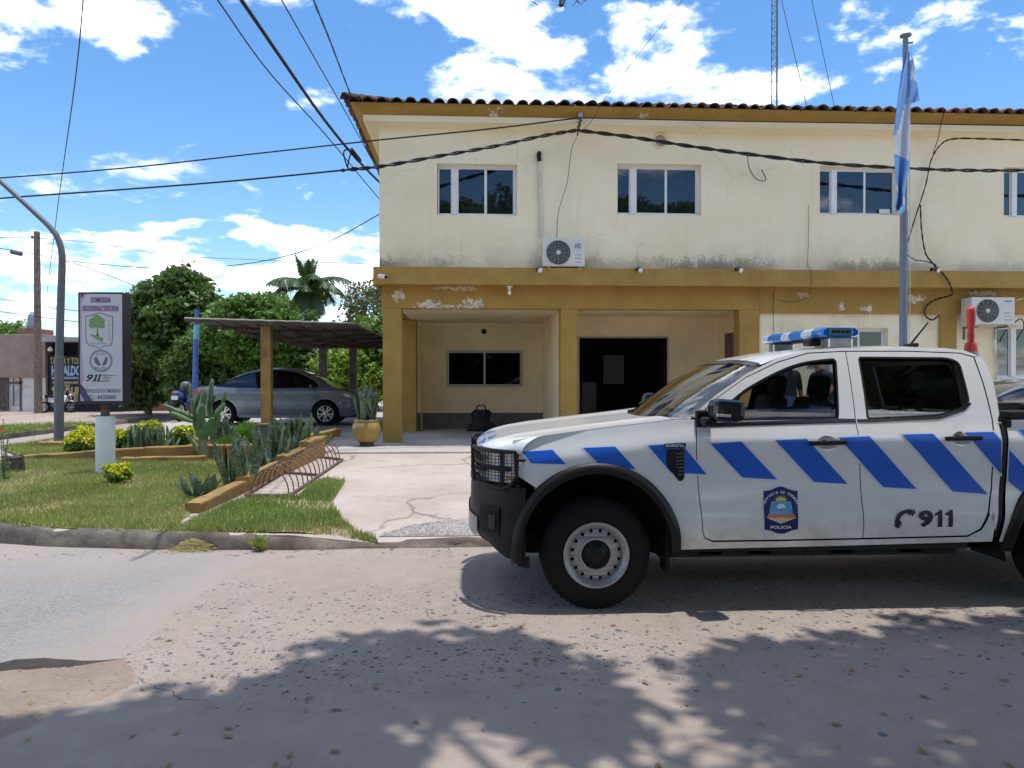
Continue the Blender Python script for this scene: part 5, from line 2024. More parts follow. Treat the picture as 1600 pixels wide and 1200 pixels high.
# back of the cab with its window
xb_ = RP[-1][0]
b = MB()
bw = [(-0.60, 1.34), (0.60, 1.34), (0.54, 1.70), (-0.54, 1.70)]
bk = [(-0.89, 0.55), (0.89, 0.55), (0.89, 1.28), (0.84, 1.36), (0.70, 1.76), (-0.70, 1.76), (-0.84, 1.36), (-0.89, 1.28)]
bb = MB()
bb.prism(bk, 0, 0.03, 'X', holes=[bw])
xq = tpx(1562, 650)[0]
b.add([(xq - 0.03 - max(0, p[2] - 1.30) * 0.36 + p[0], p[1], p[2]) for p in bb.v], bb.f)
b.grid(lambda s, t: tuple(Vector(roofpt(1, t)).lerp(Vector((xq - 0.03 - 0.44 * 0.36 + 0.01, (2 * t - 1) * 0.70, 1.75)), s)), 3, 20)
lobj(b, 'cab_back', M['truck'], TR)
b = MB()
b.add([(xq - 0.02 - (p[1] - 1.30) * 0.36, p[0], p[1]) for p in bw], [(0, 1, 2, 3)])
lobj(b, 'back_pane', M['tint_glass'], TR)
# dark gap between cab and bed
panel_obj('cab_seam', WT, TR, PL((1561, 648), (1570, 668), (1573, 690), (1570, 745), (1557, 838), (1551, 842), (1563, 742), (1566, 690), (1559, 655)), [], M['black'], 0.002, sides=BOTH, rim=0.03)

# bed
x1b = WB + 1.22
ztop = tpx(1585, 652)[1]
bs = PL((1571, 655), (1576, 690), (1573, 745), (1561, 846))
bed_out = bs + [(WB - AR * 1.0, zr0 + 0.02)] + [p for p in arch(WB, 176, 4)] + [(x1b, 0.62), (x1b, ztop)]
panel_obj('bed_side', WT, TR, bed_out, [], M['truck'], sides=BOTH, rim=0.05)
b = MB()
xbf = bs[0][0]
b.box((xbf, -0.72, 0.80), (x1b - 0.02, 0.72, 0.84))
b.box((xbf - 0.005, -0.90, 0.80), (xbf + 0.03, 0.90, ztop - 0.01))
for s in BOTH:
    b.box((xbf + 0.031, s * 0.72, 0.82), (x1b - 0.02, s * 0.74, ztop - 0.012))
    b.box((WB - 0.45, s * 0.52, 0.841), (WB + 0.45, s * 0.719, 1.05), 0.04)
lobj(b, 'bed_liner', M['black'], TR)
for s in BOTH:
    b = MB()
    b.box((xbf, s * 0.73, ztop - 0.015), (x1b, s * 0.905, ztop + 0.045), 0.015)
    lobj(b, 'bed_rail', M['black'], TR)
b = MB()
b.box((x1b - 0.05, -0.86, 0.62), (x1b + 0.01, 0.86, ztop + 0.03), 0.02)
lobj(b, 'tailgate', M['truck'], TR)
b = MB()
b.box((x1b - 0.02, -0.88, 0.40), (x1b + 0.16, 0.88, 0.60), 0.04)
lobj(b, 'rear_bumper', M['black'], TR)
for s in BOTH:
    b = MB()
    b.box((x1b - 0.10, s * 0.80, 0.78), (x1b + 0.016, s * 0.922, 1.22), 0.02)
    lobj(b, 'tail_lamp', M['red_lens'], TR)

# front end: fascia wraps round the nose
NF = 3.0


def nose(a, off=0.0):
    """a 0..1 from the near side round to the far side; returns x, y"""
    an = PI * a
    c, s = math.cos(an), math.sin(an)
    y = -0.93 * math.copysign(abs(c) ** (2 / NF), c)
    x = -0.22 - 0.63 * abs(s) ** (2 / NF)
    n = Vector((-abs(s) ** (2 - 2 / NF) / 0.63, -math.copysign(abs(c) ** (2 - 2 / NF), c) / 0.93, 0)).normalized()
    return Vector((x, y, 0)) + n * off


def nosepx(u, v, off=0.0):
    best = None
    for k in range(20, 400):
        a = k / 1000
        p = nose(a, off)
        d = ray(u, v)
        Yw = TY + p.y
        t = Yw / d.y
        e = abs(d.x * t - (TX + p.x))
        if best is None or e < best[0]:
            best = (e, a, CAMH + d.z * t)
    return best[1], best[2]


def fascia(name, m, zlo, zhi, off, a0, a1, nz=8, na=48, prof=None):
    b = MB()

    def fn(s, t):
        a = a0 + (a1 - a0) * s
        lo = zlo(a) if callable(zlo) else zlo
        hi = zhi(a) if callable(zhi) else zhi
        z = lo + (hi - lo) * t
        o = off + (prof(t) if prof else 0)
        p = nose(a, o)
        return (p.x, p.y, z)
    b.grid(fn, na, nz)
    return lobj(b, name, m, TR)


b = MB()
b.prism([tuple(nose(0.13 + 0.74 * k / 40, -0.035)[:2]) for k in range(41)] + [(-0.46, 0.55), (-0.46, -0.55)], 0.47, 1.045, 'Z')
b.prism([tuple(nose(0.15 + 0.70 * k / 40, -0.004)[:2]) for k in range(41)] + [(-0.5, 0.5), (-0.5, -0.5)], 0.50, 0.835, 'Z')
lobj(b, 'nose_light_block', M['under'], TR)  # filler added behind the fascia to stop sunlight passing through the nose
AA = 0.088                     # where the wheel arch flare begins


def sym(a):
    return min(a, 1 - a)


def zlow(a):
    s = sym(a)
    return 0.345 + 0.13 * sstep(0.12, 0.34, s)


def zhigh(a):
    s = sym(a)
    return 0.845 - 0.01 * sstep(0.1, 0.2, s)


fascia('front_bumper', M['black'], zlow, zhigh, 0.0, AA, 1 - AA, 12, 72, lambda t: 0.018 * math.sin(PI * min(1, t * 1.15)) + 0.006 * math.sin(9 * t))
fascia('bumper_top', M['black'], 0.836, 0.847, 0.0, AA, 1 - AA, 4, 72, lambda t: 0.014 - 0.075 * t)
fascia('bumper_bottom', M['black'], lambda a: zlow(a) - 0.004, lambda a: zlow(a) + 0.004, 0.0, AA, 1 - AA, 4, 72, lambda t: -0.06 + 0.062 * t)
fascia('grille', M['black_gloss'], 0.80, 1.08, -0.015, 0.27, 0.73, 6, 40)
for k in range(3):
    fascia('grille_bar', M['black'], 0.85 + 0.08 * k, 0.885 + 0.08 * k, 0.012, 0.29, 0.71, 2, 30)
fascia('hood_lip', M['truck'], 1.045, 1.08, -0.032, 0.13, 0.87, 3, 60)
# skid plate, pale metal, at the lower centre
fascia('skid_plate', M['steel'], lambda a: 0.46, lambda a: 0.60, 0.028, 0.33, 0.67, 4, 24)
fascia('chin_spoiler', M['under'], lambda a: 0.29 + 0.14 * sstep(0.10, 0.22, sym(a)), lambda a: 0.37 + 0.12 * sstep(0.10, 0.3, sym(a)), -0.03, AA - 0.01, 1 - AA + 0.01, 3, 40)
for flip in (0, 1):
    def A_(a):
        return 1 - a if flip else a
    # headlamp block and its wire guard
    a0, zt = nosepx(808, 706)
    a1, _ = nosepx(746, 706)
    zb = nosepx(790, 770)[1]
    a1 = max(a1, a0 + 0.12)
    fascia('headlamp_housing', M['black_gloss'], 0.83, 1.10, -0.03, A_(a0 - 0.004), A_(a1 + 0.01), 4, 16)
    H = fascia('headlamp', M['lamp_in'], 0.87, 1.085, -0.012, A_(a0 + 0.012), A_(a1 - 0.012), 4, 16)
    fascia('indicator', M['orange_lens'], 0.90, 0.92, -0.006, A_(a0 + 0.016), A_(a0 + 0.05), 2, 6)
    fascia('headlamp_divider', M['black'], 0.95, 0.985, 0.0, A_(a0 + 0.03), A_(a1 - 0.012), 2, 12)
    fascia('headlamp_divider', M['black'], 0.87, 1.085, 0.0, A_(a0 + 0.062), A_(a0 + 0.078), 6, 3)
    b = MB()
    n = 14
    guard = [(a0 + 0.0, zt + 0.0), (a0 - 0.004, 0.92), (a0 + 0.018, 0.865), (a0 + 0.05, 0.835), (a1 - 0.02, 0.855), (a1 - 0.005, 0.94), (a1, zt - 0.02), (a1 - 0.012, zt + 0.01)]
    gp = []
    for i in range(len(guard)):
        p, q = guard[i], guard[(i + 1) % len(guard)]
        for j in range(5):
            f = j / 5
            gp.append((p[0] + (q[0] - p[0]) * f, p[1] + (q[1] - p[1]) * f))

    def gpt(a, z, o=0.035):
        p = nose(A_(a), o)
        return Vector((p.x, p.y, z))
    ring = [gpt(a, z) for a, z in gp]
    b.tube(ring + [ring[0]], 0.014, 8, caps=False)
    # wires
    P2 = [(a, z) for a, z in gp]

    def span(fixed, ax):
        ys = []
        for i in range(len(P2)):
            p, q = P2[i - 1], P2[i]
            if (p[ax] > fixed) != (q[ax] > fixed):
                f = (fixed - p[ax]) / (q[ax] - p[ax])
                ys.append(p[1 - ax] + (q[1 - ax] - p[1 - ax]) * f)
        return (min(ys), max(ys)) if len(ys) >= 2 else None
    amin, amax = min(p[0] for p in P2), max(p[0] for p in P2)
    zmin, zmax = min(p[1] for p in P2), max(p[1] for p in P2)
    for k in range(1, 14):
        a = amin + (amax - amin) * k / 14
        s = span(a, 0)
        if s:
            b.tube([gpt(a, s[0] + (s[1] - s[0]) * j / 4) for j in range(5)], 0.0028, 5)
    for k in range(1, 12):
        z = zmin + (zmax - zmin) * k / 12
        s = span(z, 1)
        if s:
            b.tube([gpt(s[0] + (s[1] - s[0]) * j / 10, z) for j in range(11)], 0.0028, 5)
    b.tube([gpt(a0 - 0.002, 1.04), gpt(a0 - 0.02, 1.035, 0.02), gpt(a0 - 0.025, 1.035, -0.01)], 0.011, 8)
    lobj(b, 'headlamp_guard', M['black'], TR)
    # fog lamp pocket
    f0, fz1 = nosepx(783, 803)
    f1, fz0 = nosepx(754, 838)
    fascia('fog_lamp_surround', M['under'], 0.50, 0.70, 0.024, A_(f0), A_(f1), 3, 8)
    fascia('fog_lamp_pocket', M['dark'], 0.525, 0.675, 0.028, A_(f0 + 0.008), A_(f1 - 0.008), 3, 8)
    fascia('fog_lamp', M['black_gloss'], 0.55, 0.645, 0.034, A_(f0 + 0.016), A_(f0 + 0.05), 3, 8)

# wheel arch flares, liners
for cx, a0, a1 in ((0.0, -2, 188), (WB, -4, 184)):
    for s in BOTH:
        b = MB()
        n = 40

        def fl(q, t):
            ang = rad(a0 + (a1 - a0) * q)
            r = [AR + 0.046, AR + 0.036, AR + 0.006, AR - 0.022, AR - 0.030, AR - 0.030][int(t * 5 + 0.01)]
            o = [0.001, 0.022, 0.036, 0.034, 0.020, -0.10][int(t * 5 + 0.01)]
            x = cx + r * math.cos(ang)
            z = WHR + 0.03 + 1.03 * r * math.sin(ang)
            return (x, s * (max(WT(max(x, -0.62), z), 0.78) + o), z)
        b.grid(fl, n, 5)
        lobj(b, 'wheel_arch_flare', M['black'], TR)
        b = MB()
        b.lathe((cx, 0, WHR + 0.03), [(AR - 0.012, s * 0.84), (AR - 0.01, s * 0.45), (0.0, s * 0.45)], 24, 'Y', a0=rad(-14), a1=rad(194))
        lobj(b, 'wheel_liner', M['under'], TR)
for cx in (0.0, WB):
    for s in BOTH:
        wh = wheel(TR, cx, s * 0.905, s, WHR, 0.255, 0.216)
        steel_rim(TR, wh, cx, s * 0.905, s, WHR, 0.216)
for s in BOTH:
    b = MB()
    b.box((0.49, s * 0.70, 0.24), (0.515, s * 0.89, 0.50), 0.006)
    lobj(b, 'mud_flap', M['rubber'], TR)
# chassis
b = MB()
b.box((0.50, -0.80, 0.33), (2.62, 0.80, 0.46), 0.02)
b.box((-0.60, -0.46, 0.30), (4.4, -0.36, 0.46))
b.box((-0.60, 0.36, 0.30), (4.4, 0.46, 0.46))
b.box((-0.5, -0.40, 0.42), (0.5, 0.40, 0.95))
b.box((0.52, -0.87, 0.385), (2.66, -0.80, 0.475), 0.012)
b.box((0.52, 0.80, 0.385), (2.66, 0.87, 0.475), 0.012)
b.box((2.70, -0.70, 0.42), (4.40, 0.70, 0.79))
b.tube([(WB, -0.75, WHR), (WB, 0.75, WHR)], 0.06, 10)
b.tube([(0, -0.75, WHR), (0, 0.75, WHR)], 0.045, 10)
b.lathe((WB, 0, WHR), [(0, -0.14), (0.13, -0.1), (0.15, 0), (0.13, 0.1), (0, 0.14)], 14, 'Y')
b.tube([(1.0, 0.15, 0.30), (2.6, 0.2, 0.28), (3.0, 0.5, 0.34), (4.4, 0.5, 0.36)], 0.035, 8)
for xx in (0.75, 1.1, 1.7, 2.2):
    b.box((xx, -0.80, 0.335), (xx + 0.16, -0.62, 0.372))
lobj(b, 'chassis', M['under'], TR)
# interior
b = MB()
b.box((0.70, -0.80, 0.46), (2.66, 0.80, 0.52))
b.grid(lambda s, t: (0.50 + 0.45 * s, (2 * t - 1) * 0.82, 1.285 + 0.03 * math.sin(PI * s) - 0.12 * max(0, s - 0.75) * 4), 8, 4)
b.box((0.62, -0.80, 0.80), (0.92, 0.80, 1.20), 0.03)
lobj(b, 'dashboard', M['seat'], TR)
for (sx_, sy_) in ((1.38, -0.40), (1.38, 0.40)):
    b = MB()
    b.obox((sx_, sy_, 0.80), (0.50, 0.50, 0.16), (0, -0.1, 0), 0.05)
    b.obox((sx_ + 0.30, sy_, 1.13), (0.14, 0.48, 0.66), (0, 0.22, 0), 0.06)
    b.obox((sx_ + 0.41, sy_, 1.53), (0.09, 0.26, 0.17), (0, 0.15, 0), 0.035)
    b.tube([(sx_ + 0.36, sy_ - 0.06, 1.38), (sx_ + 0.39, sy_ - 0.06, 1.5)], 0.008, 6)
    b.tube([(sx_ + 0.36, sy_ + 0.06, 1.38), (sx_ + 0.39, sy_ + 0.06, 1.5)], 0.008, 6)
    lobj(b, 'seat', M['seat'], TR)
b = MB()
b.obox((2.15, 0, 0.82), (0.48, 1.36, 0.16), (0, -0.08, 0), 0.05)
b.obox((2.44, 0, 1.07), (0.13, 1.36, 0.52), (0, 0.2, 0), 0.06)
for yy in (-0.42, 0.42):
    b.obox((2.50, yy, 1.38), (0.08, 0.24, 0.12), (0, 0.15, 0), 0.03)
lobj(b, 'seat', M['seat'], TR)
b = MB()
b.lathe((0, 0, 0), [(0.178 + 0.016 * math.cos(2 * PI * k / 8), 0.016 * math.sin(2 * PI * k / 8)) for k in range(9)], 28)
b.box((-0.17, -0.02, -0.008), (0.17, 0.02, 0.008))
b.lathe((0, 0, 0), [(0, 0.02), (0.06, 0.015), (0.065, -0.02), (0, -0.03)], 12)
from mathutils import Euler
Mst = Matrix.Translation((1.08, -0.40, 1.14)) @ Euler((0, rad(-62), 0)).to_matrix().to_4x4()
b.v = [tuple(Mst @ Vector(p)) for p in b.v]
lobj(b, 'steering_wheel', M['black'], TR)
# mirrors
for s in BOTH:
    x0_, z0_ = tpx(1133, 645)
    b = MB()
    ym = s * 1.03
    mx, mz = at(1131, 643, TY - 1.03).x - TX, at(1131, 643, TY - 1.03).z
    b.obox((mx + 0.015, ym, mz + 0.005), (0.22, 0.20, 0.155), (0, 0.08, s * -0.10), 0.05)
    lobj(b, 'mirror', M['black_gloss'], TR)
    b = MB()
    b.obox((mx - 0.09, s * 0.96, mz - 0.07), (0.09, 0.16, 0.06), (0, 0, 0), 0.02)
    b.obox((mx - 0.105, s * 0.895, mz - 0.055), (0.10, 0.05, 0.12), (0, 0, 0), 0.015)
    lobj(b, 'mirror_arm', M['black'], TR)
    b = MB()
    b.obox((mx - 0.035, s * 1.132, mz - 0.022), (0.10, 0.012, 0.02), (0, 0.05, s * -0.10), 0.004)
    lobj(b, 'mirror_indicator', M['lamp_in'], TR)


def on_side(b, verts, faces, off, side=-1, mi=0):
    """lay flat print on the door skin"""
    vs = []
    for x, z in verts:
        w = WT(x, z) + off
        vs.append((x, side * w, z))
    b.add(vs, faces, mi)


# door handles
for doors, (u0, u1, v) in ((D1, HD1), (D2, HD2)):
    hole = dish_hole(u0, u1, v)
    hx_ = sum(p[0] for p in hole) / 24
    hz_ = sum(p[1] for p in hole) / 24
    for door, s in zip(doors, BOTH):
        (xa_, za_), (xc_, zc_) = tpx(u0, v), tpx(u1, v - 1)
        w = WT(xa_, za_)
        b = MB()
        b.obox(((xa_ + xc_) / 2, s * (w + 0.022), (za_ + zc_) / 2), (xc_ - xa_, 0.022, 0.032), (0, rad(-1), 0), 0.009)
        b.box((xa_ + 0.008, s * (w - 0.005), za_ - 0.014), (xa_ + 0.05, s * (w + 0.02), za_ + 0.012))
        b.box((xc_ - 0.05, s * (w - 0.005), zc_ - 0.014), (xc_ - 0.01, s * (w + 0.02), zc_ + 0.012))
        lobj(b, 'door_handle', M['black'], door)
        b = MB()
        ring = [(hx_ + (p[0] - hx_), s * (WT(p[0], p[1]) - 0.001), p[1]) for p in hole]
        vs = []
        for q, dd in ((1.0, 0.0), (0.85, 0.022), (0.55, 0.036), (0.2, 0.04)):
            vs += [(hx_ + (p[0] - hx_) * q, s * (WT(p[0], p[1]) - 0.001 - dd), hz_ + (p[1] - hz_) * q) for p in hole]
        fs = [(k * 24 + j, k * 24 + (j + 1) % 24, (k + 1) * 24 + (j + 1) % 24, (k + 1) * 24 + j) for k in range(3) for j in range(24)] + [tuple(range(72, 96))]
        b.add(vs, fs, 0, True)
        lobj(b, 'handle_recess', M['truck'], door)

# fender vent and badge
vent = roundpoly(PL((1041, 702), (1069, 701), (1069, 748), (1062, 753), (1041, 727)), [0.02, 0.01, 0.02, 0.02, 0.02])
VN = panel_obj('fender_vent', WT, TR, vent, [], M['black_gloss'], 0.006, sides=BOTH, rim=0.01)
for vo, sd in zip(VN, BOTH):
    b = MB()
    for k in range(7):
        v0 = 708 + 5.4 * k
        q = PL((1056 + (0 if k < 5 else 3), v0), (1069, v0 - 0.5), (1069, v0 + 1.2), (1056 + (0 if k < 5 else 3), v0 + 1.6))
        on_side(b, q, [(0, 1, 2, 3)], 0.012, sd)
    lobj(b, 'vent_fin', M['greymetal'], vo)
badge = roundpoly(PL((1037, 693.5), (1071, 692), (1071, 699), (1037, 700)), 0.012)
panel_obj('badge', WT, TR, badge, [], M['black_gloss'], 0.008, sides=(-1,), rim=0.006)
(bx0, bz0), (bx1, bz1) = tpx(1039.5, 698.6), tpx(1068.5, 693.6)
vs, fs = textfit('IGARRETA', bx0, bx1, bz0 + 0.002, bz1 - 0.002, 0.01)
b = MB()
on_side(b, vs, fs, 0.0105)
lobj(b, 'badge_lettering', M['vinyl_white'], TR, False)

# blue stripes, each with a pale edge
STR = [((816, 706), (863, 703), (884, 725), (831, 724)), ((911, 700), (961, 698), (993, 733), (940, 729)), ((1012, 696), (1064, 693), (1104, 741), (1048, 738)),
       ((1110, 693), (1158, 690), (1214, 749), (1160, 746)), ((1211, 688), (1260, 686), (1324, 756), (1272, 753)), ((1310, 684), (1358, 682), (1432, 764), (1380, 761)),
       ((1409, 679), (1457, 678), (1543, 772), (1489, 768)), ((1506, 676), (1552, 675), (1564, 689), (1563, 740)), ((1577, 703), (1650, 780), (1606, 776), (1575, 752)), ((1590, 672), (1640, 671), (1700, 735), (1700, 782), (1690, 782))]
for q in STR:
    pl = PL(*q)
    panel_obj('stripe_edge', WT, TR, inset(pl, -0.010), [], M['decal_edge'], 0.0020, sides=BOTH, rim=0)
    panel_obj('stripe', WT, TR, pl, [], M['decal'], 0.0042, sides=BOTH, rim=0)
b = MB()
for pts in (((0.05, 0.30), (0.05, 0.36), (0.16, 0.40), (0.16, 0.34)), ((0.08, 0.25), (0.08, 0.295), (0.22, 0.36), (0.22, 0.315)), ((0.18, 0.33), (0.18, 0.37), (0.26, 0.40), (0.26, 0.36))):
    for mirror in (0, 1):
        vs = [Vector(hoodpt(s, (1 - t) if mirror else t)) + Vector((-0.001, 0, 0.004)) for s, t in pts]
        b.add(vs, [(0, 1, 2, 3)])
lobj(b, 'hood_stripe', M['decal'], TR)

# shield on the door: badge outline, arms of the province, lettering
sh = [(1193, 767), (1200, 766.5), (1207, 764.5), (1213, 761.5), (1219, 760), (1225, 761), (1231, 764), (1238, 766), (1246, 767), (1246.5, 800), (1246.5, 827), (1238, 828), (1231, 831), (1225, 833.5), (1219, 834), (1212, 832.5), (1206, 829.5), (1200, 828), (1194, 827.5), (1193.5, 800)]
shp = PL(*sh)
panel_obj('shield_edge', WT, TR, inset(shp, -0.006), [], M['decal_edge'], 0.0014, sides=BOTH, rim=0)
panel_obj('shield', WT, TR, shp, [], M['navy'], 0.003, sides=BOTH, rim=0)


def decal(name, polys, m, off):
    for s in BOTH:
        b = MB()
        for poly in polys:
            P = PL(*poly)
            t = tessellate_polygon([[Vector((p[0], p[1], 0)) for p in P]])
            on_side(b, P, [tuple(x) for x in t], off, s)
        lobj(b, name, m, TR)


rays = [[(1220 + 5.5 * math.cos(a - 0.10), 782 - 4.5 * math.sin(a - 0.10)), (1220 + 12.5 * math.cos(a), 782.5 - 9.5 * math.sin(a)), (1220 + 5.5 * math.cos(a + 0.10), 782 - 4.5 * math.sin(a + 0.10))] for a in [PI * (k + 0.5) / 13 for k in range(13)]]
decal('shield_sun', rays + [[(1220 + 8 * math.cos(PI * k / 10), 782.5 - 6.0 * math.sin(PI * k / 10)) for k in range(11)]], M['vinyl_yellow'], 0.0042)
decal('shield_sky', [[(1204.5, 783.5), (1212, 783), (1220, 781.5), (1228, 783), (1235.5, 783.5), (1239, 804), (1201.5, 804)]], M['vinyl_sky'], 0.0050)
decal('shield_cotton', [[(1220 + 6.5 * math.cos(2 * PI * k / 16) * (1 + 0.15 * math.cos(6 * PI * k / 8)), 791.5 + 4.6 * math.sin(2 * PI * k / 16)) for k in range(16)]], M['vinyl_white'], 0.0058)
decal('shield_stem', [[(1216, 794.5), (1219, 796), (1223.5, 792), (1222, 796.5), (1219.5, 798.5)]], M['vinyl_black'], 0.0064)
decal('shield_plain', [[(1201.5, 804), (1239, 804), (1243, 809), (1232, 813.5), (1220, 818), (1208, 813.5), (1198, 809)]], M['vinyl_sand'], 0.0050)
decal('shield_ribbon', [[(1200.5, 802.6), (1212, 804), (1220, 803), (1230, 804), (1240, 802.6), (1243, 808.5), (1231, 809.5), (1220, 808.3), (1209, 809.5), (1198, 808.5)]], M['vinyl_orange'], 0.0060)
b = MB()
(xa_, za_), (xc_, zc_) = tpx(1203.5, 826), tpx(1237, 821)
vs, fs = textfit('POLICIA', xa_, xc_, za_, zc_, 0.025)
on_side(b, vs, fs, 0.0045)
# arched name
txt = 'PROVINCIA DE FORMOSA'
cxx, czz = tpx(1220, 789)
ch = 0.0185
for i, cch in enumerate(txt):
    if cch == ' ':
        continue
    a = rad(166) - rad(152) * i / (len(txt) - 1)
    vs, fs = textpoly(cch, 1, 0.02)
    h_ = max(v[1] for v in vs)
    w_ = max(v[0] for v in vs)
    px0, pz0 = cxx + 0.110 * math.cos(a), czz - 0.01 + 0.088 * math.sin(a)
    ca, sa = math.cos(a - PI / 2), math.sin(a - PI / 2)
    out = []
    for v in vs:
        lx, lzz = (v[0] - w_ / 2) / h_ * ch * 0.9, v[1] / h_ * ch
        out.append((px0 + lx * ca - lzz * sa, pz0 + lx * sa + lzz * ca))
    on_side(b, out, fs, 0.0045)
lobj(b, 'shield_lettering', M['vinyl_white'], TR, False)
# telephone and number
b = MB()
(xa_, za_), (xc_, zc_) = tpx(1434, 823.5), tpx(1491, 796.5)
vs, fs = textfit('9', xa_, xa_ + (xc_ - xa_) * 0.40, za_, zc_, 0.045, 0.0)
on_side(b, vs, fs, 0.007)
for f0 in (0.45, 0.74):
    one = [(0.09, 0), (0.09, 0.72), (0.0, 0.66), (0.0, 0.80), (0.10, 0.90), (0.13, 1.0), (0.21, 1.0), (0.21, 0)]
    P = [(xa_ + (xc_ - xa_) * (f0 + q[0]), za_ + (zc_ - za_) * q[1]) for q in one]
    panel_obj('number_lettering', WT, TR, P, [], M['vinyl_black'], 0.004, rim=0)
lobj(b, 'number_lettering', M['vinyl_black'], TR, False)
hs_ = [(1399.5, 817), (1405.5, 813), (1409, 819), (1413.5, 809), (1420, 803), (1417.5, 797.5), (1425.5, 795.5), (1431.5, 800), (1427, 806.5), (1423.5, 803)]
hand = [(1398, 813), (1404, 811), (1408, 816), (1407, 818.5), (1402, 824.5), (1397.5, 822)]
bow = [(1398.5, 814), (1400, 806), (1405, 800), (1413, 796.5), (1418, 796), (1419, 800), (1412, 803), (1407, 808), (1404.5, 813)]
ear = [(1416, 795.5), (1422, 795), (1426, 799), (1421.5, 805), (1417, 803)]
gap = [(1424, 795.5), (1427.5, 796), (1430, 800.5), (1425.5, 806), (1422.5, 805.5), (1427, 799)]
mic = [(1399, 824.5), (1403.5, 825.5), (1410, 817.5), (1408.5, 820)]
decal('phone_symbol', [hand, bow, ear, gap, mic], M['vinyl_black'], 0.006)

# light bar across the roof, on two feet
b = MB()
lx = at(1312, 523, TY - 0.58).x - TX
LB = MB()
LB.box((lx - 0.13, -0.56, 1.895), (lx + 0.13, 0.56, 1.915), 0.008)
LBo = lobj(LB, 'light_bar', M['black'], TR)
segs = [(-0.60, -0.44, 'bar_blue'), (-0.44, -0.25, 'bar_clear'), (-0.25, -0.02, 'bar_blue'), (-0.02, 0.14, 'bar_clear'), (0.14, 0.42, 'bar_blue'), (0.42, 0.60, 'bar_clear')]
for i, (y0, y1, mm) in enumerate(segs):
    b = MB()
    sec_ = [(-0.155, 1.918), (-0.15, 1.950), (-0.12, 1.972), (0.12, 1.972), (0.15, 1.950), (0.155, 1.918), (0.13, 1.900), (-0.13, 1.900)]
    n0 = len(sec_)
    e0 = 0.86 if i == 0 else 1.0
    e1 = 0.86 if i == len(segs) - 1 else 1.0
    r0 = [(lx + q[0] * e0, y0 + 0.002, 1.935 + (q[1] - 1.935) * (0.8 if i == 0 else 1)) for q in sec_]
    r1 = [(lx + q[0] * e1, y1 - 0.002, 1.935 + (q[1] - 1.935) * (0.8 if i == len(segs) - 1 else 1)) for q in sec_]
    ym0, ym1 = y0 + (0.04 if i == 0 else 0.002), y1 - (0.04 if i == len(segs) - 1 else 0.002)
    rm0 = [(lx + q[0], ym0, q[1]) for q in sec_]
    rm1 = [(lx + q[0], ym1, q[1]) for q in sec_]
    rings = [r0] + ([rm0] if i == 0 else []) + ([rm1] if i == len(segs) - 1 else []) + [r1]
    vs = [p for r_ in rings for p in r_]
    fs = [(k * n0 + j, k * n0 + (j + 1) % n0, (k + 1) * n0 + (j + 1) % n0, (k + 1) * n0 + j) for k in range(len(rings) - 1) for j in range(n0)]
    fs += [tuple(range(n0 - 1, -1, -1)), tuple(range((len(rings) - 1) * n0, len(rings) * n0))]
    b.add(vs, fs)
    lobj(b, 'light_lens', M[mm], LBo)
b = MB()
for k in range(4):
    b.box((lx - 0.07 + 0.035 * k, -0.609, 1.927), (lx - 0.045 + 0.035 * k, -0.597, 1.949), 0.003)
lobj(b, 'end_lamp', M['black'], LBo)
b = MB()
b.box((lx - 0.085, -0.6035, 1.921), (lx + 0.085, -0.5985, 1.955), 0.002)
lobj(b, 'end_plate', M['chrome'], LBo)
for s in BOTH:
    b = MB()
    b.box((lx - 0.08, s * 0.46, 1.815), (lx + 0.10, s * 0.585, 1.899), 0.012)
    lobj(b, 'bar_foot', M['alloy'], LBo)
b = MB()
b.obox((lx - 0.13, -0.40, 1.865), (0.10, 0.12, 0.05), (0, 0, 0), 0.015)
lobj(b, 'siren', M['black'], LBo)
# roof antenna
ab, at_ = at(1424, 541, TY), at(1450, 504, TY)
b = MB()
b.obox((ab.x - TX, 0, 1.865), (0.11, 0.05, 0.035), (0, -0.1, 0), 0.014)
b.tube([(ab.x - TX - 0.01, 0, 1.87), (at_.x - TX, 0, at_.z)], [0.009, 0.006], 6)
lobj(b, 'antenna', M['black'], TR)

# traffic cone riding in the bed on a crate
cp = at(1511, 520, TY - 0.05)
crate = thing('crate', (cp.x, cp.y, 0.842), 'dark crate in the pickup bed under the traffic cone', 'crate')
b = MB()
cx_, cy_ = cp.x + 0.02, cp.y
CH = 0.56
cx_ = max(cx_, TX + xbf + 0.30)
for s in (-1, 1):
    b.box((cx_ - 0.25, cy_ + s * 0.20 - 0.01, 0.842), (cx_ + 0.25, cy_ + s * 0.20 + 0.01, 0.842 + CH - 0.02))
    b.box((cx_ + s * 0.24 - 0.01, cy_ - 0.19, 0.842), (cx_ + s * 0.24 + 0.01, cy_ + 0.19, 0.842 + CH - 0.02))
b.box((cx_ - 0.26, cy_ - 0.22, 0.842 + CH - 0.02), (cx_ + 0.26, cy_ + 0.22, 0.842 + CH))
b.build('box', M['oldwood'], crate)
b = MB()
for k in range(4):
    b.box((cx_ - 0.262, cy_ - 0.222, 0.87 + 0.13 * k), (cx_ + 0.262, cy_ - 0.211, 0.87 + 0.13 * k + 0.09))
b.build('slat', M['oldwood'], crate)
zc0 = 0.842 + CH
ctop = at(1511, 480, cy_).z
cone = thing('traffic_cone', (cx_, cy_, zc0), 'orange red traffic cone with grey sleeve standing in the pickup bed', 'traffic cone')
b = MB()
b.obox((cx_, cy_, zc0 + 0.018), (0.27, 0.27, 0.036), (0, 0, 0.1), 0.012)
H_ = ctop - zc0
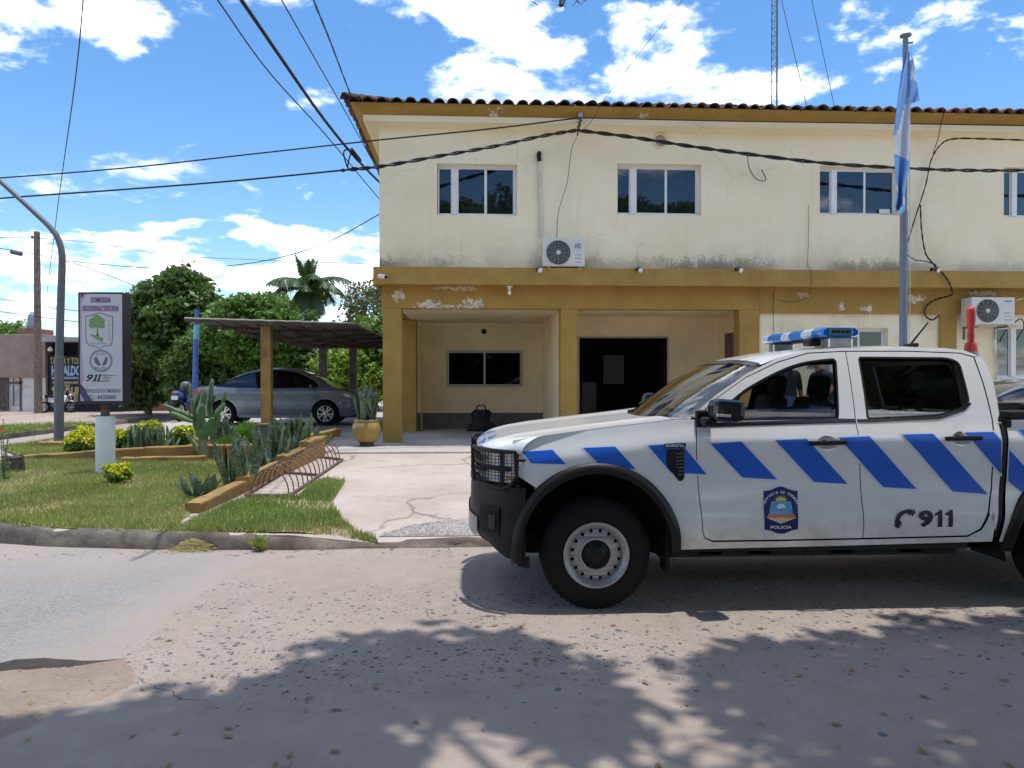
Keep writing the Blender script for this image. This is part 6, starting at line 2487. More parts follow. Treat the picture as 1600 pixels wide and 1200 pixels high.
b.lathe((cx_, cy_, zc0), [(0.105, 0.03), (0.095, 0.05), (0.046, H_ * 0.60), (0.043, H_ * 0.62), (0.028, H_ * 0.63), (0.024, H_ * 0.67), (0.028, H_ * 0.69), (0.023, H_ * 0.75), (0.025, H_ * 0.80), (0.033, H_ * 0.85), (0.034, H_ * 0.92), (0.032, H_ * 0.97), (0.028, H_), (0, H_)], 28)
b.build('cone_body', M['cone'], cone)
b = MB()
r_at = lambda f: 0.095 + (0.046 - 0.095) * ((f * H_ - 0.05) / (H_ * 0.60 - 0.05))
b.lathe((cx_, cy_, zc0), [(r_at(0.42) + 0.002, H_ * 0.42), (r_at(0.53) + 0.002, H_ * 0.53)], 28)
b.build('sleeve', M['reflect'], cone)
# ------------------------------------------------------------------ ordinary saloon cars


def saloon(name, label, T0, rotz, paint, glass, group=None):
    """four door saloon, nose toward +x, origin on the ground under the front axle"""
    T = thing(name, T0, label, 'car', group)
    T.rotation_euler = (0, 0, rotz)
    WBs, R = 2.60, 0.315
    prof = [(-3.36, 0.52), (-3.40, 0.72), (-3.37, 0.90), (-3.28, 0.985), (-2.95, 1.02), (-2.72, 1.075), (-2.35, 1.27), (-2.0, 1.41), (-1.6, 1.475), (-1.2, 1.485), (-0.85, 1.445), (-0.5, 1.33), (-0.15, 1.17), (0.12, 1.03), (0.35, 0.965), (0.62, 0.885), (0.76, 0.80), (0.81, 0.66), (0.80, 0.48)]
    top = [(p.x, p.y) for p in catmull([(a, b, 0) for a, b in prof], 4)]

    def ztop(x):
        c = [p[1] for p in top if abs(p[0] - x) < 0.03]
        return max(c) if c else 1.0

    def Ws(x, z):
        w = 0.865
        if x > -0.1:
            w -= 0.20 * max(0, (x + 0.1) / 0.91) ** 2.6
        if x < -2.7:
            w -= 0.13 * max(0, (-x - 2.7) / 0.7) ** 2.4
        if z < 0.5:
            w -= 0.05 * ((0.5 - z) / 0.25) ** 2
        w -= 0.035 * sstep(0.86, 1.0, z)
        if z > 0.97:
            d = z - 0.97
            w -= 0.42 * d + 0.15 * d * d
        return w - 0.012 * math.exp(-((z - 0.66) / 0.09) ** 2)

    def ar(cx, a0, a1):
        return [(cx + 0.36 * math.cos(rad(a0 + (a1 - a0) * k / 18)), R + 0.01 + 0.365 * math.sin(rad(a0 + (a1 - a0) * k / 18))) for k in range(19)]
    low = [(0.79, 0.30), (0.62, 0.22)] + [p for p in ar(0, -12, 192)] + [p for p in ar(-WBs, -12, 192)] + [(-3.2, 0.26), (-3.34, 0.34)]
    outline = [(x, z - 0.012) for x, z in top] + low
    win = roundpoly([(-2.78, 1.03), (-2.35, 1.235), (-1.95, 1.37), (-1.5, 1.425), (-1.1, 1.43), (-0.75, 1.37), (-0.30, 1.16), (-0.18, 1.04), (-0.3, 1.0), (-1.2, 0.985), (-2.4, 1.0)], [0.03, 0.1, 0.1, 0.1, 0.1, 0.1, 0.05, 0.02, 0.03, 0.1, 0.1])
    b2 = (-1, 1)
    panel_obj('body_side', Ws, T, outline, [win], paint, sides=b2, step=0.12)
    panel_obj('side_pane', Ws, T, inset(win, -0.01), [], glass, -0.012, sides=b2, rim=0, step=0.15)
    panel_obj('window_trim', Ws, T, inset(win, -0.012), [inset(win, 0.012)], M['black_gloss'], 0.003, sides=b2, rim=0.004, step=0.15)
    for xx in (-1.32, -2.28):
        panel_obj('pillar', Ws, T, [(xx, 0.98), (xx + 0.06, 0.98), (xx + 0.05, 1.43), (xx - 0.01, 1.43)] if xx > -2 else [(xx, 0.99), (xx + 0.05, 0.99), (xx + 0.02, 1.27), (xx - 0.03, 1.25)], [], M['black_gloss'], -0.003, sides=b2, rim=0.004, step=0.15)
    for path in ([(-0.24, 0.98), (-0.20, 0.60), (-0.30, 0.27)], [(-1.30, 0.98), (-1.30, 0.26)], [(-2.42, 0.98), (-2.36, 0.70), (-2.20, 0.55)]):
        poly = [(x - 0.004, z) for x, z in path] + [(x + 0.004, z) for x, z in reversed(path)]
        panel_obj('door_seam', Ws, T, poly, [], M['dark'], 0.0012, sides=b2, rim=0, step=0.12)
    panel_obj('crease', Ws, T, [(-0.3, 0.800), (-1.6, 0.835), (-2.9, 0.865), (-2.9, 0.873), (-1.6, 0.848), (-0.3, 0.806)], [], M['dark'], 0.0010, sides=b2, rim=0, step=0.15) if False else None
    panel_obj('sill', Ws, T, [(-0.42, 0.22), (-2.2, 0.22), (-2.2, 0.29), (-0.42, 0.27)], [], M['chrome'], 0.004, sides=b2, rim=0.01, step=0.2)

    def strip(nm, i0, i1, m, inset_y=0.0, lift=0.0):
        b = MB()
        seg = top[i0:i1 + 1]
        n = 12

        def fn(s, t):
            k = s * (len(seg) - 1)
            i = min(len(seg) - 2, int(k))
            f = k - i
            x = seg[i][0] + (seg[i + 1][0] - seg[i][0]) * f
            z = seg[i][1] + (seg[i + 1][1] - seg[i][1]) * f
            w = Ws(x, z - 0.012) - inset_y
            y = 2 * t - 1
            cr = 0.05 if z > 1.1 else 0.035
            bow = 0.10 * (1 - y * y) * (1 if x > 0.5 else (-1 if x < -3.1 else 0))
            return (x + bow, y * w, z - 0.012 + cr * (1 - abs(y) ** 2.4) + lift)
        b.grid(fn, len(seg) - 1, 20)
        return lobj(b, nm, m, T)
    idx = lambda x, lo=0: min(range(lo, len(top)), key=lambda i: abs(top[i][0] - x) + (0 if top[i][1] > 0.6 else 9))
    iA, iB, iC, iD, iE = idx(-2.72), idx(-1.85), idx(-0.85), idx(0.12), idx(0.72)
    strip('boot_lid', 0, iA, paint)
    strip('rear_screen', iA, iB, glass)
    strip('roof', iB, iC, paint)
    strip('windscreen', iC, iD, glass)
    strip('bonnet', iD, len(top) - 1, paint)
    b = MB()
    b.box((-3.2, -0.70, 0.20), (0.62, 0.70, 0.40))
    b.box((-2.75, -0.72, 0.40), (0.0, 0.72, 0.62))
    lobj(b, 'underbody', M['under'], T)
    b = MB()
    b.grid(lambda s, t: (0.80 + 0.10 * (1 - (2 * t - 1) ** 2) - 0.01 + 0.02 * math.sin(PI * s), (2 * t - 1) * 0.66, 0.22 + 0.27 * s), 6, 16)
    lobj(b, 'front_bumper', paint, T)
    b = MB()
    b.grid(lambda s, t: (0.815 + 0.10 * (1 - (2 * t - 1) ** 2), (2 * t - 1) * 0.45, 0.50 + 0.16 * s), 4, 12)
    lobj(b, 'grille', M['black_gloss'], T)
    b = MB()
    b.grid(lambda s, t: (-3.40 - 0.09 * (1 - (2 * t - 1) ** 2) + 0.06 * s, (2 * t - 1) * 0.72, 0.28 + 0.25 * (1 - s)), 6, 16)
    lobj(b, 'rear_bumper', paint, T)
    for s in b2:
        panel_obj('headlamp', Ws, T, roundpoly([(0.42, 0.845), (0.72, 0.785), (0.775, 0.70), (0.60, 0.715), (0.47, 0.79)], 0.03), [], M['lamp_in'], 0.006, sides=(s,), rim=0.006)
        panel_obj('tail_lamp', Ws, T, roundpoly([(-3.36, 0.92), (-3.05, 0.93), (-3.02, 0.86), (-3.36, 0.80)], 0.03), [], M['red_lens'], 0.006, sides=(s,), rim=0.006)
        b = MB()
        b.obox((-0.30, s * 0.93, 1.03), (0.13, 0.18, 0.12), (0, 0, s * 0.2), 0.04)
        lobj(b, 'mirror', M['black_gloss'], T)
        for hx_ in (-1.16, -2.16):
            b = MB()
            b.obox((hx_, s * (Ws(hx_, 0.86) + 0.018), 0.86), (0.19, 0.022, 0.03), (0, 0, 0), 0.009)
            lobj(b, 'door_handle', paint, T)
        for cx in (0, -WBs):
            wh = wheel(T, cx, s * 0.835, s, R, 0.19, 0.20)
            b = MB()
            b.lathe((cx, s * 0.835, R), [(0.205, -s * 0.05), (0.207, s * 0.0), (0.195, s * 0.002), (0.188, -s * 0.02)], 32, 'Y')
            for k in range(10):
                a = 2 * PI * k / 10 + (0.10 if k % 2 else -0.10)
                c, sn = math.cos(a), math.sin(a)
                t_ = Vector((-sn, 0, c)) * 0.019
                P = Vector((cx, s * 0.835, R))
                i_, o_ = P + Vector((c, 0, sn)) * 0.03, P + Vector((c, 0, sn)) * 0.197
                oo = Vector((0, s * -0.004, 0))
                bk_ = Vector((0, -s * 0.03, 0))
                b.add([i_ - t_ * 0.8 + oo, i_ + t_ * 0.8 + oo, o_ + t_ + oo, o_ - t_ + oo, i_ - t_ + bk_, i_ + t_ + bk_, o_ + t_ + bk_, o_ - t_ + bk_], [(0, 1, 2, 3), (0, 3, 7, 4), (1, 5, 6, 2)])
            b.lathe((cx, s * 0.835, R), [(0, s * 0.004), (0.04, s * 0.002), (0.05, -s * 0.02)], 16, 'Y')
            lobj(b, 'rim', M['alloy'], wh)
            b = MB()
            b.lathe((cx, s * 0.835, R), [(0, -s * 0.06), (0.20, -s * 0.06)], 24, 'Y')
            lobj(b, 'brake_disc', M['dark'], wh)
            b = MB()
            b.lathe((cx, 0, R + 0.01), [(0.362, s * 0.80), (0.36, s * 0.50), (0, s * 0.50)], 18, 'Y', a0=rad(-12), a1=rad(192))
            lobj(b, 'wheel_liner', M['dark'], T)
    b = MB()
    for (sx_, sy_) in ((-1.05, -0.36), (-1.05, 0.36), (-2.0, -0.3), (-2.0, 0.3)):
        b.obox((sx_, sy_, 0.98), (0.14, 0.48, 0.62), (0, -0.22, 0), 0.06)
        b.obox((sx_ - 0.10, sy_, 1.30), (0.08, 0.24, 0.14), (0, -0.15, 0), 0.03)
    b.box((-0.45, -0.68, 0.6), (0.0, 0.68, 0.98), 0.05)
    lobj(b, 'seats', M['seat'], T)
    return T


fp = at(508, 650, 20.1)
saloon('parked_car', 'grey four door saloon parked under the brown carport canopy', (fp.x, 20.1 + 0.84, 0.351), 0, M['sedan'], M['dark_glass'])
bp = at(1600, 600, 9.9)
saloon('parked_car', 'blue grey saloon parked beyond the pickup bed at the right edge', (bp.x + 1.75, 10.6, gz(10.6) - 0.003), 0, M['bluecar'], M['dark_glass']).scale = (0.9, 0.95, 0.89)

# ------------------------------------------------------------------ low ochre planting walls


def lowwall(name, label, path, w, z0s, tops, parent=None):
    """stepped wall along straight pieces: path points, each piece with its own top"""
    T = thing(name, (path[0][0], path[0][1], gz(path[0][1]) - 0.02), label, 'low wall')
    for i in range(len(path) - 1):
        a, c = Vector((*path[i], 0)), Vector((*path[i + 1], 0))
        d = (c - a).normalized()
        n = Vector((-d.y, d.x, 0)) * (w / 2)
        ta, tb = tops[i]
        rr_ = random.Random(i + len(path))
        m = 8
        b = MB()
        vs = []
        for k in range(m + 1):
            p = a.lerp(c, k / m) - d * 0.0
            zt = gz(p.y) + ta + (tb - ta) * k / m + rr_.uniform(-0.006, 0.006)
            zb = gz(p.y) - 0.06
            j = n * (1 + rr_.uniform(-0.04, 0.04))
            e = n * 0.88
            vs += [p - j + Vector((0, 0, zb)), p - j + Vector((0, 0, zt - 0.016)), p - e + Vector((0, 0, zt)), p + e + Vector((0, 0, zt)), p + j + Vector((0, 0, zt - 0.016)), p + j + Vector((0, 0, zb))]
        fs = []
        for k in range(m):
            for q in range(5):
                fs.append((k * 6 + q, k * 6 + q + 1, (k + 1) * 6 + q + 1, (k + 1) * 6 + q))
        fs += [(0, 1, 2, 3, 4, 5), tuple(m * 6 + q for q in (5, 4, 3, 2, 1, 0))]
        b.add(vs, fs)
        b.build('wall_section', M['ochre_low'], T)
    return T


lowwall('planter_wall', 'stepped ochre planter wall running from the kerb lawn to the porch', [(-2.96, 8.32), (-2.84, 9.66), (-2.70, 11.05), (-2.60, 12.05), (-2.52, 12.95)], 0.17, None, [(0.11, 0.13), (0.17, 0.18), (0.25, 0.25), (0.34, 0.34)])
lowwall('planter_wall', 'long ochre planter wall behind the white sign post', [(-7.35, 12.55), (-5.2, 12.56), (-3.35, 12.60)], 0.18, None, [(0.07, 0.20), (0.21, 0.25)])
lowwall('planter_wall', 'low ochre ledge in front of the long planter wall', [(X(192, 12.3), 12.30), (X(322, 12.3), 12.30)], 0.16, None, [(0.075, 0.095)])
lowwall('planter_wall', 'ochre back wall of the planting bed behind the cactus', [(X(235, 14.4), 14.4), (X(440, 14.4), 14.45)], 0.16, None, [(0.13, 0.16)])
lowwall('planter_wall', 'short ochre block under the street lamp pole', [(X(72, 14.3), 14.3), (X(118, 14.3), 14.3)], 0.5, None, [(0.12, 0.12)])
lowwall('planter_wall', 'short ochre wall beside the front wheel of the grey car', [(X(483, 15.4), 15.2), (X(525, 16.6), 16.75)], 0.16, None, [(0.14, 0.16)])

# ------------------------------------------------------------------ street sign
sb = gnd(165, 741)
SG = thing('police_sign', (sb.x, sb.y, sb.z), 'tall black framed police sign on a white cylinder in the lawn', 'sign')
b = MB()
h1 = at(165, 650, sb.y).z
b.lathe((sb.x, sb.y, sb.z - 0.02), [(0.128, 0), (0.127, 0.3), (0.125, h1 - sb.z), (0.118, h1 - sb.z + 0.015), (0, h1 - sb.z + 0.02)], 28)
b.build('base_cylinder', M['white_paint'], SG)
sz0, sz1 = at(157, 631, sb.y).z, at(157, 458, sb.y).z
SD = 0.27
sx0, sx1 = at(122, 540, sb.y - SD / 2).x, at(192, 540, sb.y - SD / 2).x
b = MB()
b.box((sb.x - 0.045, sb.y - 0.045, h1), (sb.x + 0.045, sb.y + 0.045, sz0 + 0.02), 0.006)
b.build('post', M['rust'], SG)
ROT = 0.0
b = MB()
b.box((sx0, sb.y - SD / 2, sz0), (sx1, sb.y + SD / 2, sz1), 0.008)
b.build('case', M['sign_black'], SG)
yf = sb.y - SD / 2
fx0, fx1, fz0, fz1 = sx0 + 0.030, sx1 - 0.008, sz0 + 0.045, sz1 - 0.028
FW, FH = fx1 - fx0, fz1 - fz0
b = MB()
b.box((fx0, yf - 0.006, fz0), (fx1, yf - 0.001, fz1))
FACE = b.build('face', M['sign_face'], SG)


def sgn(u, v):
    """face coordinates 0..1 from left / top"""
    return (fx0 + FW * u, fz1 - FH * v)


def flat(name, polys, m, off, parent=None):
    b = MB()
    for i, p in enumerate(polys):
        P = [sgn(*q) for q in p]
        t = tessellate_polygon([[Vector((q[0], q[1], 0)) for q in P]])
        b.add([(q[0], yf - 0.006 - off - 0.00003 * i, q[1]) for q in P], [tuple(x) for x in t])
    return b.build(name, m, FACE)


def ringp(cx, cy, r, w, asp, n=40):
    o = []
    for k in range(n):
        a, c = 2 * PI * k / n, 2 * PI * (k + 1) / n
        o.append([(cx + r * math.cos(a), cy + r * asp * math.sin(a)), (cx + r * math.cos(c), cy + r * asp * math.sin(c)), (cx + (r - w) * math.cos(c), cy + (r - w) * asp * math.sin(c)), (cx + (r - w) * math.cos(a), cy + (r - w) * asp * math.sin(a))])
    return o


def words(name, items, m, off, bold=0.0, shear=0.0):
    b = MB()
    for txt, u0, u1, v0, v1 in items:
        (xa_, za_), (xc_, zc_) = sgn(u0, v1), sgn(u1, v0)
        vs, fs = textfit(txt, xa_, xc_, za_, zc_, bold, shear)
        b.add([(p[0], yf - 0.006 - off, p[1]) for p in vs], fs)
    return b.build(name, m, FACE, fixn=False)


asp = FW / FH
flat('lilac_margin', [[(0, 0), (0.16, 0), (0.05, 0.08), (0.02, 0.85), (0, 0.86)], [(0, 0.50), (0.06, 0.62), (0.10, 0.80), (0, 0.86)]], M['lilac'], 0.0008)
flat('purple_corner', [[(0, 0.835), (0.10, 0.88), (0.20, 0.955), (0.30, 1.0), (0.08, 1.0), (0.0, 0.97)], [(0.02, 0), (0.10, 0), (0.04, 0.04), (0.02, 0.04)]], M['purple'], 0.0014)
flat('lilac_corner', [[(0, 0.93), (0.10, 1.0), (0, 1.0)]], M['lilac'], 0.002)
flat('heading_band', [[(0.25, 0.027), (0.74, 0.027), (0.74, 0.083), (0.25, 0.083)], [(0.06, 0.105), (0.93, 0.105), (0.93, 0.163), (0.06, 0.163)]], M['lilac'], 0.0006)
words('heading_lettering', [('COMISARIA', 0.26, 0.73, 0.033, 0.078), ('SECCIONAL TERCERA', 0.07, 0.92, 0.112, 0.158)], M['maroon'], 0.0022, 0.012)
shield = [(0.13, 0.205), (0.24, 0.200), (0.36, 0.182), (0.46, 0.172), (0.56, 0.182), (0.68, 0.200), (0.79, 0.205), (0.785, 0.36), (0.77, 0.455), (0.74, 0.485), (0.60, 0.488), (0.52, 0.500), (0.46, 0.515), (0.40, 0.500), (0.32, 0.488), (0.20, 0.482), (0.14, 0.45), (0.125, 0.36)]
flat('crest_edge', [shield], M['print_grey'], 0.0010)
cx_s = 0.455
flat('crest_field', [[(cx_s + (u - cx_s) * 0.94, 0.345 + (v - 0.345) * 0.952) for u, v in shield]], M['sign_face'], 0.0016)
tree = []
rt2 = random.Random(4)
for (cx_, cy_, r_) in ((0.40, 0.225, 0.10), (0.30, 0.25, 0.09), (0.50, 0.25, 0.10), (0.33, 0.285, 0.12), (0.48, 0.285, 0.11), (0.40, 0.262, 0.12), (0.28, 0.30, 0.07), (0.53, 0.30, 0.07)):
    tree.append([(cx_ + r_ * (0.8 + 0.3 * rt2.random()) * math.cos(2 * PI * k / 14), cy_ + r_ * 0.32 * (0.75 + 0.4 * rt2.random()) * math.sin(2 * PI * k / 14)) for k in range(14)])
flat('crest_tree', tree + [[(0.22, 0.37), (0.34, 0.385), (0.56, 0.41), (0.53, 0.455), (0.42, 0.43), (0.30, 0.40)]], M['print_green'], 0.0026)
flat('crest_trunk', [[(0.395, 0.27), (0.42, 0.27), (0.43, 0.36), (0.455, 0.395), (0.38, 0.39), (0.405, 0.36)]], M['print_brown'], 0.0019)
bb = MB()
for i, chh in enumerate('LAPACHOS'):
    vs, fs = textpoly(chh, 1, 0.02)
    h_, w_ = max(v[1] for v in vs), max(v[0] for v in vs)
    (xa_, za_), (xc_, zc_) = sgn(0.665, 0.262 + 0.025 * i), sgn(0.725, 0.24 + 0.025 * i)
    bb.add([(xa_ + v[0] / w_ * (xc_ - xa_), yf - 0.0085, za_ + v[1] / h_ * (zc_ - za_) * 0.9) for v in vs], fs)
bb.build('crest_lettering', M['tan_print'], FACE, fixn=False)
words('crest_motto', [('POLICIA DE FORMOSA', 0.24, 0.64, 0.455, 0.470)], M['print_grey'], 0.0024)
cx_c, cy_c = 0.495, 0.625
flat('round_badge', ringp(cx_c, cy_c, 0.275, 0.016, asp) + ringp(cx_c, cy_c, 0.245, 0.012, asp) + [[(0.33, 0.60), (0.39, 0.585), (0.50, 0.665), (0.42, 0.668), (0.36, 0.645)], [(0.66, 0.60), (0.61, 0.585), (0.52, 0.668), (0.58, 0.668), (0.63, 0.645)]], M['print_grey'], 0.0010)
words('badge_lettering', [('POLICIA', 0.35, 0.64, 0.682, 0.712), ('COMANDO', 0.38, 0.60, 0.553, 0.572)], M['print_grey'], 0.0012, 0.0)
words('number_lettering', [('9', 0.14, 0.31, 0.750, 0.818)], M['vinyl_black'], 0.0012, 0.03, 0.35)
flat('number_lettering', [[(k + 0.0, 0.815), (k + 0.055, 0.762), (k + 0.03, 0.768), (k + 0.035, 0.758), (k + 0.08, 0.750), (k + 0.105, 0.750), (k + 0.055, 0.815)] for k in (0.31, 0.40)], M['vinyl_black'], 0.0012)
flat('speed_lines', [[(0.53, 0.755), (0.85, 0.757), (0.83, 0.762), (0.53, 0.762)], [(0.56, 0.772), (0.74, 0.775), (0.72, 0.780), (0.55, 0.779)], [(0.54, 0.790), (0.72, 0.793), (0.70, 0.798), (0.53, 0.797)], [(0.28, 0.812), (0.70, 0.810), (0.68, 0.817), (0.27, 0.819)]], M['vinyl_black'], 0.0012)
words('motto_lettering', [('AL SERVICIO DE SU COMUNIDAD', 0.02, 0.96, 0.888, 0.922)], M['print_grey'], 0.0030, 0.008)
words('telephone_lettering', [('TEL: 4420000', 0.12, 0.85, 0.945, 0.985)], M['print_grey'], 0.0030, 0.012)

# ------------------------------------------------------------------ lamp pole, utility pole
lp = at(92, 690, 14.3)
LP_ = thing('street_lamp', (lp.x, 14.3, gz(14.3) + 0.1), 'curved dark grey street lamp pole at the left edge', 'street lamp')
b = MB()
q = [at(92, 694, 14.3), at(92.5, 560, 14.3)]
b.tube([(q[0].x, 14.3, gz(14.3) + 0.09), q[1]], [0.082, 0.080], 14)
b.tube([at(92.5, 560, 14.3), at(92.5, 557, 14.3)], [0.086, 0.082], 14)
arm = [at(92.5, 557, 14.3), at(95, 470, 14.3), at(97, 415, 14.3), at(96, 392, 14.3), at(90, 372, 14.3), at(78, 355, 14.3), at(55, 333, 14.3), at(0, 283, 14.3), at(-80, 212, 14.3), at(-170, 160, 14.3), at(-230, 140, 14.3)]
pts = catmull(arm, 5)
b.tube(pts, [0.070 - 0.030 * min(1, k / 35) for k in range(len(pts))], 12)
b.build('pole', M['greymetal'], LP_)
b = MB()
e_ = pts[-1]
b.obox(e_ + Vector((-0.25, 0, 0.02)), (0.62, 0.24, 0.13), (0, 0.15, 0), 0.05)
b.build('lamp_head', M['greymetal'], LP_)

up_ = at(60, 640, 38)
UPt = thing('utility_pole', (up_.x, 38, -0.13), 'weathered wooden utility pole in front of the workshop', 'utility pole')
b = MB()
tp = at(57.5, 362, 38)
ptsU = [Vector((up_.x, 38, -0.2)).lerp(tp, k / 10) for k in range(11)]
b.tube(ptsU, [0.19 - 0.055 * k / 10 for k in range(11)], 12)
b.build('pole', M['wood'], UPt)
b = MB()
for k in range(2):
    b.lathe((tp.x + 0.16 * (k * 2 - 1), 37.9, tp.z - 0.35), [(0, 0), (0.05, 0.01), (0.06, 0.05), (0.035, 0.08), (0.055, 0.11), (0, 0.15)], 10)
b.build('insulator', M['greymetal'], UPt)

# ------------------------------------------------------------------ flagpole and flag
FY = 11.2
fb = at(1411, 700, FY)
FP = thing('flagpole', (fb.x, FY, gz(FY)), 'grey flagpole rising behind the pickup roof', 'flagpole')
b = MB()
ft = at(1415, 58, FY)
b.tube([(fb.x, FY, gz(FY) - 0.02), at(1411.5, 520, FY), at(1412.5, 330, FY)], [0.060, 0.058, 0.056], 14)
b.tube([at(1412.5, 330, FY), ft], [0.045, 0.040], 14)
b.lathe(ft, [(0, 0.05), (0.045, 0.045), (0.085, 0.035), (0.085, 0.01), (0.04, 0.0)], 16)
b.tube([ft + Vector((0, 0, -0.10)), ft + Vector((0.10, -0.03, -0.085))], 0.016, 8)
b.build('pole', M['poleblue'], FP)
b = MB()
b.tube([ft + Vector((0.085, -0.03, -0.1)), at(1421, 200, FY - 0.03), at(1422, 400, FY - 0.03), at(1421, 580, FY - 0.03), Vector((fb.x + 0.10, FY - 0.03, 1.35))], 0.006, 6)
b.build('halyard', M['rope'], FP)

# the flag hangs in folds: a cloth of three stripes gathered along the halyard
fl = MB()
TH, NW, NH = [], 26, 44
edgeR = [(1421, 80), (1422, 105), (1423, 150), (1422, 200), (1421, 240), (1421, 262), (1414, 300), (1414, 330), (1408, 336)]
edgeL = [(1416, 82), (1409, 110), (1402, 160), (1396, 210), (1399, 235), (1397, 244), (1399, 275), (1401, 305), (1398, 328)]


def ip(P, t):
    k = t * (len(P) - 1)
    i = min(len(P) - 2, int(k))
    f = k - i
    return (P[i][0] + (P[i + 1][0] - P[i][0]) * f, P[i][1] + (P[i + 1][1] - P[i][1]) * f)


def flagpt(s, t, layer):
    L, R_ = ip(edgeL, t), ip(edgeR, t)
    u = L[0] + (R_[0] - L[0]) * s
    v = L[1] + (R_[1] - L[1]) * s
    w = 0.10 * math.sin(s * 9.0 + t * 5) * (0.3 + t) + 0.03 * math.sin(t * 14 + s * 4)
    return at(u, v, FY - 0.16 + w * 0.8 + layer)


cols = []
vs = [flagpt(i / NW, j / NH, 0) for j in range(NH + 1) for i in range(NW + 1)]
fs, mi = [], []
for j in range(NH):
    for i in range(NW):
        t, s = (j + 0.5) / NH, (i + 0.5) / NW
        v = ip(edgeL, t)[1]
        if v < 208 + 60 * (0.0) and (v < 150 + 58 * (1 - s) or s < 0.55 - 0.75 * max(0, (v - 168) / 60)):
            m_ = 0
        elif v < 238:
            m_ = 1 if s > 0.25 - 0.01 * (v - 205) else 0
            if v > 212:
                m_ = 1
        elif v > 240:
            m_ = 0
            if 286 < v < 296 and (s < 0.25 or s > 0.8):
                m_ = 1
            if v > 324 and s < 0.5:
                m_ = 1
        fs.append((j * (NW + 1) + i, j * (NW + 1) + i + 1, (j + 1) * (NW + 1) + i + 1, (j + 1) * (NW + 1) + i))
        mi.append(m_)
for f_, m_ in zip(fs, mi):
    fl.f.append(list(f_))
    fl.m.append(m_)
    fl.s.append(True)
fl.v = [tuple(p) for p in vs]
fo = fl.build('flag', [M['flag_blue'], M['flag_white']], None, at(1421, 82, FY))
tag(fo, 'light blue and white flag hanging limp from the flagpole', 'flag')
b = MB()
b.grid(lambda s, t: at(1421 + s * (6 + 10 * t), 95 + 68 * t - 6 * s, FY - 0.05 + 0.06 * math.sin(t * 7 + s * 3)), 6, 16)
fr = b.build('free_corner', [M['flag_white']], None)
fr.data.materials.append(M['flag_blue'])
for p_ in fr.data.polygons:
    zc_ = sum(fr.data.vertices[i].co.z for i in p_.vertices) / len(p_.vertices)
    p_.material_index = 1 if zc_ < at(1425, 128, FY).z else 0
fr.parent = fo
fr.location = -Vector(fo.location)

# ------------------------------------------------------------------ radio mast behind the roof
MY = 42
mb = at(1211, 160, MY)
MS = thing('radio_mast', (mb.x, MY, -0.3), 'thin triangular lattice radio mast behind the station roof', 'mast')
b = MB()
leg = [Vector((0.19 * math.cos(2 * PI * k / 3 + 0.5), 0.19 * math.sin(2 * PI * k / 3 + 0.5), 0)) for k in range(3)]
for l in leg:
    b.tube([Vector((mb.x, MY, -0.36)) + l, Vector((mb.x, MY, 34)) + l], 0.026, 6)
b.build('leg', M['greymetal'], MS)
b = MB()
k = 8.0
i = 0
while k < 33.5:
    for j in range(3):
        p0, p1 = leg[j], leg[(j + 1) % 3]
        z_ = Vector((mb.x, MY, k))
        b.tube([z_ + (p0 if i % 2 else p1), z_ + (p1 if i % 2 else p0) + Vector((0, 0, 0.42))], 0.012, 4)
        b.tube([z_ + p0, z_ + p1], 0.012, 4)
    k += 0.42
    i += 1
b.build('lattice', M['greymetal'], MS)
for (u, v) in ((1259, 160), (1300, 150)):
    b = MB()
    b.tube([Vector((mb.x, MY, 24 if u < 1280 else 32)), at(u, v, MY - 3 if u < 1280 else MY + 6), at(u, v, MY - 3 if u < 1280 else MY + 6) + (at(u, v, MY - 3 if u < 1280 else MY + 6) - Vector((mb.x, MY, 24 if u < 1280 else 32))) * (0.9 if u < 1280 else 0.45)], 0.02, 5)
    b.build('guy_wire', M['cable'], MS)

# ------------------------------------------------------------------ bicycle rack
BR = thing('bicycle_rack', tuple(gnd(450, 765)), 'rusty brown bicycle rack of bent iron hoops beside the planter wall', 'bicycle rack')
c4 = [gnd(384, 776), gnd(452, 777), gnd(535, 720), gnd(487, 714)]
for p in c4:
    p.z += 0.02


def rk(s, t):
    a = c4[0].lerp(c4[1], s)
    c = c4[3].lerp(c4[2], s)
    return a.lerp(c, t)


b = MB()
for P, Q in ((c4[0], c4[1]), (c4[1], c4[2]), (c4[2], c4[3]), (c4[3], c4[0]), (rk(0, 0.5), rk(1, 0.5)), (rk(0.62, 0), rk(0.62, 1)) if False else (rk(0, 0.25), rk(0, 0.3))):
    d = (Q - P)
    b.tube([P, Q], 0.022, 6)
b.build('frame', M['rust'], BR)
for k in range(14):
    t = 0.03 + 0.95 * k / 13
    A_0, B_0 = rk(0.06, t), rk(0.94, t)
    n = 14
    pts = []
    for j in range(n + 1):
        a = PI * j / n
        p = A_0.lerp(B_0, 0.5 - 0.5 * math.cos(a))
        pts.append(p + Vector((0, 0, 0.30 * math.sin(a))))
    b = MB()
    b.tube(pts, 0.0085, 6)
    b.build('hoop', M['rust'], BR)

# ------------------------------------------------------------------ carport
CP = thing('carport', (-4.6, 20, 0.35), 'brown shade net carport canopy on ochre posts', 'carport')
ca = [at(289, 498, 17.2), at(556, 506, 17.0), at(610, 529, 20.5), at(625, 541, 24.5), at(470, 540, 24.5)]


def canopy(s, t):
    n0 = ca[0].lerp(ca[1], s)
    f0 = ca[4].lerp(ca[3], s)
    p = n0.lerp(f0, t)
    p.z -= 0.16 * math.sin(PI * s) * math.sin(PI * t) * (0.8 + 0.3 * math.sin(s * 20)) - 0.004 * math.sin(s * 60 + t * 9)
    return p


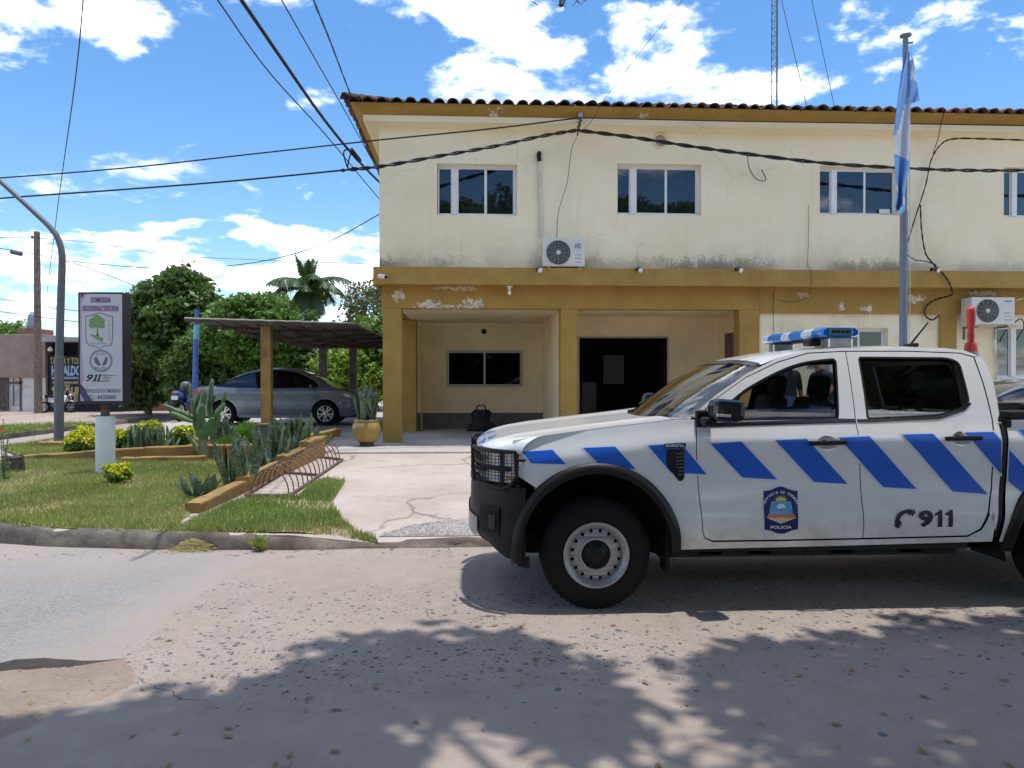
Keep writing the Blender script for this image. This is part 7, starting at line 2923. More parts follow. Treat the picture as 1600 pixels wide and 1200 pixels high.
b = MB()
b.grid(canopy, 60, 24)
b.build('canopy', M['net'], CP)
b = MB()
b.tube([canopy(s / 30, 0) + Vector((0, -0.02, 0.012)) for s in range(31)], 0.016, 6)
b.tube([canopy(1, t / 12) + Vector((0, 0, 0.012)) for t in range(13)], 0.016, 6)
b.tube([canopy(0, t / 12) + Vector((0, 0, 0.012)) for t in range(13)], 0.016, 6)
b.build('edge_bar', M['net_edge'], CP)
for k in range(1, 6):
    b = MB()
    b.tube([canopy(t / 14, k / 6) + Vector((0, 0, 0.03)) for t in range(15)], 0.03, 6)
    b.build('rafter', M['rust'], CP)
for k in range(1, 8):
    b = MB()
    b.tube([canopy(k / 8, t / 8) + Vector((0, 0, -0.02)) for t in range(9)], 0.016, 5)
    b.build('purlin', M['rust'], CP)
# dry thatch edge hanging along the net's seams
r = np.random.default_rng(51)
V = []
for k in range(5200):
    s = r.random()
    t = r.choice([0.0, 0.17, 0.34, 0.5, 0.67, 0.84, 1.0])
    p = canopy(s, t)
    l = r.uniform(0.03, 0.13)
    d = Vector((r.uniform(-0.05, 0.05), r.uniform(-0.05, 0.05), -l))
    w = Vector((0.012, 0, 0))
    V += [p - w, p + w, p + d]
o = link('hanging_fibre', fastmesh('hanging_fibre', np.array([tuple(p - org(CP)) for p in V]), np.arange(len(V)).reshape(-1, 3)), M['net'], CP)
o['kind'] = 'stuff'
for (u, Yp) in ((417, 17.4), (505, 24.0), (552, 24.3)):
    p = at(u, 600, Yp)
    b = MB()
    top_z = 2.75 if Yp < 20 else 2.55
    b.box((p.x - 0.11, Yp - 0.11, 0.25), (p.x + 0.11, Yp + 0.11, top_z), 0.012)
    b.build('post', M['ochre_low'] if Yp < 20 else M['wood'], CP)  # back posts: darker brown painted in for the shade under the canopy
p = at(408, 690, 13.6)
pl = thing('stone_plinth', (at(410, 690, 13.4).x, 13.4, gz(13.4)), 'small dark plinth with pale top among the snake plants', 'plinth')
b = MB()
b.box((at(403, 690, 13.4).x, 13.3, gz(13.4) - 0.05), (at(418, 690, 13.4).x, 13.5, at(410, 665, 13.4).z), 0.008)
b.build('block', M['plinth'], pl)
b = MB()
b.box((at(402, 690, 13.4).x, 13.28, at(410, 665, 13.4).z), (at(419, 690, 13.4).x, 13.52, at(410, 662, 13.4).z), 0.005)
b.build('cap', M['kerb'], pl)

bpz = at(306, 600, 22.5)
BP = thing('blue_pole', (bpz.x, 22.5, 0.35), 'slim blue painted pole beside the carport canopy', 'pole')
b = MB()
b.tube([at(303.5, 640, 22.5), at(307, 515, 22.5)], 0.075, 12)
b.tube([at(307.2, 508, 22.5), at(308, 484, 22.5)], 0.06, 12)
b.build('pole', M['bluepaint'], BP)
b = MB()
b.tube([at(306.6, 530, 22.5), at(307.2, 508, 22.5)], 0.078, 12)
b.build('painted_band', M['skyblue'], BP)
BP.location.z = 0.35

# ------------------------------------------------------------------ workshop across the side street
WY = 40.0
WS = thing('workshop', (-21, WY + 2, -0.13), 'old pale workshop with brown parapet and black painted front', 'building')
wx = lambda u: at(u, 600, WY).x
wz = lambda v: at(100, v, WY).z
GZ0 = -0.16
b = MB()
b.box((wx(-160), WY, GZ0), (wx(72), WY + 7, wz(590)), 0)
b.build('wall', M['block'], WS)
b = MB()
b.box((wx(-165), WY - 0.12, wz(590) + 0.002), (wx(73), WY + 7, wz(523)), 0.02)
b.build('parapet', M['oldwall'], WS)
b = MB()
b.box((wx(74), WY + 0.05, GZ0), (wx(208), WY + 7, wz(556)))
FRT = b.build('front', M['blackwall'], WS)
b = MB()
b.box((wx(73.5), WY - 0.9, wz(535)), (wx(212), WY + 7, wz(528)))
b.build('tin_roof', M['tin'], WS)
b = MB()
b.box((wx(73.5), WY + 0.6, wz(556) + 0.002), (wx(208), WY + 6.8, wz(535) - 0.002))
b.build('clerestory', M['dark'], WS)
b = MB()
b.box((wx(-40), WY - 0.03, wz(596)), (wx(11), WY + 0.01, wz(549 + 0)))
b.build('opening', M['dark'], WS)
for (u0, u1, v0, v1) in ((11, 72, 568, 571), (31, 34, 551, 642), (12, 35, 596, 600), (72, 75, 545, 640)):
    b = MB()
    b.box((wx(u0), WY - 0.05, wz(v1)), (wx(u1), WY - 0.001, wz(v0)))
    b.build('timber', M['rust'], WS)
for k in range(7):
    b = MB()
    u0 = -30 + 6.4 * k
    b.box((wx(u0), WY - 0.07, wz(641)), (wx(u0 + 6.0), WY - 0.031, wz(571 + (k % 2))))
    b.build('plank', M['oldwood'], WS)
for (v0, v1) in ((573, 596), (601, 634)):
    b = MB()
    b.box((wx(16), WY - 0.035, wz(v1)), (wx(31), WY - 0.002, wz(v0)))
    b.build('window_pane', M['tin'], WS)
    b = MB()
    b.box((wx(21), WY - 0.06, wz(v1)), (wx(22.5), WY - 0.036, wz(v0)))
    b.build('glazing_bar', M['rust'], WS)


def paint_text(txt, u0, u1, v0, v1, m, bold=0.0, shear=0.0, off=0.0):
    vs, fs = textfit(txt, wx(u0), wx(u1), wz(v1), wz(v0), bold, shear)
    b = MB()
    b.add([(p[0], WY + 0.046 - off, p[1]) for p in vs], fs)
    b.build('lettering', m, FRT, fixn=False)


paint_text('TALLER Y TORNERIA', 77.5, 146, 559, 569, M['tan_print'], 0.01)
paint_text('HERALDO', 80, 126, 571, 587, M['blue_print'], 0.05)
paint_text('HERALDO', 80.8, 125.2, 572.2, 585.8, M['blackwall'], -0.01, 0, 0.006) if False else None
paint_text('TIKOH!', 80, 122, 604, 628, M['tan_print'], 0.05, 0.25)
paint_text('REPUESTOS', 79, 117.5, 626.5, 632, M['tan_print'], 0.01)
for (u0, u1, v0, v1, m_) in ((80, 123, 588.5, 592.5, 'blue_print'), (81.5, 122, 595.5, 599.5, 'tan_print'), (90, 107, 600.5, 604, 'tan_print')):
    b = MB()
    rr_ = random.Random(u0)
    u = u0
    while u < u1:
        w_ = rr_.uniform(0.9, 1.8)
        b.box((wx(u), WY + 0.044, wz(v1)), (wx(u + w_), WY + 0.049, wz(v0 + rr_.uniform(0, 0.8))))
        u += w_ + 0.7
    b.build('small_lettering', M[m_], FRT)
fl_ = thing('wall_lamp', (wx(86), WY - 0.05, wz(547)), 'small white lamp on a bracket under the workshop tin roof', 'lamp')
b = MB()
b.tube([(wx(74), WY + 0.04, wz(547)), (wx(85), WY - 0.4, wz(546.5))], 0.03, 6)
b.build('arm', M['greymetal'], fl_)
b = MB()
b.lathe((wx(86), WY - 0.42, wz(549.5)), [(0, 0), (0.12, 0.02), (0.11, 0.14), (0.05, 0.22), (0, 0.23)], 12)
b.build('lamp_head', M['porcelain'], fl_)
bt = thing('tank_base', (wx(55), WY + 3.5, wz(523) - 0.2), 'brick base of the water tank on the workshop roof', 'tank base')
b = MB()
tb = lambda u, v: at(u, v, WY + 3.5)
b.box((tb(36, 520).x, WY + 3.0, wz(523) - 0.2), (tb(73, 520).x, WY + 4.2, tb(50, 515).z))
b.build('brickwork', M['brick'], bt)
wt_ = thing('water_tank', (tb(49, 515).x, WY + 3.6, tb(50, 515).z), 'grey domed water tank on a brick base above the workshop', 'water tank')
p = tb(49, 515)
r0 = (tb(56, 515).x - tb(42, 515).x) / 2
hh_ = tb(49, 487).z - p.z
b = MB()
b.lathe((p.x, WY + 3.6, p.z), [(0, 0.002), (r0, 0.002), (r0, hh_ * 0.25), (r0 * 1.02, hh_ * 0.28), (r0, hh_ * 0.31), (r0, hh_ * 0.62), (r0 * 1.02, hh_ * 0.66), (r0 * 0.95, hh_ * 0.72), (r0 * 0.5, hh_ * 0.95), (r0 * 0.3, hh_), (0, hh_)], 24)
b.build('drum', M['tank'], wt_)

bw_ = thing('brick_wall', (-15.4, 40.5, -0.13), 'weathered red brick yard wall below the big dark tree', 'wall')
b = MB()
b.box((at(206, 600, 40.5).x, 40.5, -0.3), (at(268, 600, 40.5).x, 40.75, at(230, 588, 40.5).z))
b.build('brickwork', M['brick'], bw_)
b = MB()
b.box((at(258, 600, 40.5).x, 40.42, -0.3), (at(262, 600, 40.5).x, 40.5, at(260, 590, 40.5).z))
b.box((at(205, 600, 40.5).x, 40.45, at(230, 588, 40.5).z), (at(269, 600, 40.5).x, 40.8, at(230, 586, 40.5).z))
b.build('coping', M['oldwall'], bw_)
b = MB()
rr_ = random.Random(4)
for j in range(8):
    for i in range(12):
        if rr_.random() < 0.25:
            continue
        x0 = at(206, 600, 40.5).x + 0.1 + i * 0.165 + (j % 2) * 0.08
        z0_ = 0.05 + j * 0.19
        if x0 + 0.15 < at(256, 600, 40.5).x:
            b.box((x0, 40.48, z0_), (x0 + 0.14, 40.499, z0_ + 0.15))
o = b.build('bricks', M['brick'], bw_)
o['kind'] = 'stuff'
# far house block behind the trees
fh = thing('far_house', (-7, 46, -0.3), 'pale house wall glimpsed between the tree trunks behind the carport', 'building')
b = MB()
b.box((at(300, 600, 46).x, 46, -0.36), (at(600, 600, 46).x, 52, 2.6))
b.build('wall', M['oldwall'], fh)
b = MB()
b.box((at(298, 600, 46).x, 45.7, 2.6), (at(602, 600, 46).x, 52.3, 2.78))
b.build('roof', M['tin'], fh)
for u in (340, 477, 560):
    b = MB()
    b.box((at(u, 600, 46).x, 45.96, 0.2), (at(u + 20, 600, 46).x, 45.999, 2.1))
    b.build('door', M['block'], fh)


def motorbike(name, label, loc, rotz, fairing, scale=1.0):
    T = thing(name, loc, label, 'motorcycle')
    T.rotation_euler = (0, 0, rotz)
    T.scale = (scale,) * 3
    for x in (-0.62, 0.62):
        b = MB()
        b.lathe((x, 0, 0.29), [(0.20, -0.05), (0.27, -0.05), (0.29, 0), (0.27, 0.05), (0.20, 0.05), (0.20, -0.05)], 24, 'Y')
        w_ = lobj(b, 'wheel', M['rubber'], T)
        b = MB()
        for k in range(6):
            a = 2 * PI * k / 6
            b.tube([(x, 0, 0.29), (x + 0.2 * math.cos(a), 0, 0.29 + 0.2 * math.sin(a))], 0.014, 5)
        b.lathe((x, 0, 0.29), [(0.19, -0.03), (0.205, -0.03), (0.205, 0.03), (0.19, 0.03), (0.19, -0.03)], 24, 'Y')
        lobj(b, 'rim', M['alloy'], w_)
    b = MB()
    b.obox((0.02, 0, 0.42), (0.45, 0.22, 0.30), (0, 0, 0), 0.06)
    b.tube([(0.02, 0.14, 0.3), (-0.7, 0.16, 0.36)], 0.035, 8)
    lobj(b, 'engine', M['greymetal'], T)
    b = MB()
    b.grid(lambda s, t: (0.45 - 0.85 * s, (0.14 - 0.05 * s) * math.cos(PI * (t - 0.5) * 1.2 + PI / 2) * 1.1, 0.80 + 0.10 * math.sin(PI * t) - 0.16 * math.sin(PI * s * 0.9) * 0.4 - 0.22 * abs(2 * t - 1)), 12, 10)
    b.obox((0.30, 0, 0.78), (0.36, 0.24, 0.22), (0, 0.2, 0), 0.07)
    b.obox((0.62, 0, 0.62), (0.30, 0.13, 0.05), (0, 0.25, 0), 0.02)
    b.obox((-0.72, 0, 0.78), (0.34, 0.20, 0.14), (0, 0.2, 0), 0.05)
    lobj(b, 'fairing', fairing, T)
    b = MB()
    b.obox((-0.25, 0, 0.84), (0.66, 0.24, 0.10), (0, 0.06, 0), 0.04)
    lobj(b, 'saddle', M['black'], T)
    b = MB()
    b.tube([(0.46, -0.34, 1.02), (0.50, -0.12, 1.0), (0.50, 0.12, 1.0), (0.46, 0.34, 1.02)], 0.016, 6)
    for s in (-1, 1):
        b.tube([(0.50, s * 0.10, 1.0), (0.64, s * 0.09, 0.29)], 0.022, 6)
        b.tube([(0.5, s * 0.16, 1.0), (0.47, s * 0.26, 1.14)], 0.008, 5)
        b.obox((0.46, s * 0.28, 1.17), (0.02, 0.10, 0.07), (0, 0, 0), 0.008)
    lobj(b, 'handlebar', M['black'], T)
    b = MB()
    b.lathe((0.60, 0, 0.90), [(0, 0.09), (0.06, 0.07), (0.08, 0.0), (0.05, -0.05), (0, -0.06)], 14, 'X')
    lobj(b, 'headlamp', M['lamp_in'], T)
    b = MB()
    b.obox((-0.90, 0, 0.68), (0.02, 0.19, 0.11), (0, -0.2, 0), 0.004)
    lobj(b, 'number_plate', M['vinyl_white'], T)
    b = MB()
    b.obox((-0.885, 0, 0.80), (0.05, 0.16, 0.06), (0, 0, 0), 0.015)
    lobj(b, 'tail_lamp', M['red_lens'], T)
    return T


mp = at(284, 640, 22.2)
motorbike('motorcycle', 'dark motorcycle with blue tail seen from behind beside the grey car', (mp.x, 22.9, 0.35), rad(82), M['bluepaint'], 1.0)
hm = thing('helmet', (mp.x - 0.05, 22.65, 0.35 + 0.87), 'grey helmet resting on the saddle of the dark motorcycle', 'helmet')
b = MB()
b.lathe((mp.x - 0.05, 22.65, 0.35 + 0.87), [(0.09, 0.02), (0.13, 0.05), (0.15, 0.13), (0.135, 0.21), (0.08, 0.26), (0, 0.275)], 18)
b.build('shell', M['greymetal'], hm)
b = MB()
b.lathe((mp.x - 0.05, 22.65, 0.35 + 0.87), [(0.142, 0.08), (0.153, 0.13), (0.145, 0.18)], 10, a0=rad(40), a1=rad(140))
b.build('visor', M['black_gloss'], hm)
mp2 = at(86, 644, 38.2)
motorbike('motorcycle', 'white motorcycle parked between the utility pole and the lamp pole', (mp2.x - 0.1, 38.6, -0.12), rad(8), M['white_metal'], 0.95)
# ------------------------------------------------------------------ trees


def leafcloud(centres, radii, n, size, seed, squash=0.75, shell=0.55, droop=0.0, aspect=0.5):
    """leaf-sized faces spread through clumps; returns (V, F)"""
    r = np.random.default_rng(seed)
    C = np.array(centres)
    Rr = np.array(radii)
    w = Rr ** 2
    idx = r.choice(len(C), n, p=w / w.sum())
    d = r.normal(0, 1, (n, 3))
    d /= np.linalg.norm(d, axis=1)[:, None]
    q = r.random(n) ** (1 / 3)
    q = np.where(r.random(n) < shell, 0.78 + 0.30 * r.random(n), q)
    # uneven outline
    lump = 1 + 0.22 * np.sin(d[:, 0] * 5 + idx) * np.cos(d[:, 1] * 4 + idx * 2) + 0.15 * np.sin(d[:, 2] * 7 + idx * 3)
    P = C[idx] + d * (Rr[idx] * q * lump)[:, None] * np.array([1, 1, squash])
    s = r.uniform(size[0], size[1], n)
    nrm = d * 0.5 + r.normal(0, 0.7, (n, 3)) + np.array([0, 0, 0.5])
    nrm /= np.linalg.norm(nrm, axis=1)[:, None]
    t = np.cross(nrm, r.normal(0, 1, (n, 3)))
    t /= np.linalg.norm(t, axis=1)[:, None] + 1e-9
    t[:, 2] -= droop
    t /= np.linalg.norm(t, axis=1)[:, None] + 1e-9
    bt = np.cross(nrm, t)
    a, b_ = t * s[:, None], bt * (s * aspect)[:, None]
    fold = nrm * (s * 0.18)[:, None]
    V = np.stack([P - a, P + b_ + fold, P + a, P - b_ + fold], 1).reshape(-1, 3)
    Fq = np.arange(4 * n).reshape(-1, 4)
    return V, Fq


def tree(name, label, base, height, crown, n, leaf, m, seed, trunk_r=0.16, group=None, nlimb=9, clump=(0.22, 0.36), squash=0.8, limbs_vis=True, trunk_h=0.35, lean=(0, 0), shell=0.55, ncl=None, wood='bark', aspect=0.5):
    """crown = (rx, ry, rz) about its centre; tapered trunk, limbs that reach each clump"""
    rr = random.Random(seed)
    T = thing(name, base, label, 'tree', group)
    B = Vector(base)
    cz = B.z + height - crown[2]
    cc = Vector((B.x + lean[0], B.y + lean[1], cz))
    cents, rads = [], []
    ncl = ncl or nlimb * 2
    for k in range(ncl):
        th = k * 2.39996 + rr.uniform(-0.3, 0.3)
        h = 1 - 2 * (k + 0.5) / ncl
        rho = math.sqrt(max(0, 1 - h * h))
        f = rr.uniform(0.55, 0.82)
        cents.append((cc.x + crown[0] * rho * math.cos(th) * f, cc.y + crown[1] * rho * math.sin(th) * f, cc.z + crown[2] * h * f * 0.95))
        rads.append(rr.uniform(*clump) * (crown[0] + crown[2]))
    b = MB()
    fork = B + Vector((lean[0] * 0.4, lean[1] * 0.4, height * trunk_h))
    pts = [B + Vector((0, 0, -0.15)), B.lerp(fork, 0.5) + Vector((rr.uniform(-0.1, 0.1), rr.uniform(-0.1, 0.1), 0)), fork]
    b.tube(catmull(pts, 4), [trunk_r * (1.25 - 0.45 * k / 8) for k in range(9)], 9)
    b.build('trunk', M[wood], T)
    b = MB()
    for k, c in enumerate(cents):
        C = Vector(c)
        mid = fork.lerp(C, 0.5) + Vector((rr.uniform(-0.2, 0.2), rr.uniform(-0.2, 0.2), rr.uniform(0.0, 0.3)))
        pp = catmull([fork + Vector((0, 0, -0.1)), mid, C], 4)
        b.tube(pp, [trunk_r * (0.55 - 0.48 * j / 8) for j in range(9)], 6)
        for q in range(3):
            e = C + Vector((rr.uniform(-1, 1), rr.uniform(-1, 1), rr.uniform(-0.5, 1))) * rads[k] * 0.8
            b.tube([pp[6], (pp[6] + e) / 2 + Vector((0, 0, 0.05)), e], [trunk_r * 0.16, trunk_r * 0.1, trunk_r * 0.04], 5)
    b.build('limb', M[wood], T)
    V, Fq = leafcloud(cents, rads, n, leaf, seed, squash, shell, aspect=aspect)
    link('crown', fastmesh('crown', V - np.array(base), Fq), m, T)
    return T


def gb(u, Y, z=-0.30):
    p = at(u, 600, Y)
    return (p.x, Y, z)


TG = 'trees behind the carport'
tree('broad_tree', 'big dark green tree right of the police sign', gb(275, 34), 6.9, (2.2, 2.0, 2.75), 20000, (0.08, 0.20), M['tree_dark'], 1, 0.22, TG, ncl=38, clump=(0.10, 0.19), shell=0.4, trunk_h=0.22)
tree('broad_tree', 'low dark tree filling the gap left of the blue pole', gb(232, 36), 5.6, (1.7, 1.8, 2.5), 12000, (0.09, 0.19), M['tree_dark'], 2, 0.15, TG, ncl=16, clump=(0.18, 0.28), trunk_h=0.2)
tree('broad_tree', 'fresh green rounded tree above the carport canopy', gb(398, 31), 5.55, (2.1, 1.8, 2.0), 12500, (0.07, 0.17), M['tree_mid'], 3, 0.16, TG, ncl=32, clump=(0.10, 0.20))
tree('broad_tree', 'dark bushy tree behind the roof of the grey car', gb(345, 33), 4.6, (2.0, 1.8, 2.2), 15000, (0.09, 0.18), M['tree_dark'], 4, 0.16, TG, ncl=18, clump=(0.18, 0.3), trunk_h=0.2)
tree('broad_tree', 'shaded tree below the canopy behind the bonnet of the grey car', gb(455, 33), 4.3, (2.0, 1.8, 1.5), 13000, (0.09, 0.18), M['tree_dark'], 5, 0.18, TG, ncl=16, clump=(0.18, 0.3), trunk_h=0.3)
tree('broad_tree', 'bright lime green small tree behind the pot', gb(545, 29), 3.3, (1.25, 1.1, 1.35), 9000, (0.07, 0.14), M['tree_lime'], 6, 0.11, TG, ncl=14, clump=(0.2, 0.3), trunk_h=0.2)
tree('broad_tree', 'green leafy tree beside the corner column', gb(586, 30), 4.6, (1.2, 1.3, 1.9), 9000, (0.08, 0.16), M['tree_mid'], 7, 0.13, TG, ncl=14, clump=(0.2, 0.3), trunk_h=0.2)
tree('thin_tree', 'sparse dull leaved tree with bare twigs beside the station corner', gb(588, 33), 7.0, (1.7, 1.5, 2.6), 5200, (0.06, 0.12), M['tree_dull'], 8, 0.12, TG, ncl=30, clump=(0.10, 0.17), shell=0.2, wood='twig')
tree('thin_tree', 'hazy low tree behind the canopy and below the palm', gb(535, 40), 4.4, (2.4, 1.5, 1.3), 8000, (0.09, 0.17), M['tree_dull'], 9, 0.12, TG, ncl=16, clump=(0.2, 0.3))
tree('broad_tree', 'far green tree top behind the workshop parapet', gb(14, 55), 5.6, (2.3, 2, 1.6), 7000, (0.10, 0.20), M['tree_mid'], 10, 0.2, TG, ncl=12, clump=(0.2, 0.3))

# distant woods that close the horizon
rw = random.Random(44)
cw, rwd = [], []
for k in range(150):
    x = rw.uniform(-130, 150)
    cw.append((x, rw.uniform(70, 95), rw.uniform(0.6, 3.4)))
    rwd.append(rw.uniform(1.6, 2.8))
V, Fq = leafcloud(cw, rwd, 36000, (0.25, 0.5), 45, 0.8, 0.5)
tag(link('distant_trees', fastmesh('distant_trees', V, Fq), M['tree_mid']), 'distant belt of green trees along the horizon', 'trees', kind='stuff')

# palm
PB = Vector(gb(479, 37))
PT = thing('palm_tree', tuple(PB), 'tall palm with drooping fronds behind the carport', 'palm')
ptop = at(480, 446, 37)
b = MB()
b.tube([PB, PB.lerp(ptop, 0.5) + Vector((0.08, 0, 0)), ptop], [0.26, 0.2, 0.15], 12)
b.build('trunk', M['wood'], PT)


def frond(seed, L, up, out, width, m, droop, az):
    rr = random.Random(seed)
    pts = []
    n = 12
    d = Vector((math.cos(az) * out, math.sin(az) * out, up)).normalized()
    p = ptop.copy()
    pts.append(p.copy())
    for k in range(n):
        d = (d + Vector((0, 0, -droop * (0.5 + k / n)))).normalized()
        p = p + d * (L / n)
        pts.append(p.copy())
    V = []
    for k in range(1, n + 1):
        seg = pts[k] - pts[k - 1]
        side = seg.cross(Vector((0, 0, 1)))
        side = side.normalized() if side.length > 1e-5 else Vector((1, 0, 0))
        for q in range(7):
            f = (k - 1 + q / 7) / n
            P = pts[k - 1].lerp(pts[k], q / 7)
            l = width * (math.sin(PI * min(1, 0.12 + f * 0.9)) ** 0.7) * rr.uniform(0.75, 1.1)
            for s in (-1, 1):
                e = P + side * s * l * rr.uniform(0.5, 0.9) + seg.normalized() * l * 0.45 + Vector((0, 0, -l * rr.uniform(0.25, 0.75)))
                w = seg.normalized() * 0.035
                V += [P - w, P + w, e + w * 0.3, e - w * 0.3]
    b = MB()
    b.tube(pts, [0.035 - 0.028 * k / n for k in range(n + 1)], 5)
    b.add(V, [tuple(range(4 * i, 4 * i + 4)) for i in range(len(V) // 4)])
    b.build('frond', m, PT, fixn=False)


rp = random.Random(12)
for k in range(17):
    az = 2 * PI * k / 17 + rp.uniform(-0.2, 0.2)
    frond(k, rp.uniform(1.9, 2.5), rp.uniform(0.25, 0.9), 1, 0.68, M['palm'], rp.uniform(0.10, 0.16), az)
for k in range(5):
    frond(40 + k, rp.uniform(1.3, 1.7), 1.6, 0.55, 0.42, M['palm'], 0.03, 2 * PI * k / 5)
for k in range(12):
    frond(60 + k, rp.uniform(1.5, 2.1), -0.3, 0.8, 0.5, M['palm_low'] if k % 2 else M['palm'], 0.22, 2 * PI * k / 12 + 0.2)

# the shade tree on the photographer's side of the street
STB = Vector((3.4, -2.6, 0.0))
SHT = thing('street_tree', tuple(STB), 'broad street tree whose crown shades the near road', 'tree')
rs = random.Random(19)
cents, rads = [], []
# clumps of the crown; its edge lies over the middle of the road
edge_pts = [(-3.2, 3.0), (-2.6, 3.35), (-1.9, 3.75), (-1.45, 3.95), (-0.95, 4.1), (-0.55, 4.75), (-0.1, 4.8), (0.25, 4.55), (1.45, 4.4), (1.75, 4.6), (2.2, 4.5), (2.7, 4.75), (3.2, 4.95), (3.9, 5.1), (4.7, 5.2), (5.6, 5.1)]
holes_ = [(0.62, 4.15, 0.5), (0.95, 3.95, 0.45), (1.9, 3.7, 0.42), (2.35, 3.75, 0.35), (0.1, 3.3, 0.3), (3.4, 3.9, 0.3), (1.4, 3.1, 0.25), (-2.6, 4.4, 0.9)]
shx, shy = SUN.x / SUN.z, SUN.y / SUN.z


def put(x, y, z, r_):
    """a clump whose shade falls at x, y on the road"""
    cents.append((x + shx * z, y + shy * z, z))
    rads.append(r_)


for (x, y) in edge_pts:
    put(x, y - 0.42, rs.uniform(6.0, 7.0), rs.uniform(0.40, 0.58))
    put(x + rs.uniform(-0.3, 0.3), y - 0.95, rs.uniform(6.2, 7.2), rs.uniform(0.4, 0.55))
k = 0
while k < 150:
    x, y = rs.uniform(-4.4, 9.0), rs.uniform(-3.0, 4.2)
    r_ = rs.uniform(0.45, 0.7) if y > 1.8 else rs.uniform(0.9, 1.5)
    front = 3.3 if x < -1 else 4.0
    if y > front - 0.2 - 0.5 * (x < -2) or (x < -2.6 and y > 2.0):
        continue
    if y < 1.2 and rs.random() < 0.86:
        continue
    if any(math.hypot(x - h[0], y - h[1]) < h[2] + r_ * 0.85 for h in holes_):
        continue
    put(x, y, rs.uniform(6.0, 7.4) if y > -3 else rs.uniform(5.2, 8.4), r_)
    k += 1
V, Fq = leafcloud(cents, rads, 135000, (0.09, 0.17), 91, 0.7, 0.25, 0.2)
b = MB()
b.tube(catmull([STB + Vector((0, 0, -0.1)), STB + Vector((0.1, 0.2, 2.5)), STB + Vector((0.0, 0.6, 5.2))], 5), [0.34 - 0.012 * k for k in range(11)], 12)
b.build('trunk', M['bark'], SHT)
b = MB()
fk = STB + Vector((0, 0.6, 5.1))
for c in cents:
    C = Vector(c)
    mid = fk.lerp(C, 0.5) + Vector((0, 0, 0.5))
    b.tube(catmull([fk, mid, C], 4), [0.10 - 0.0105 * k for k in range(9)], 5)
b.build('limb', M['bark'], SHT)
# one drooping twig whose leaves reach into the top of the view
tw = [Vector((1.0, 3.4, 6.6)), Vector((0.8, 4.1, 5.4)), at(880, -30, 4.55), at(885, -4, 4.55)]
tp_ = catmull(tw, 6)
b = MB()
b.tube(tp_, [0.02 - 0.0009 * k for k in range(len(tp_))], 5)
b.build('twig', M['bark'], SHT)
rl = np.random.default_rng(5)
ex = []
for k in range(46):
    c = at(835 + 100 * rl.random(), -26 + 34 * rl.random() ** 1.2, 4.55 + rl.uniform(-0.1, 0.1))
    a_ = rl.uniform(-0.8, 0.8)
    d = Vector((math.sin(a_), rl.uniform(-0.3, 0.3), -0.35)).normalized() * rl.uniform(0.025, 0.04)
    w = Vector((-d.z, 0.3, d.x)).normalized() * 0.012
    ex += [c - d, c + w, c + d, c - w]
V2 = np.array([tuple(p) for p in ex])
Fall = np.concatenate([Fq, np.arange(len(V2)).reshape(-1, 4) + len(V)])
Vall = np.concatenate([V, V2])
link('crown', fastmesh('crown', Vall - np.array(tuple(STB)), Fall), M['tree_dark'], SHT)

for k, (x, y, lab) in enumerate(((-9.0, -10.5, 'leftmost dense unseen tree added behind the viewer to block sky light'), (0.5, -12.5, 'middle dense unseen tree added behind the viewer to block sky light'), (10.5, -11.0, 'rightmost dense unseen tree added behind the viewer to block sky light'))):  # unseen trees added to cut low sky light on and under the truck
    tree('broad_tree', lab, (x, y, 0), 7.6, (5.0, 2.6, 3.6), 16000, (0.16, 0.30), M['tree_dark'], 70 + k, 0.3, 'unseen trees blocking low sky light', ncl=26, clump=(0.16, 0.24), trunk_h=0.2)

# ------------------------------------------------------------------ garden plants


def sword_mesh(seed, yellow):
    """a sword leaf one unit tall, slightly cupped and twisted"""
    rr = random.Random(seed)
    n = 9
    vs, fs = [], []
    bend = rr.uniform(-0.10, 0.10)
    tw = rr.uniform(-0.8, 0.8)
    for k in range(n + 1):
        t = k / n
        w = 0.055 * (0.65 + 0.55 * math.sin(PI * min(1, t * 0.8 + 0.1))) * (1 - max(0, (t - 0.72) / 0.28) ** 1.6) + 0.001
        a = tw * t
        cx, cy = bend * t * t, 0.06 * math.sin(t * 3 + seed) * t
        for (q, cup) in ((-1, 0.018), (-0.4, 0), (0.4, 0), (1, 0.018)):
            lx, ly = q * w, cup * (1 - t)
            vs.append((cx + lx * math.cos(a) - ly * math.sin(a), cy + lx * math.sin(a) + ly * math.cos(a), t))
    for k in range(n):
        for j in range(3):
            fs.append((k * 4 + j, k * 4 + j + 1, (k + 1) * 4 + j + 1, (k + 1) * 4 + j))
    me = bpy.data.meshes.new('leaf')
    me.from_pydata(vs, [], fs)
    me.polygons.foreach_set('use_smooth', [True] * len(fs))
    me.materials.append(M['snake_yellow' if yellow else 'snake'])
    me.update()
    return me


SWM = [sword_mesh(k, False) for k in range(5)]
SWY = [sword_mesh(k + 9, True) for k in range(4)]


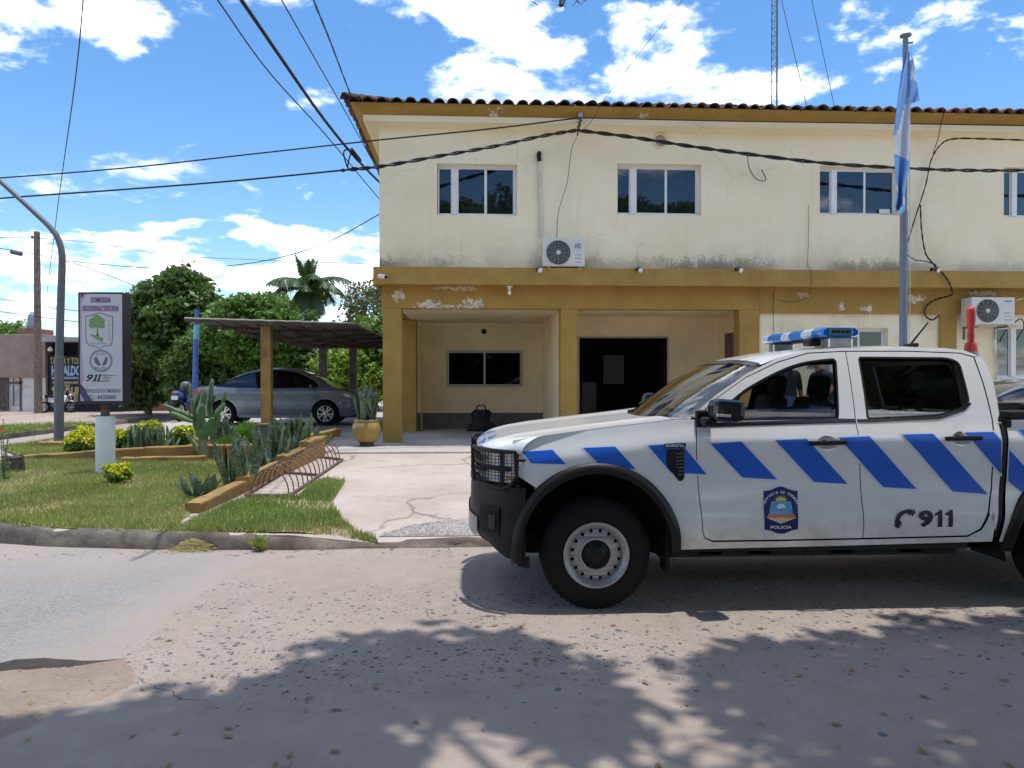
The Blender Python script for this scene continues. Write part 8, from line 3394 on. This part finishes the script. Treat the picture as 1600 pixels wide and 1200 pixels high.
def snake(label, base, h, spread, n, yellow=False, seed=1, splay=0.16, wid=1.0):
    rr = random.Random(seed)
    T = thing('snake_plant', tuple(base), label, 'snake plant', 'snake plants')
    for k in range(int(n * 1.35)):
        o = bpy.data.objects.new('leaf', rr.choice(SWY if yellow else SWM))
        COL.objects.link(o)
        o.parent = T
        a = rr.uniform(0, 2 * PI)
        q = math.sqrt(rr.random())
        ox, oy = math.cos(a) * q * spread, math.sin(a) * q * spread * 0.7
        o.location = (ox, oy, -0.02)
        H = h * rr.uniform(0.6, 1.0) * (1 - 0.15 * q)
        o.scale = (0.66 * wid * rr.uniform(0.75, 1.2), 0.9, H)
        o.rotation_euler = (-math.sin(a) * q * splay + rr.uniform(-0.09, 0.09), math.cos(a) * q * splay + rr.uniform(-0.09, 0.09), rr.uniform(0, 2 * PI))
    return T


def G(u, v):
    p = gnd(u, v)
    p.z += 0.012
    return p


def GB(u, Y):
    return Vector((at(u, 690, Y).x, Y, gz(Y) + 0.028))


snake('snake plant clump between the golden shrubs behind the sign post', GB(218, 13.0), 0.62, 0.22, 20, seed=1)
snake('dense snake plant clump left of the cactus', GB(252, 13.0), 0.60, 0.24, 24, seed=2)
snake('snake plant clump behind the cactus', GB(352, 13.6), 0.66, 0.20, 16, seed=3)
snake('dark banded snake plant growing in the lawn by the planter wall', G(370, 764), 0.82, 0.17, 20, seed=4, splay=0.22)
snake('tall snake plant clump against the planter wall below the ochre post', G(424, 733), 0.86, 0.24, 26, seed=5)
snake('yellow edged snake plant near the end of the planter wall', GB(466, 12.85), 0.84, 0.24, 28, True, seed=6, splay=0.2)
snake('small splayed snake plant at the front of the lawn', G(315, 780), 0.52, 0.09, 9, seed=7, splay=0.75)
snake('broad snake plant clump behind the yellow edged one', GB(448, 12.2), 0.70, 0.20, 16, seed=8)

# pot with snake plant
pp = at(573, 696, 14.3)
POT = thing('plant_pot', (pp.x, 14.3, 0.338), 'big ochre belly pot with dark foot beside the corner column', 'plant pot')
b = MB()
b.lathe((pp.x, 14.3, 0.338), [(0.165, 0.085), (0.225, 0.17), (0.262, 0.27), (0.262, 0.36), (0.235, 0.43), (0.215, 0.455), (0.235, 0.475), (0.228, 0.49), (0.205, 0.485), (0.19, 0.42), (0, 0.42)], 32)
b.build('bowl', M['pot'], POT)
b = MB()
b.lathe((pp.x, 14.3, 0.338), [(0, 0.001), (0.135, 0.001), (0.128, 0.03), (0.125, 0.05), (0.167, 0.09), (0.16, 0.09)], 28)
b.build('foot', M['pot_foot'], POT)
snake('tall snake plant growing in the ochre pot', Vector((pp.x, 14.3, 0.338 + 0.43)), 0.88, 0.15, 22, seed=11, splay=0.28)

# prickly pear


def pad(T, base, d, nrm, L, w, m, th=0.035):
    d, nrm = d.normalized(), nrm.normalized()
    s = d.cross(nrm).normalized()
    nrm = s.cross(d)
    b = MB()

    def fn(a, q):
        ang = 2 * PI * a
        r = math.sin(PI * q)
        c = math.cos(PI * q)
        y = 0.5 - 0.5 * c
        prof = (r ** 0.8) * (0.72 + 0.32 * y)
        return tuple(base + d * (L * y) + s * (w * 0.5 * prof * math.cos(ang)) + nrm * (th * r ** 0.7 * math.sin(ang)))
    b.grid(fn, 14, 10)
    return b.build('pad', m, T)


cb = GB(318, 12.40)
cb = Vector((at(318, 712, 12.42).x, 12.42, gz(12.42)))
CT = thing('prickly_pear', tuple(cb), 'tall prickly pear cactus behind the low ochre ledge', 'cactus')
rc = random.Random(6)
b = MB()
b.tube(catmull([cb + Vector((0, 0, -0.05)), cb + Vector((0.01, 0, 0.15)), cb + Vector((-0.02, 0, 0.34))], 4), [0.085, 0.08, 0.078, 0.075, 0.07, 0.066, 0.062, 0.06, 0.05], 12)
b.tube(catmull([cb + Vector((-0.02, 0, 0.1)), cb + Vector((-0.14, 0, 0.28)), cb + Vector((-0.25, 0, 0.42))], 4), [0.06, 0.055, 0.05, 0.05, 0.045, 0.045, 0.04, 0.04, 0.03], 10)
b.build('stem', M['cactus_old'], CT)


def tocb(u, v, dy=0.0):
    return at(u, v, 12.42 + dy)


for (u0, v0, u1, v1, w, dy) in ((316, 690, 305, 655, 0.17, 0), (306, 660, 300, 625, 0.15, 0.03), (318, 688, 332, 655, 0.17, -0.02), (330, 660, 327, 625, 0.15, 0.02), (328, 632, 331, 595, 0.11, 0.0), (300, 632, 297, 603, 0.10, 0.02), (304, 655, 272, 640, 0.13, 0.0), (283, 645, 256, 634, 0.10, 0.0), (302, 660, 268, 646, 0.12, -0.04), (332, 660, 345, 636, 0.13, 0.04), (346, 640, 352, 612, 0.085, 0.03), (338, 650, 350, 632, 0.10, -0.04), (312, 672, 316, 635, 0.16, -0.05), (316, 642, 320, 612, 0.13, -0.03), (322, 690, 316, 655, 0.18, 0.05), (326, 640, 335, 618, 0.10, 0.05), (305, 640, 311, 612, 0.12, 0.05), (335, 672, 343, 650, 0.12, 0.02)):
    p0, p1 = tocb(u0, v0, dy), tocb(u1, v1, dy + rc.uniform(-0.05, 0.05))
    pad(CT, p0, p1 - p0, Vector((rc.uniform(-0.7, 0.7), -1, rc.uniform(-0.2, 0.2))), (p1 - p0).length * 1.1, w * 0.82, M['cactus'], 0.022)


def shrub(name, label, base, r, h, n, seed, topm, lowm, leaf=(0.022, 0.045), cat='shrub', group=None, split=0.45):
    T = thing(name, tuple(base), label, cat, group)
    rr = random.Random(seed)
    cents = [(base.x + r * 0.62 * rr.uniform(-1, 1), base.y + r * 0.5 * rr.uniform(-1, 1), base.z + h * rr.uniform(0.25, 0.72)) for _ in range(14)]
    rads = [r * rr.uniform(0.34, 0.5) for _ in cents]
    V, Fq = leafcloud(cents, rads, n, leaf, seed, 0.8 * min(1.2, h / (1.5 * r)), 0.6)
    cen = V.reshape(-1, 4, 3).mean(1)
    ok = cen[:, 2] > base.z + 0.01
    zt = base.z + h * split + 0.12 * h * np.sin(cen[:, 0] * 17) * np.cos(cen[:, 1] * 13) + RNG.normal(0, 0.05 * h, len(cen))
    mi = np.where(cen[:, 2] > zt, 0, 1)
    Vk = V.reshape(-1, 4, 3)[ok].reshape(-1, 3)
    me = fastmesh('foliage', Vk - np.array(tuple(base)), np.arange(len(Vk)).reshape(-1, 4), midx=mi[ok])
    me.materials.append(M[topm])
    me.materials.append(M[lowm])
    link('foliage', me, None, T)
    b = MB()
    for c in cents[:8]:
        b.tube([base + Vector((0, 0, -0.03)), (base + Vector(c)) / 2 + Vector((0, 0, -0.02)), Vector(c)], [0.014, 0.01, 0.005], 5)
    b.build('stem', M['twig'], T)
    return T


SGp = 'golden shrubs in the planting bed'
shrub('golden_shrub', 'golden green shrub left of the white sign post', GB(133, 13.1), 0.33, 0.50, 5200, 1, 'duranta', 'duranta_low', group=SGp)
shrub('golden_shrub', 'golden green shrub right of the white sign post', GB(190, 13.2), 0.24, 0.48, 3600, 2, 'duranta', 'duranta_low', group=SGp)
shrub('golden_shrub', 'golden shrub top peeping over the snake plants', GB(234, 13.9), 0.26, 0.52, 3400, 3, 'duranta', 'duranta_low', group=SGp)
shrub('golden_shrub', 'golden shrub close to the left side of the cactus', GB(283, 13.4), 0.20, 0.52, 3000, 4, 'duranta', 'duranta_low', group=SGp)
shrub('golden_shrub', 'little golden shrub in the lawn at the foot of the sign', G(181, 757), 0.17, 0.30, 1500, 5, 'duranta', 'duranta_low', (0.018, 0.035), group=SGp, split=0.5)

# feathery plants


def feathery(label, base, r, h, n, seed, m):
    T = thing('feathery_plant', tuple(base), label, 'plant')
    rg = np.random.default_rng(seed)
    a = rg.uniform(0, 2 * PI, n)
    q = np.sqrt(rg.random(n))
    t = rg.random(n)
    hh = h * (0.45 + 0.55 * rg.random(n)) * (1 - 0.35 * q)
    P0 = np.stack([np.cos(a) * q * r * t, np.sin(a) * q * r * t, hh * t], 1)
    d = np.stack([np.cos(a) * q + rg.normal(0, 0.4, n), np.sin(a) * q + rg.normal(0, 0.4, n), 0.9 + rg.normal(0, 0.3, n)], 1)
    d /= np.linalg.norm(d, axis=1)[:, None]
    P1 = P0 + d * rg.uniform(0.06, 0.13, n)[:, None]
    w = np.cross(d, rg.normal(0, 1, (n, 3)))
    w /= np.linalg.norm(w, axis=1)[:, None]
    w *= 0.006
    V = np.stack([P0 - w, P0 + w, P1], 1).reshape(-1, 3)
    link('foliage', fastmesh('foliage', V, np.arange(3 * n).reshape(-1, 3)), m, T)
    b = MB()
    for k in range(9):
        an = 2 * PI * k / 9
        b.tube([base + Vector((0, 0, -0.03)), base + Vector((math.cos(an) * r * 0.5, math.sin(an) * r * 0.5, h * 0.7))], [0.006, 0.003], 5)
    b.build('stem', M['fern'], T)


feathery('bright feathery asparagus fern beside the ochre carport post', GB(386, 14.0), 0.32, 0.50, 7000, 3, M['fern'])
feathery('low green plant right of the cactus foot', GB(362, 13.5), 0.28, 0.30, 2600, 4, M['tree_mid'])
feathery('small weed growing in the crack of the kerb', Vector((road(410, 858).x, 7.16, 0.0)), 0.05, 0.16, 260, 5, M['grass'])

# flowering stems and old stump at the left edge
st = G(20, 738)
SM = thing('tree_stump', tuple(st), 'small dark weathered tree stump at the left edge of the lawn', 'stump')
b = MB()
b.grid(lambda s, t: tuple(st + Vector(((0.15 - 0.02 * t + 0.03 * math.sin(2 * PI * s * 5) * (1 - t)) * math.cos(2 * PI * s), (0.13 - 0.02 * t + 0.02 * math.sin(2 * PI * s * 4)) * math.sin(2 * PI * s), -0.05 + 0.27 * t + 0.02 * math.sin(2 * PI * s * 2) * t))), 28, 6)
b.build('bark', M['stump'], SM)
b = MB()
b.add([tuple(st + Vector((0.13 * math.cos(2 * PI * k / 20), 0.11 * math.sin(2 * PI * k / 20), 0.215 + 0.02 * math.sin(4 * PI * k / 20)))) for k in range(20)], [tuple(range(20))])
b.build('cut_top', M['stump'], SM)
fp_ = G(8, 752)
FLW = thing('flowering_plant', tuple(fp_), 'thin stemmed plant with an orange flower at the left edge', 'plant')
b = MB()
rf = random.Random(3)
tips = []
for (u, v) in ((2, 668), (5, 655), (12, 690), (16, 668), (-6, 660), (8, 700)):
    e = at(u, v, fp_.y)
    mid = (fp_ + e) / 2 + Vector((rf.uniform(-0.05, 0.05), rf.uniform(-0.05, 0.05), 0))
    b.tube(catmull([fp_, mid, e], 4), 0.005, 5)
    tips.append(e)
b.build('stem', M['twig'], FLW)
V = []
for e in tips:
    for k in range(30):
        t = rf.random()
        c = fp_.lerp(e, t) + Vector((rf.uniform(-0.05, 0.05), rf.uniform(-0.05, 0.05), rf.uniform(-0.03, 0.03)))
        d = Vector((rf.uniform(-1, 1), rf.uniform(-1, 1), rf.uniform(-0.3, 0.6))).normalized() * 0.022
        w = d.orthogonal().normalized() * 0.008
        V += [c - d, c + w, c + d, c - w]
link('foliage', fastmesh('foliage', np.array([tuple(p - fp_) for p in V]), np.arange(len(V)).reshape(-1, 4)), M['tree_mid'], FLW)
b = MB()
e = at(4, 670, fp_.y)
for k in range(7):
    a = 2 * PI * k / 7
    b.add([e, e + Vector((0.035 * math.cos(a - 0.3), -0.01, 0.03 * math.sin(a - 0.3))), e + Vector((0.05 * math.cos(a), -0.02, 0.045 * math.sin(a))), e + Vector((0.035 * math.cos(a + 0.3), -0.01, 0.03 * math.sin(a + 0.3)))], [(0, 1, 2, 3)])
b.build('petal', M['petal'], FLW, fixn=False)
# ------------------------------------------------------------------ overhead cables


def wire(name, label, pts, r, n=10, twist=0, m='cable', cat='cable', group='overhead cables'):
    P = catmull(pts, n)
    b = MB()
    if twist:
        for k in range(twist):
            Q = []
            for i, p in enumerate(P):
                a = i * 0.9 + 2 * PI * k / twist
                Q.append(p + Vector((0.0, math.cos(a), math.sin(a))) * r * 0.8)
            b.tube(Q, r * 0.75, 6)
    else:
        b.tube(P, r, 6)
    o = b.build(name, M[m], None, tuple(P[0]))
    return tag(o, label, cat, group)


BK = at(906, 196, 14.62)
BKo = thing('cable_bracket', tuple(at(906, 182, 14.70)), 'iron cable bracket with insulators fixed to the eave', 'bracket')
b = MB()
b.box((BK.x - 0.03, 14.60, at(906, 184, 14.62).z), (BK.x + 0.05, 14.735, at(906, 176, 14.62).z), 0.005)
b.build('clamp', M['tin'], BKo)
b = MB()
for k in range(3):
    c = at(907 - 1.5 * k, 187 + 6.5 * k, 14.62)
    b.lathe(c, [(0, 0.045), (0.035, 0.03), (0.02, 0), (0.035, -0.03), (0, -0.045)], 10)
b.tube([at(907, 183, 14.62), at(902, 212, 14.62)], 0.014, 6)
b.build('insulator', M['rust'], BKo)

wire('overhead_cable', 'thick twisted black cable sagging across the facade from the bracket to the right edge', [at(905, 204, 14.6), at(985, 214, 14.58), at(1075, 228, 14.56), at(1170, 241, 14.55), at(1290, 255, 14.5), at(1400, 262, 14.4), at(1500, 266, 14.3), at(1600, 266, 14.2), at(1750, 262, 14.0)], 0.026, 10, 2)
wire('overhead_cable', 'thick twisted black cable from the corner knot to the eave bracket', [at(545, 265, 13.6), at(600, 259, 13.8), at(690, 243, 14.1), at(770, 229, 14.3), at(850, 212, 14.5), at(905, 203, 14.6)], 0.026, 10, 2)
wire('overhead_cable', 'lower single cable from the left edge to the corner knot', [at(-260, 333, 16), at(0, 310, 15.2), at(180, 297, 14.7), at(360, 283, 14.1), at(545, 265, 13.6)], 0.016)
wire('overhead_cable', 'upper cable from the left edge across the corner to the bracket', [at(-260, 295, 17), at(0, 278, 16), at(200, 262, 15.4), at(400, 240, 15.0), at(600, 218, 14.7), at(760, 202, 14.6), at(906, 184, 14.6)], 0.014)
wire('overhead_cable', 'thin cable running along the eave right of the bracket', [at(906, 184, 14.6), at(1030, 187, 14.6), at(1180, 190, 14.6), at(1400, 193, 14.6), at(1600, 196, 14.6), at(1700, 198, 14.6)], 0.010)
wire('overhead_cable', 'thickest black cable slanting down from the top to the station corner', [at(300, -108, 7.0), at(377, 0, 8.2), at(440, 92, 9.6), at(500, 178, 11.6), at(548, 238, 13.4), at(592, 284, 15.5), at(640, 330, 18.5)], 0.022)
wire('overhead_cable', 'thin cable slanting down left of the thickest one', [at(280, -84, 7.5), at(340, 0, 8.8), at(420, 112, 10.8), at(510, 212, 13.2), at(592, 310, 16.5), at(660, 386, 20)], 0.009)
wire('overhead_cable', 'thin cable slanting down right of the thickest one', [at(390, -88, 7.5), at(440, 0, 8.8), at(490, 88, 10.6), at(540, 175, 13), at(592, 268, 16.5), at(650, 360, 21)], 0.008)
wire('overhead_cable', 'pair of cables coming down to the roof corner tiles', [at(466, -70, 8.5), at(490, 0, 9.6), at(515, 62, 11.2), at(540, 128, 13.4), at(556, 168, 15.2), at(574, 210, 17.5)], 0.014, 10, 2)
wire('overhead_cable', 'thin nearly vertical cable at the upper left', [at(136, -90, 9), at(130, 0, 10), at(117, 130, 12.5), at(96, 280, 17), at(84, 372, 23), at(72, 470, 37)], 0.009)
kn = thing('cable_joint', tuple(at(545, 240, 13.5)), 'looped cable joint hanging off the station corner', 'cable joint')
b = MB()
b.tube(catmull([at(548, 236, 13.4), at(540, 234, 13.4), at(537, 240, 13.4), at(541, 256, 13.5), at(545, 265, 13.6)], 5), 0.013, 6)
b.tube(catmull([at(549, 238, 13.4), at(545, 250, 13.5), at(544, 264, 13.6), at(552, 267, 13.6)], 5), 0.013, 6)
b.build('loop', M['cable'], kn)
b = MB()
b.tube([at(549, 233, 13.35), at(551, 238, 13.42), at(560, 249, 13.7), at(563, 251, 13.75)], [0.03, 0.045, 0.045, 0.03], 8)
b.tube([at(533, 266, 13.5), at(536, 266, 13.55), at(539, 266, 13.6)], [0.02, 0.035, 0.02], 8)
b.build('clamp', M['black'], kn)
wire('overhead_cable', 'long sagging cable from the utility pole to the station corner', [at(100, 407, 33), at(180, 415, 30), at(270, 420, 27), at(350, 416, 24), at(430, 404, 21), at(510, 379, 18.5), at(592, 335, 16.2), at(640, 306, 15.2)], 0.012)
wire('overhead_cable', 'high cable from the utility pole over the trees', [at(58, 372, 38), at(150, 380, 38), at(260, 398, 40), at(400, 406, 42), at(580, 412, 46), at(660, 413, 48)], 0.012)
wire('overhead_cable', 'cable from the left edge past the pole down to the dark tree', [at(-60, 376, 36), at(0, 388, 36), at(60, 398, 37), at(130, 416, 36), at(220, 450, 34)], 0.016)
wire('overhead_cable', 'level cable above the pole at the left edge', [at(-60, 372, 38), at(0, 371, 38), at(58, 370, 38)], 0.014)
wire('overhead_cable', 'low cable passing behind the sign at tank height', [at(-60, 461, 37), at(0, 467, 37), at(60, 478, 37), at(122, 486, 37), at(200, 496, 36)], 0.016)
wire('overhead_cable', 'lowest cable passing behind the sign above the workshop', [at(-60, 482, 37), at(0, 487, 37), at(60, 495, 37), at(122, 503, 37), at(200, 511, 36)], 0.016)
sp_ = tag(MB().tube([at(17, 393, 36.2), at(34, 397, 36.6)], [0.11, 0.11], 8).build('cable_sleeve', M['greymetal'], None, tuple(at(25, 395, 36.4))), 'grey splice sleeve on the cable left of the utility pole', 'cable sleeve')
# thin cables on the facade
WG = 'cables on the facade'
wire('wall_cable', 'thin loose cable from the bracket down to the upper air conditioner', [at(902, 214, 14.7), at(893, 235, 14.85), at(886, 285, 14.9), at(873, 330, 14.93), at(870, 372, 14.9)], 0.0055, group=WG)
wire('wall_cable', 'cable coming off the roof over the bracket', [at(1180, -130, 9), at(1075, -10, 11), at(1000, 82, 12.8), at(945, 155, 14.2), at(925, 188, 14.5), at(905, 208, 14.6)], 0.004, group=WG)
wire('wall_cable', 'short loose loop of cable below the sagging cable', [at(1168, 240, 14.6), at(1170, 260, 14.9), at(1180, 278, 14.93), at(1193, 283, 14.93), at(1196, 278, 14.93), at(1190, 265, 14.95)], 0.009, group=WG)
wire('wall_cable', 'bundle of cables dropping right of the flagpole', [at(1600, 219, 14.55), at(1540, 217, 14.6), at(1490, 217, 14.7), at(1470, 226, 14.8), at(1455, 250, 14.9), at(1446, 290, 14.92), at(1430, 340, 14.92), at(1418, 380, 14.92), at(1414, 395, 14.92)], 0.013, 8, 2, group=WG)
wire('wall_cable', 'thin cables from the roof to the facade bundle', [at(1476, 172, 14.45), at(1470, 195, 14.6), at(1466, 215, 14.75), at(1458, 240, 14.9)], 0.008, group=WG)
wire('wall_cable', 'loose cable hanging from the bundle to the ledge', [at(1438, 320, 14.92), at(1440, 360, 14.92), at(1446, 395, 14.90), at(1456, 410, 14.72), at(1470, 424, 14.66), at(1482, 440, 14.66), at(1488, 458, 14.66), at(1480, 463, 14.75), at(1462, 468, 14.9), at(1448, 478, 14.95), at(1445, 492, 14.97), at(1456, 500, 14.97), at(1466, 494, 14.97)], 0.014, 8, 2, group=WG)
wire('wall_cable', 'cable end curling into the cables on the ledge', [at(1417, 398, 14.9), at(1430, 406, 14.9), at(1445, 408, 14.85), at(1462, 413, 14.72)], 0.009, group=WG)
wire('wall_cable', 'thin cable running down the wall left of the third upper window', [at(1264, 320, 14.97), at(1263, 380, 14.97), at(1262, 416, 14.9), at(1266, 420, 14.68), at(1268, 440, 14.66), at(1262, 462, 14.9), at(1240, 472, 14.97), at(1215, 468, 14.97)], 0.0045, group=WG)
wire('wall_cable', 'thin conduit dropping down the lower wall beside the right porch column', [at(1209, 455, 14.96), at(1208, 490, 14.97), at(1209, 520, 15.03), at(1210, 560, 15.03)], 0.006, group=WG)
wire('wall_cable', 'drain hose below the lower air conditioner', [at(1552, 510, 14.95), at(1553, 540, 15.03), at(1558, 575, 15.03), at(1553, 640, 15.03)], 0.012, m='pvc', group=WG)
wire('wall_cable', 'cable from the right edge to the lower air conditioner', [at(1640, 462, 14.9), at(1600, 466, 14.9), at(1588, 470, 14.8)], 0.011, m='pvc', group=WG)
wire('wall_cable', 'loose dark cable in front of the right lower window', [at(1584, 505, 14.9), at(1595, 498, 14.95), at(1600, 510, 14.95), at(1592, 525, 14.95), at(1589, 532, 14.95)], 0.012, group=WG)
# ------------------------------------------------------------------ two men standing beyond the pickup


def skin_body(J, E, root):
    """J: name -> (pos, radius); E: edges; returns evaluated mesh in local coordinates"""
    names = list(J)
    me = bpy.data.meshes.new('b')
    me.from_pydata([J[k][0] for k in names], [(names.index(a), names.index(c)) for a, c in E], [])
    ob = bpy.data.objects.new('b', me)
    COL.objects.link(ob)
    bm = bmesh.new()
    bm.from_mesh(me)
    bm.verts.layers.skin.verify()
    bm.to_mesh(me)
    bm.free()
    for i, k in enumerate(names):
        sv = me.skin_vertices[0].data[i]
        r = J[k][1]
        sv.radius = r if isinstance(r, tuple) else (r, r)
        sv.use_root = (k == root)
    ob.modifiers.new('s', 'SKIN').use_smooth_shade = True
    ob.modifiers.new('d', 'SUBSURF').levels = 2
    dg = bpy.context.evaluated_depsgraph_get()
    dg.update()
    out = bpy.data.meshes.new_from_object(ob.evaluated_get(dg))
    bpy.data.objects.remove(ob)
    return out


def person(label, loc, face, J, E, zshirt, sleeve, cap, hairm):
    """face: rotation about z, body built facing -y; materials by region"""
    T = thing('person', loc, label, 'person')
    T.rotation_euler = (0, 0, face)
    me = skin_body(J, E, 'pelvis')
    for m_ in ('skin', 'shirt', 'jeans', 'shoe'):
        me.materials.append(M[m_])
    pel, neck = Vector(J['pelvis'][0]), Vector(J['neck'][0])
    arms = [Vector(J[k][0]) for k in ('elbow_l', 'hand_l', 'elbow_r', 'hand_r')]
    ax = (neck - pel)
    for p in me.polygons:
        c = p.center
        t = (c - pel).dot(ax) / ax.dot(ax)
        d = {}
        for sd in ('l', 'r'):
            e_, h_ = Vector(J['elbow_' + sd][0]), Vector(J['hand_' + sd][0])
            s_ = Vector(J['shoulder_' + sd][0])
            q = max(0, min(1, (c - e_).dot(h_ - e_) / max(1e-6, (h_ - e_).dot(h_ - e_))))
            d[sd] = ((c - (e_ + (h_ - e_) * q)).length, q)
        fore = any(v[0] < 0.085 and v[1] > 0.02 for v in d.values()) or any((c - Vector(J[k][0])).length < 0.11 for k in ('hand_l', 'hand_r'))
        if fore and (c - pel).length > 0.16:
            m_ = 0
        elif c.z < 0.09:
            m_ = 3
        elif t < 0.05:
            m_ = 2
        elif t > 1.02:
            m_ = 0
        else:
            m_ = 1
        p.material_index = m_
    link('body', me, None, T)
    hd = Vector(J['head'][0])
    fwd = (Vector(J['face'][0]) - hd).normalized()
    up = (hd - neck)
    up = (up - fwd * up.dot(fwd)).normalized()
    sd = fwd.cross(up).normalized()
    b = MB()
    for s in (-1, 1):
        b.lathe(hd + fwd * 0.083 + sd * s * 0.033 + up * 0.012, [(0, -0.008), (0.011, 0), (0, 0.008)], 8)
    lobj(b, 'eye', M['hair'], T)
    b = MB()
    b.tube([hd + fwd * 0.088 + up * 0.012, hd + fwd * 0.112 - up * 0.024, hd + fwd * 0.088 - up * 0.032], [0.008, 0.014, 0.010], 8)
    lobj(b, 'nose', M['skin'], T)
    for s in (-1, 1):
        b = MB()
        b.tube([hd + sd * s * 0.074 + up * 0.022, hd + sd * s * 0.088 - fwd * 0.008, hd + sd * s * 0.074 - up * 0.03], [0.01, 0.016, 0.01], 8)
        lobj(b, 'ear', M['skin'], T)
    b = MB()
    b.tube([hd + fwd * 0.09 - up * 0.052 - sd * 0.022, hd + fwd * 0.094 - up * 0.054, hd + fwd * 0.09 - up * 0.052 + sd * 0.022], [0.003, 0.006, 0.003], 6)
    lobj(b, 'mouth', M['rust'], T)
    b = MB()

    def dome(s, t):
        a = 2 * PI * s
        ph = 0.5 * PI * t
        return hd + up * (0.022 + 0.098 * math.sin(ph)) + (fwd * math.cos(a) * 0.100 + sd * math.sin(a) * 0.086) * math.cos(ph) - fwd * 0.012
    b.grid(dome, 20, 7)
    if cap:
        b.grid(lambda s, t: hd + up * (0.030 - 0.018 * t) + fwd * (0.075 + 0.085 * t) * 1.0 + sd * (2 * s - 1) * 0.075 * (1 - 0.35 * t * t), 8, 4)
    lobj(b, 'cap' if cap else 'hair', M['cap'] if cap else M['hair'], T)
    return T


def limbs(hl, el, hr, er, sh, neck, head, face, pelvis, kl, fl_, kr, fr_, lean):
    J = {'pelvis': (pelvis, (0.155, 0.115)), 'belly': (lean[0], (0.15, 0.115)), 'chest': (lean[1], (0.165, 0.12)), 'neck': (neck, 0.056), 'jaw': (tuple((Vector(neck) * 0.42 + Vector(head) * 0.58)), 0.062), 'head': (head, (0.082, 0.098)), 'crown_': (tuple(Vector(head) + (Vector(head) - Vector(neck)).normalized() * 0.075), 0.066), 'face': (face, 0.05)}
    for sd, s in (('l', -1), ('r', 1)):
        J['shoulder_' + sd] = (sh[0 if s < 0 else 1], 0.068)
        J['elbow_' + sd] = (el if s < 0 else er, 0.046)
        J['hand_' + sd] = (hl if s < 0 else hr, (0.030, 0.022))
        w = Vector(J['hand_' + sd][0])
        d = (w - Vector(J['elbow_' + sd][0])).normalized()
        side = d.cross(Vector((1, 0, 0)))
        side = side.normalized() if side.length > 0.1 else Vector((0, 1, 0))
        J['palm_' + sd] = (tuple(w + d * 0.07), (0.040, 0.018))
        for i, (o, L) in enumerate(((-0.030, 0.075), (-0.010, 0.088), (0.010, 0.084), (0.029, 0.066))):
            k = w + d * 0.095 + side * o
            J['kn%d_%s' % (i, sd)] = (tuple(k), 0.0095)
            J['ft%d_%s' % (i, sd)] = (tuple(k + d * L * 0.9 + Vector((0, -0.02, 0))), 0.0075)
        J['th0_' + sd] = (tuple(w + d * 0.03 - side * 0.045), 0.011)
        J['th1_' + sd] = (tuple(w + d * 0.075 - side * 0.062), 0.008)
        J['hip_' + sd] = (tuple(Vector(pelvis) + Vector((s * 0.095, 0, -0.07))), 0.098)
        J['knee_' + sd] = (kl if s < 0 else kr, 0.066)
        J['calf_' + sd] = (tuple((Vector(kl if s < 0 else kr) * 0.65 + Vector(fl_ if s < 0 else fr_) * 0.35)), 0.062)
        J['ankle_' + sd] = (fl_ if s < 0 else fr_, 0.046)
        J['toe_' + sd] = (tuple(Vector(fl_ if s < 0 else fr_) + Vector((s * 0.02, -0.17, -0.045))), (0.042, 0.030))
    E = [('pelvis', 'belly'), ('belly', 'chest'), ('chest', 'neck'), ('neck', 'jaw'), ('jaw', 'head'), ('head', 'crown_'), ('head', 'face')]
    for sd in 'lr':
        E += [('chest', 'shoulder_' + sd), ('shoulder_' + sd, 'elbow_' + sd), ('elbow_' + sd, 'hand_' + sd), ('hand_' + sd, 'palm_' + sd), ('pelvis', 'hip_' + sd), ('hip_' + sd, 'knee_' + sd), ('knee_' + sd, 'calf_' + sd), ('calf_' + sd, 'ankle_' + sd), ('ankle_' + sd, 'toe_' + sd), ('hand_' + sd, 'th0_' + sd), ('th0_' + sd, 'th1_' + sd)]
        for i in range(4):
            E += [('palm_' + sd, 'kn%d_%s' % (i, sd)), ('kn%d_%s' % (i, sd), 'ft%d_%s' % (i, sd))]
    return J, E


PY = 12.9
p1 = at(1242, 600, PY)
J, E = limbs((-0.27, -0.03, 0.80), (-0.28, 0.02, 1.09), (0.27, -0.03, 0.80), (0.28, 0.02, 1.09), ((-0.195, 0, 1.39), (0.195, 0, 1.39)), (0, 0.0, 1.48), (0, -0.02, 1.63), (0, -0.075, 1.62), (0, 0, 0.95), (-0.11, -0.01, 0.50), (-0.12, 0.02, 0.075), (0.11, -0.02, 0.50), (0.13, 0.02, 0.075), ((0, 0, 1.10), (0, 0.01, 1.30)))
person('man in dark shirt and jeans standing with arms down beyond the pickup', (p1.x - 0.13, PY, gz(PY)), rad(15), J, E, 0.9, 0, False, None)
p2 = at(1290, 600, PY - 0.1)
J, E = limbs((-0.20, -0.40, 0.98), (-0.26, -0.22, 1.15), (0.20, -0.40, 0.98), (0.26, -0.20, 1.15), ((-0.19, -0.22, 1.36), (0.19, -0.22, 1.36)), (0, -0.27, 1.43), (0, -0.37, 1.53), (0, -0.415, 1.50), (0, 0.02, 0.97), (-0.11, -0.03, 0.51), (-0.12, 0.02, 0.075), (0.11, 0.0, 0.51), (0.13, 0.04, 0.075), ((0, -0.04, 1.12), (0, -0.16, 1.29)))
person('man in a cap and jeans leaning forward beyond the pickup window', (p2.x + 0.10, PY - 0.1, gz(PY - 0.1)), rad(-70), J, E, 0.9, 0, True, None)
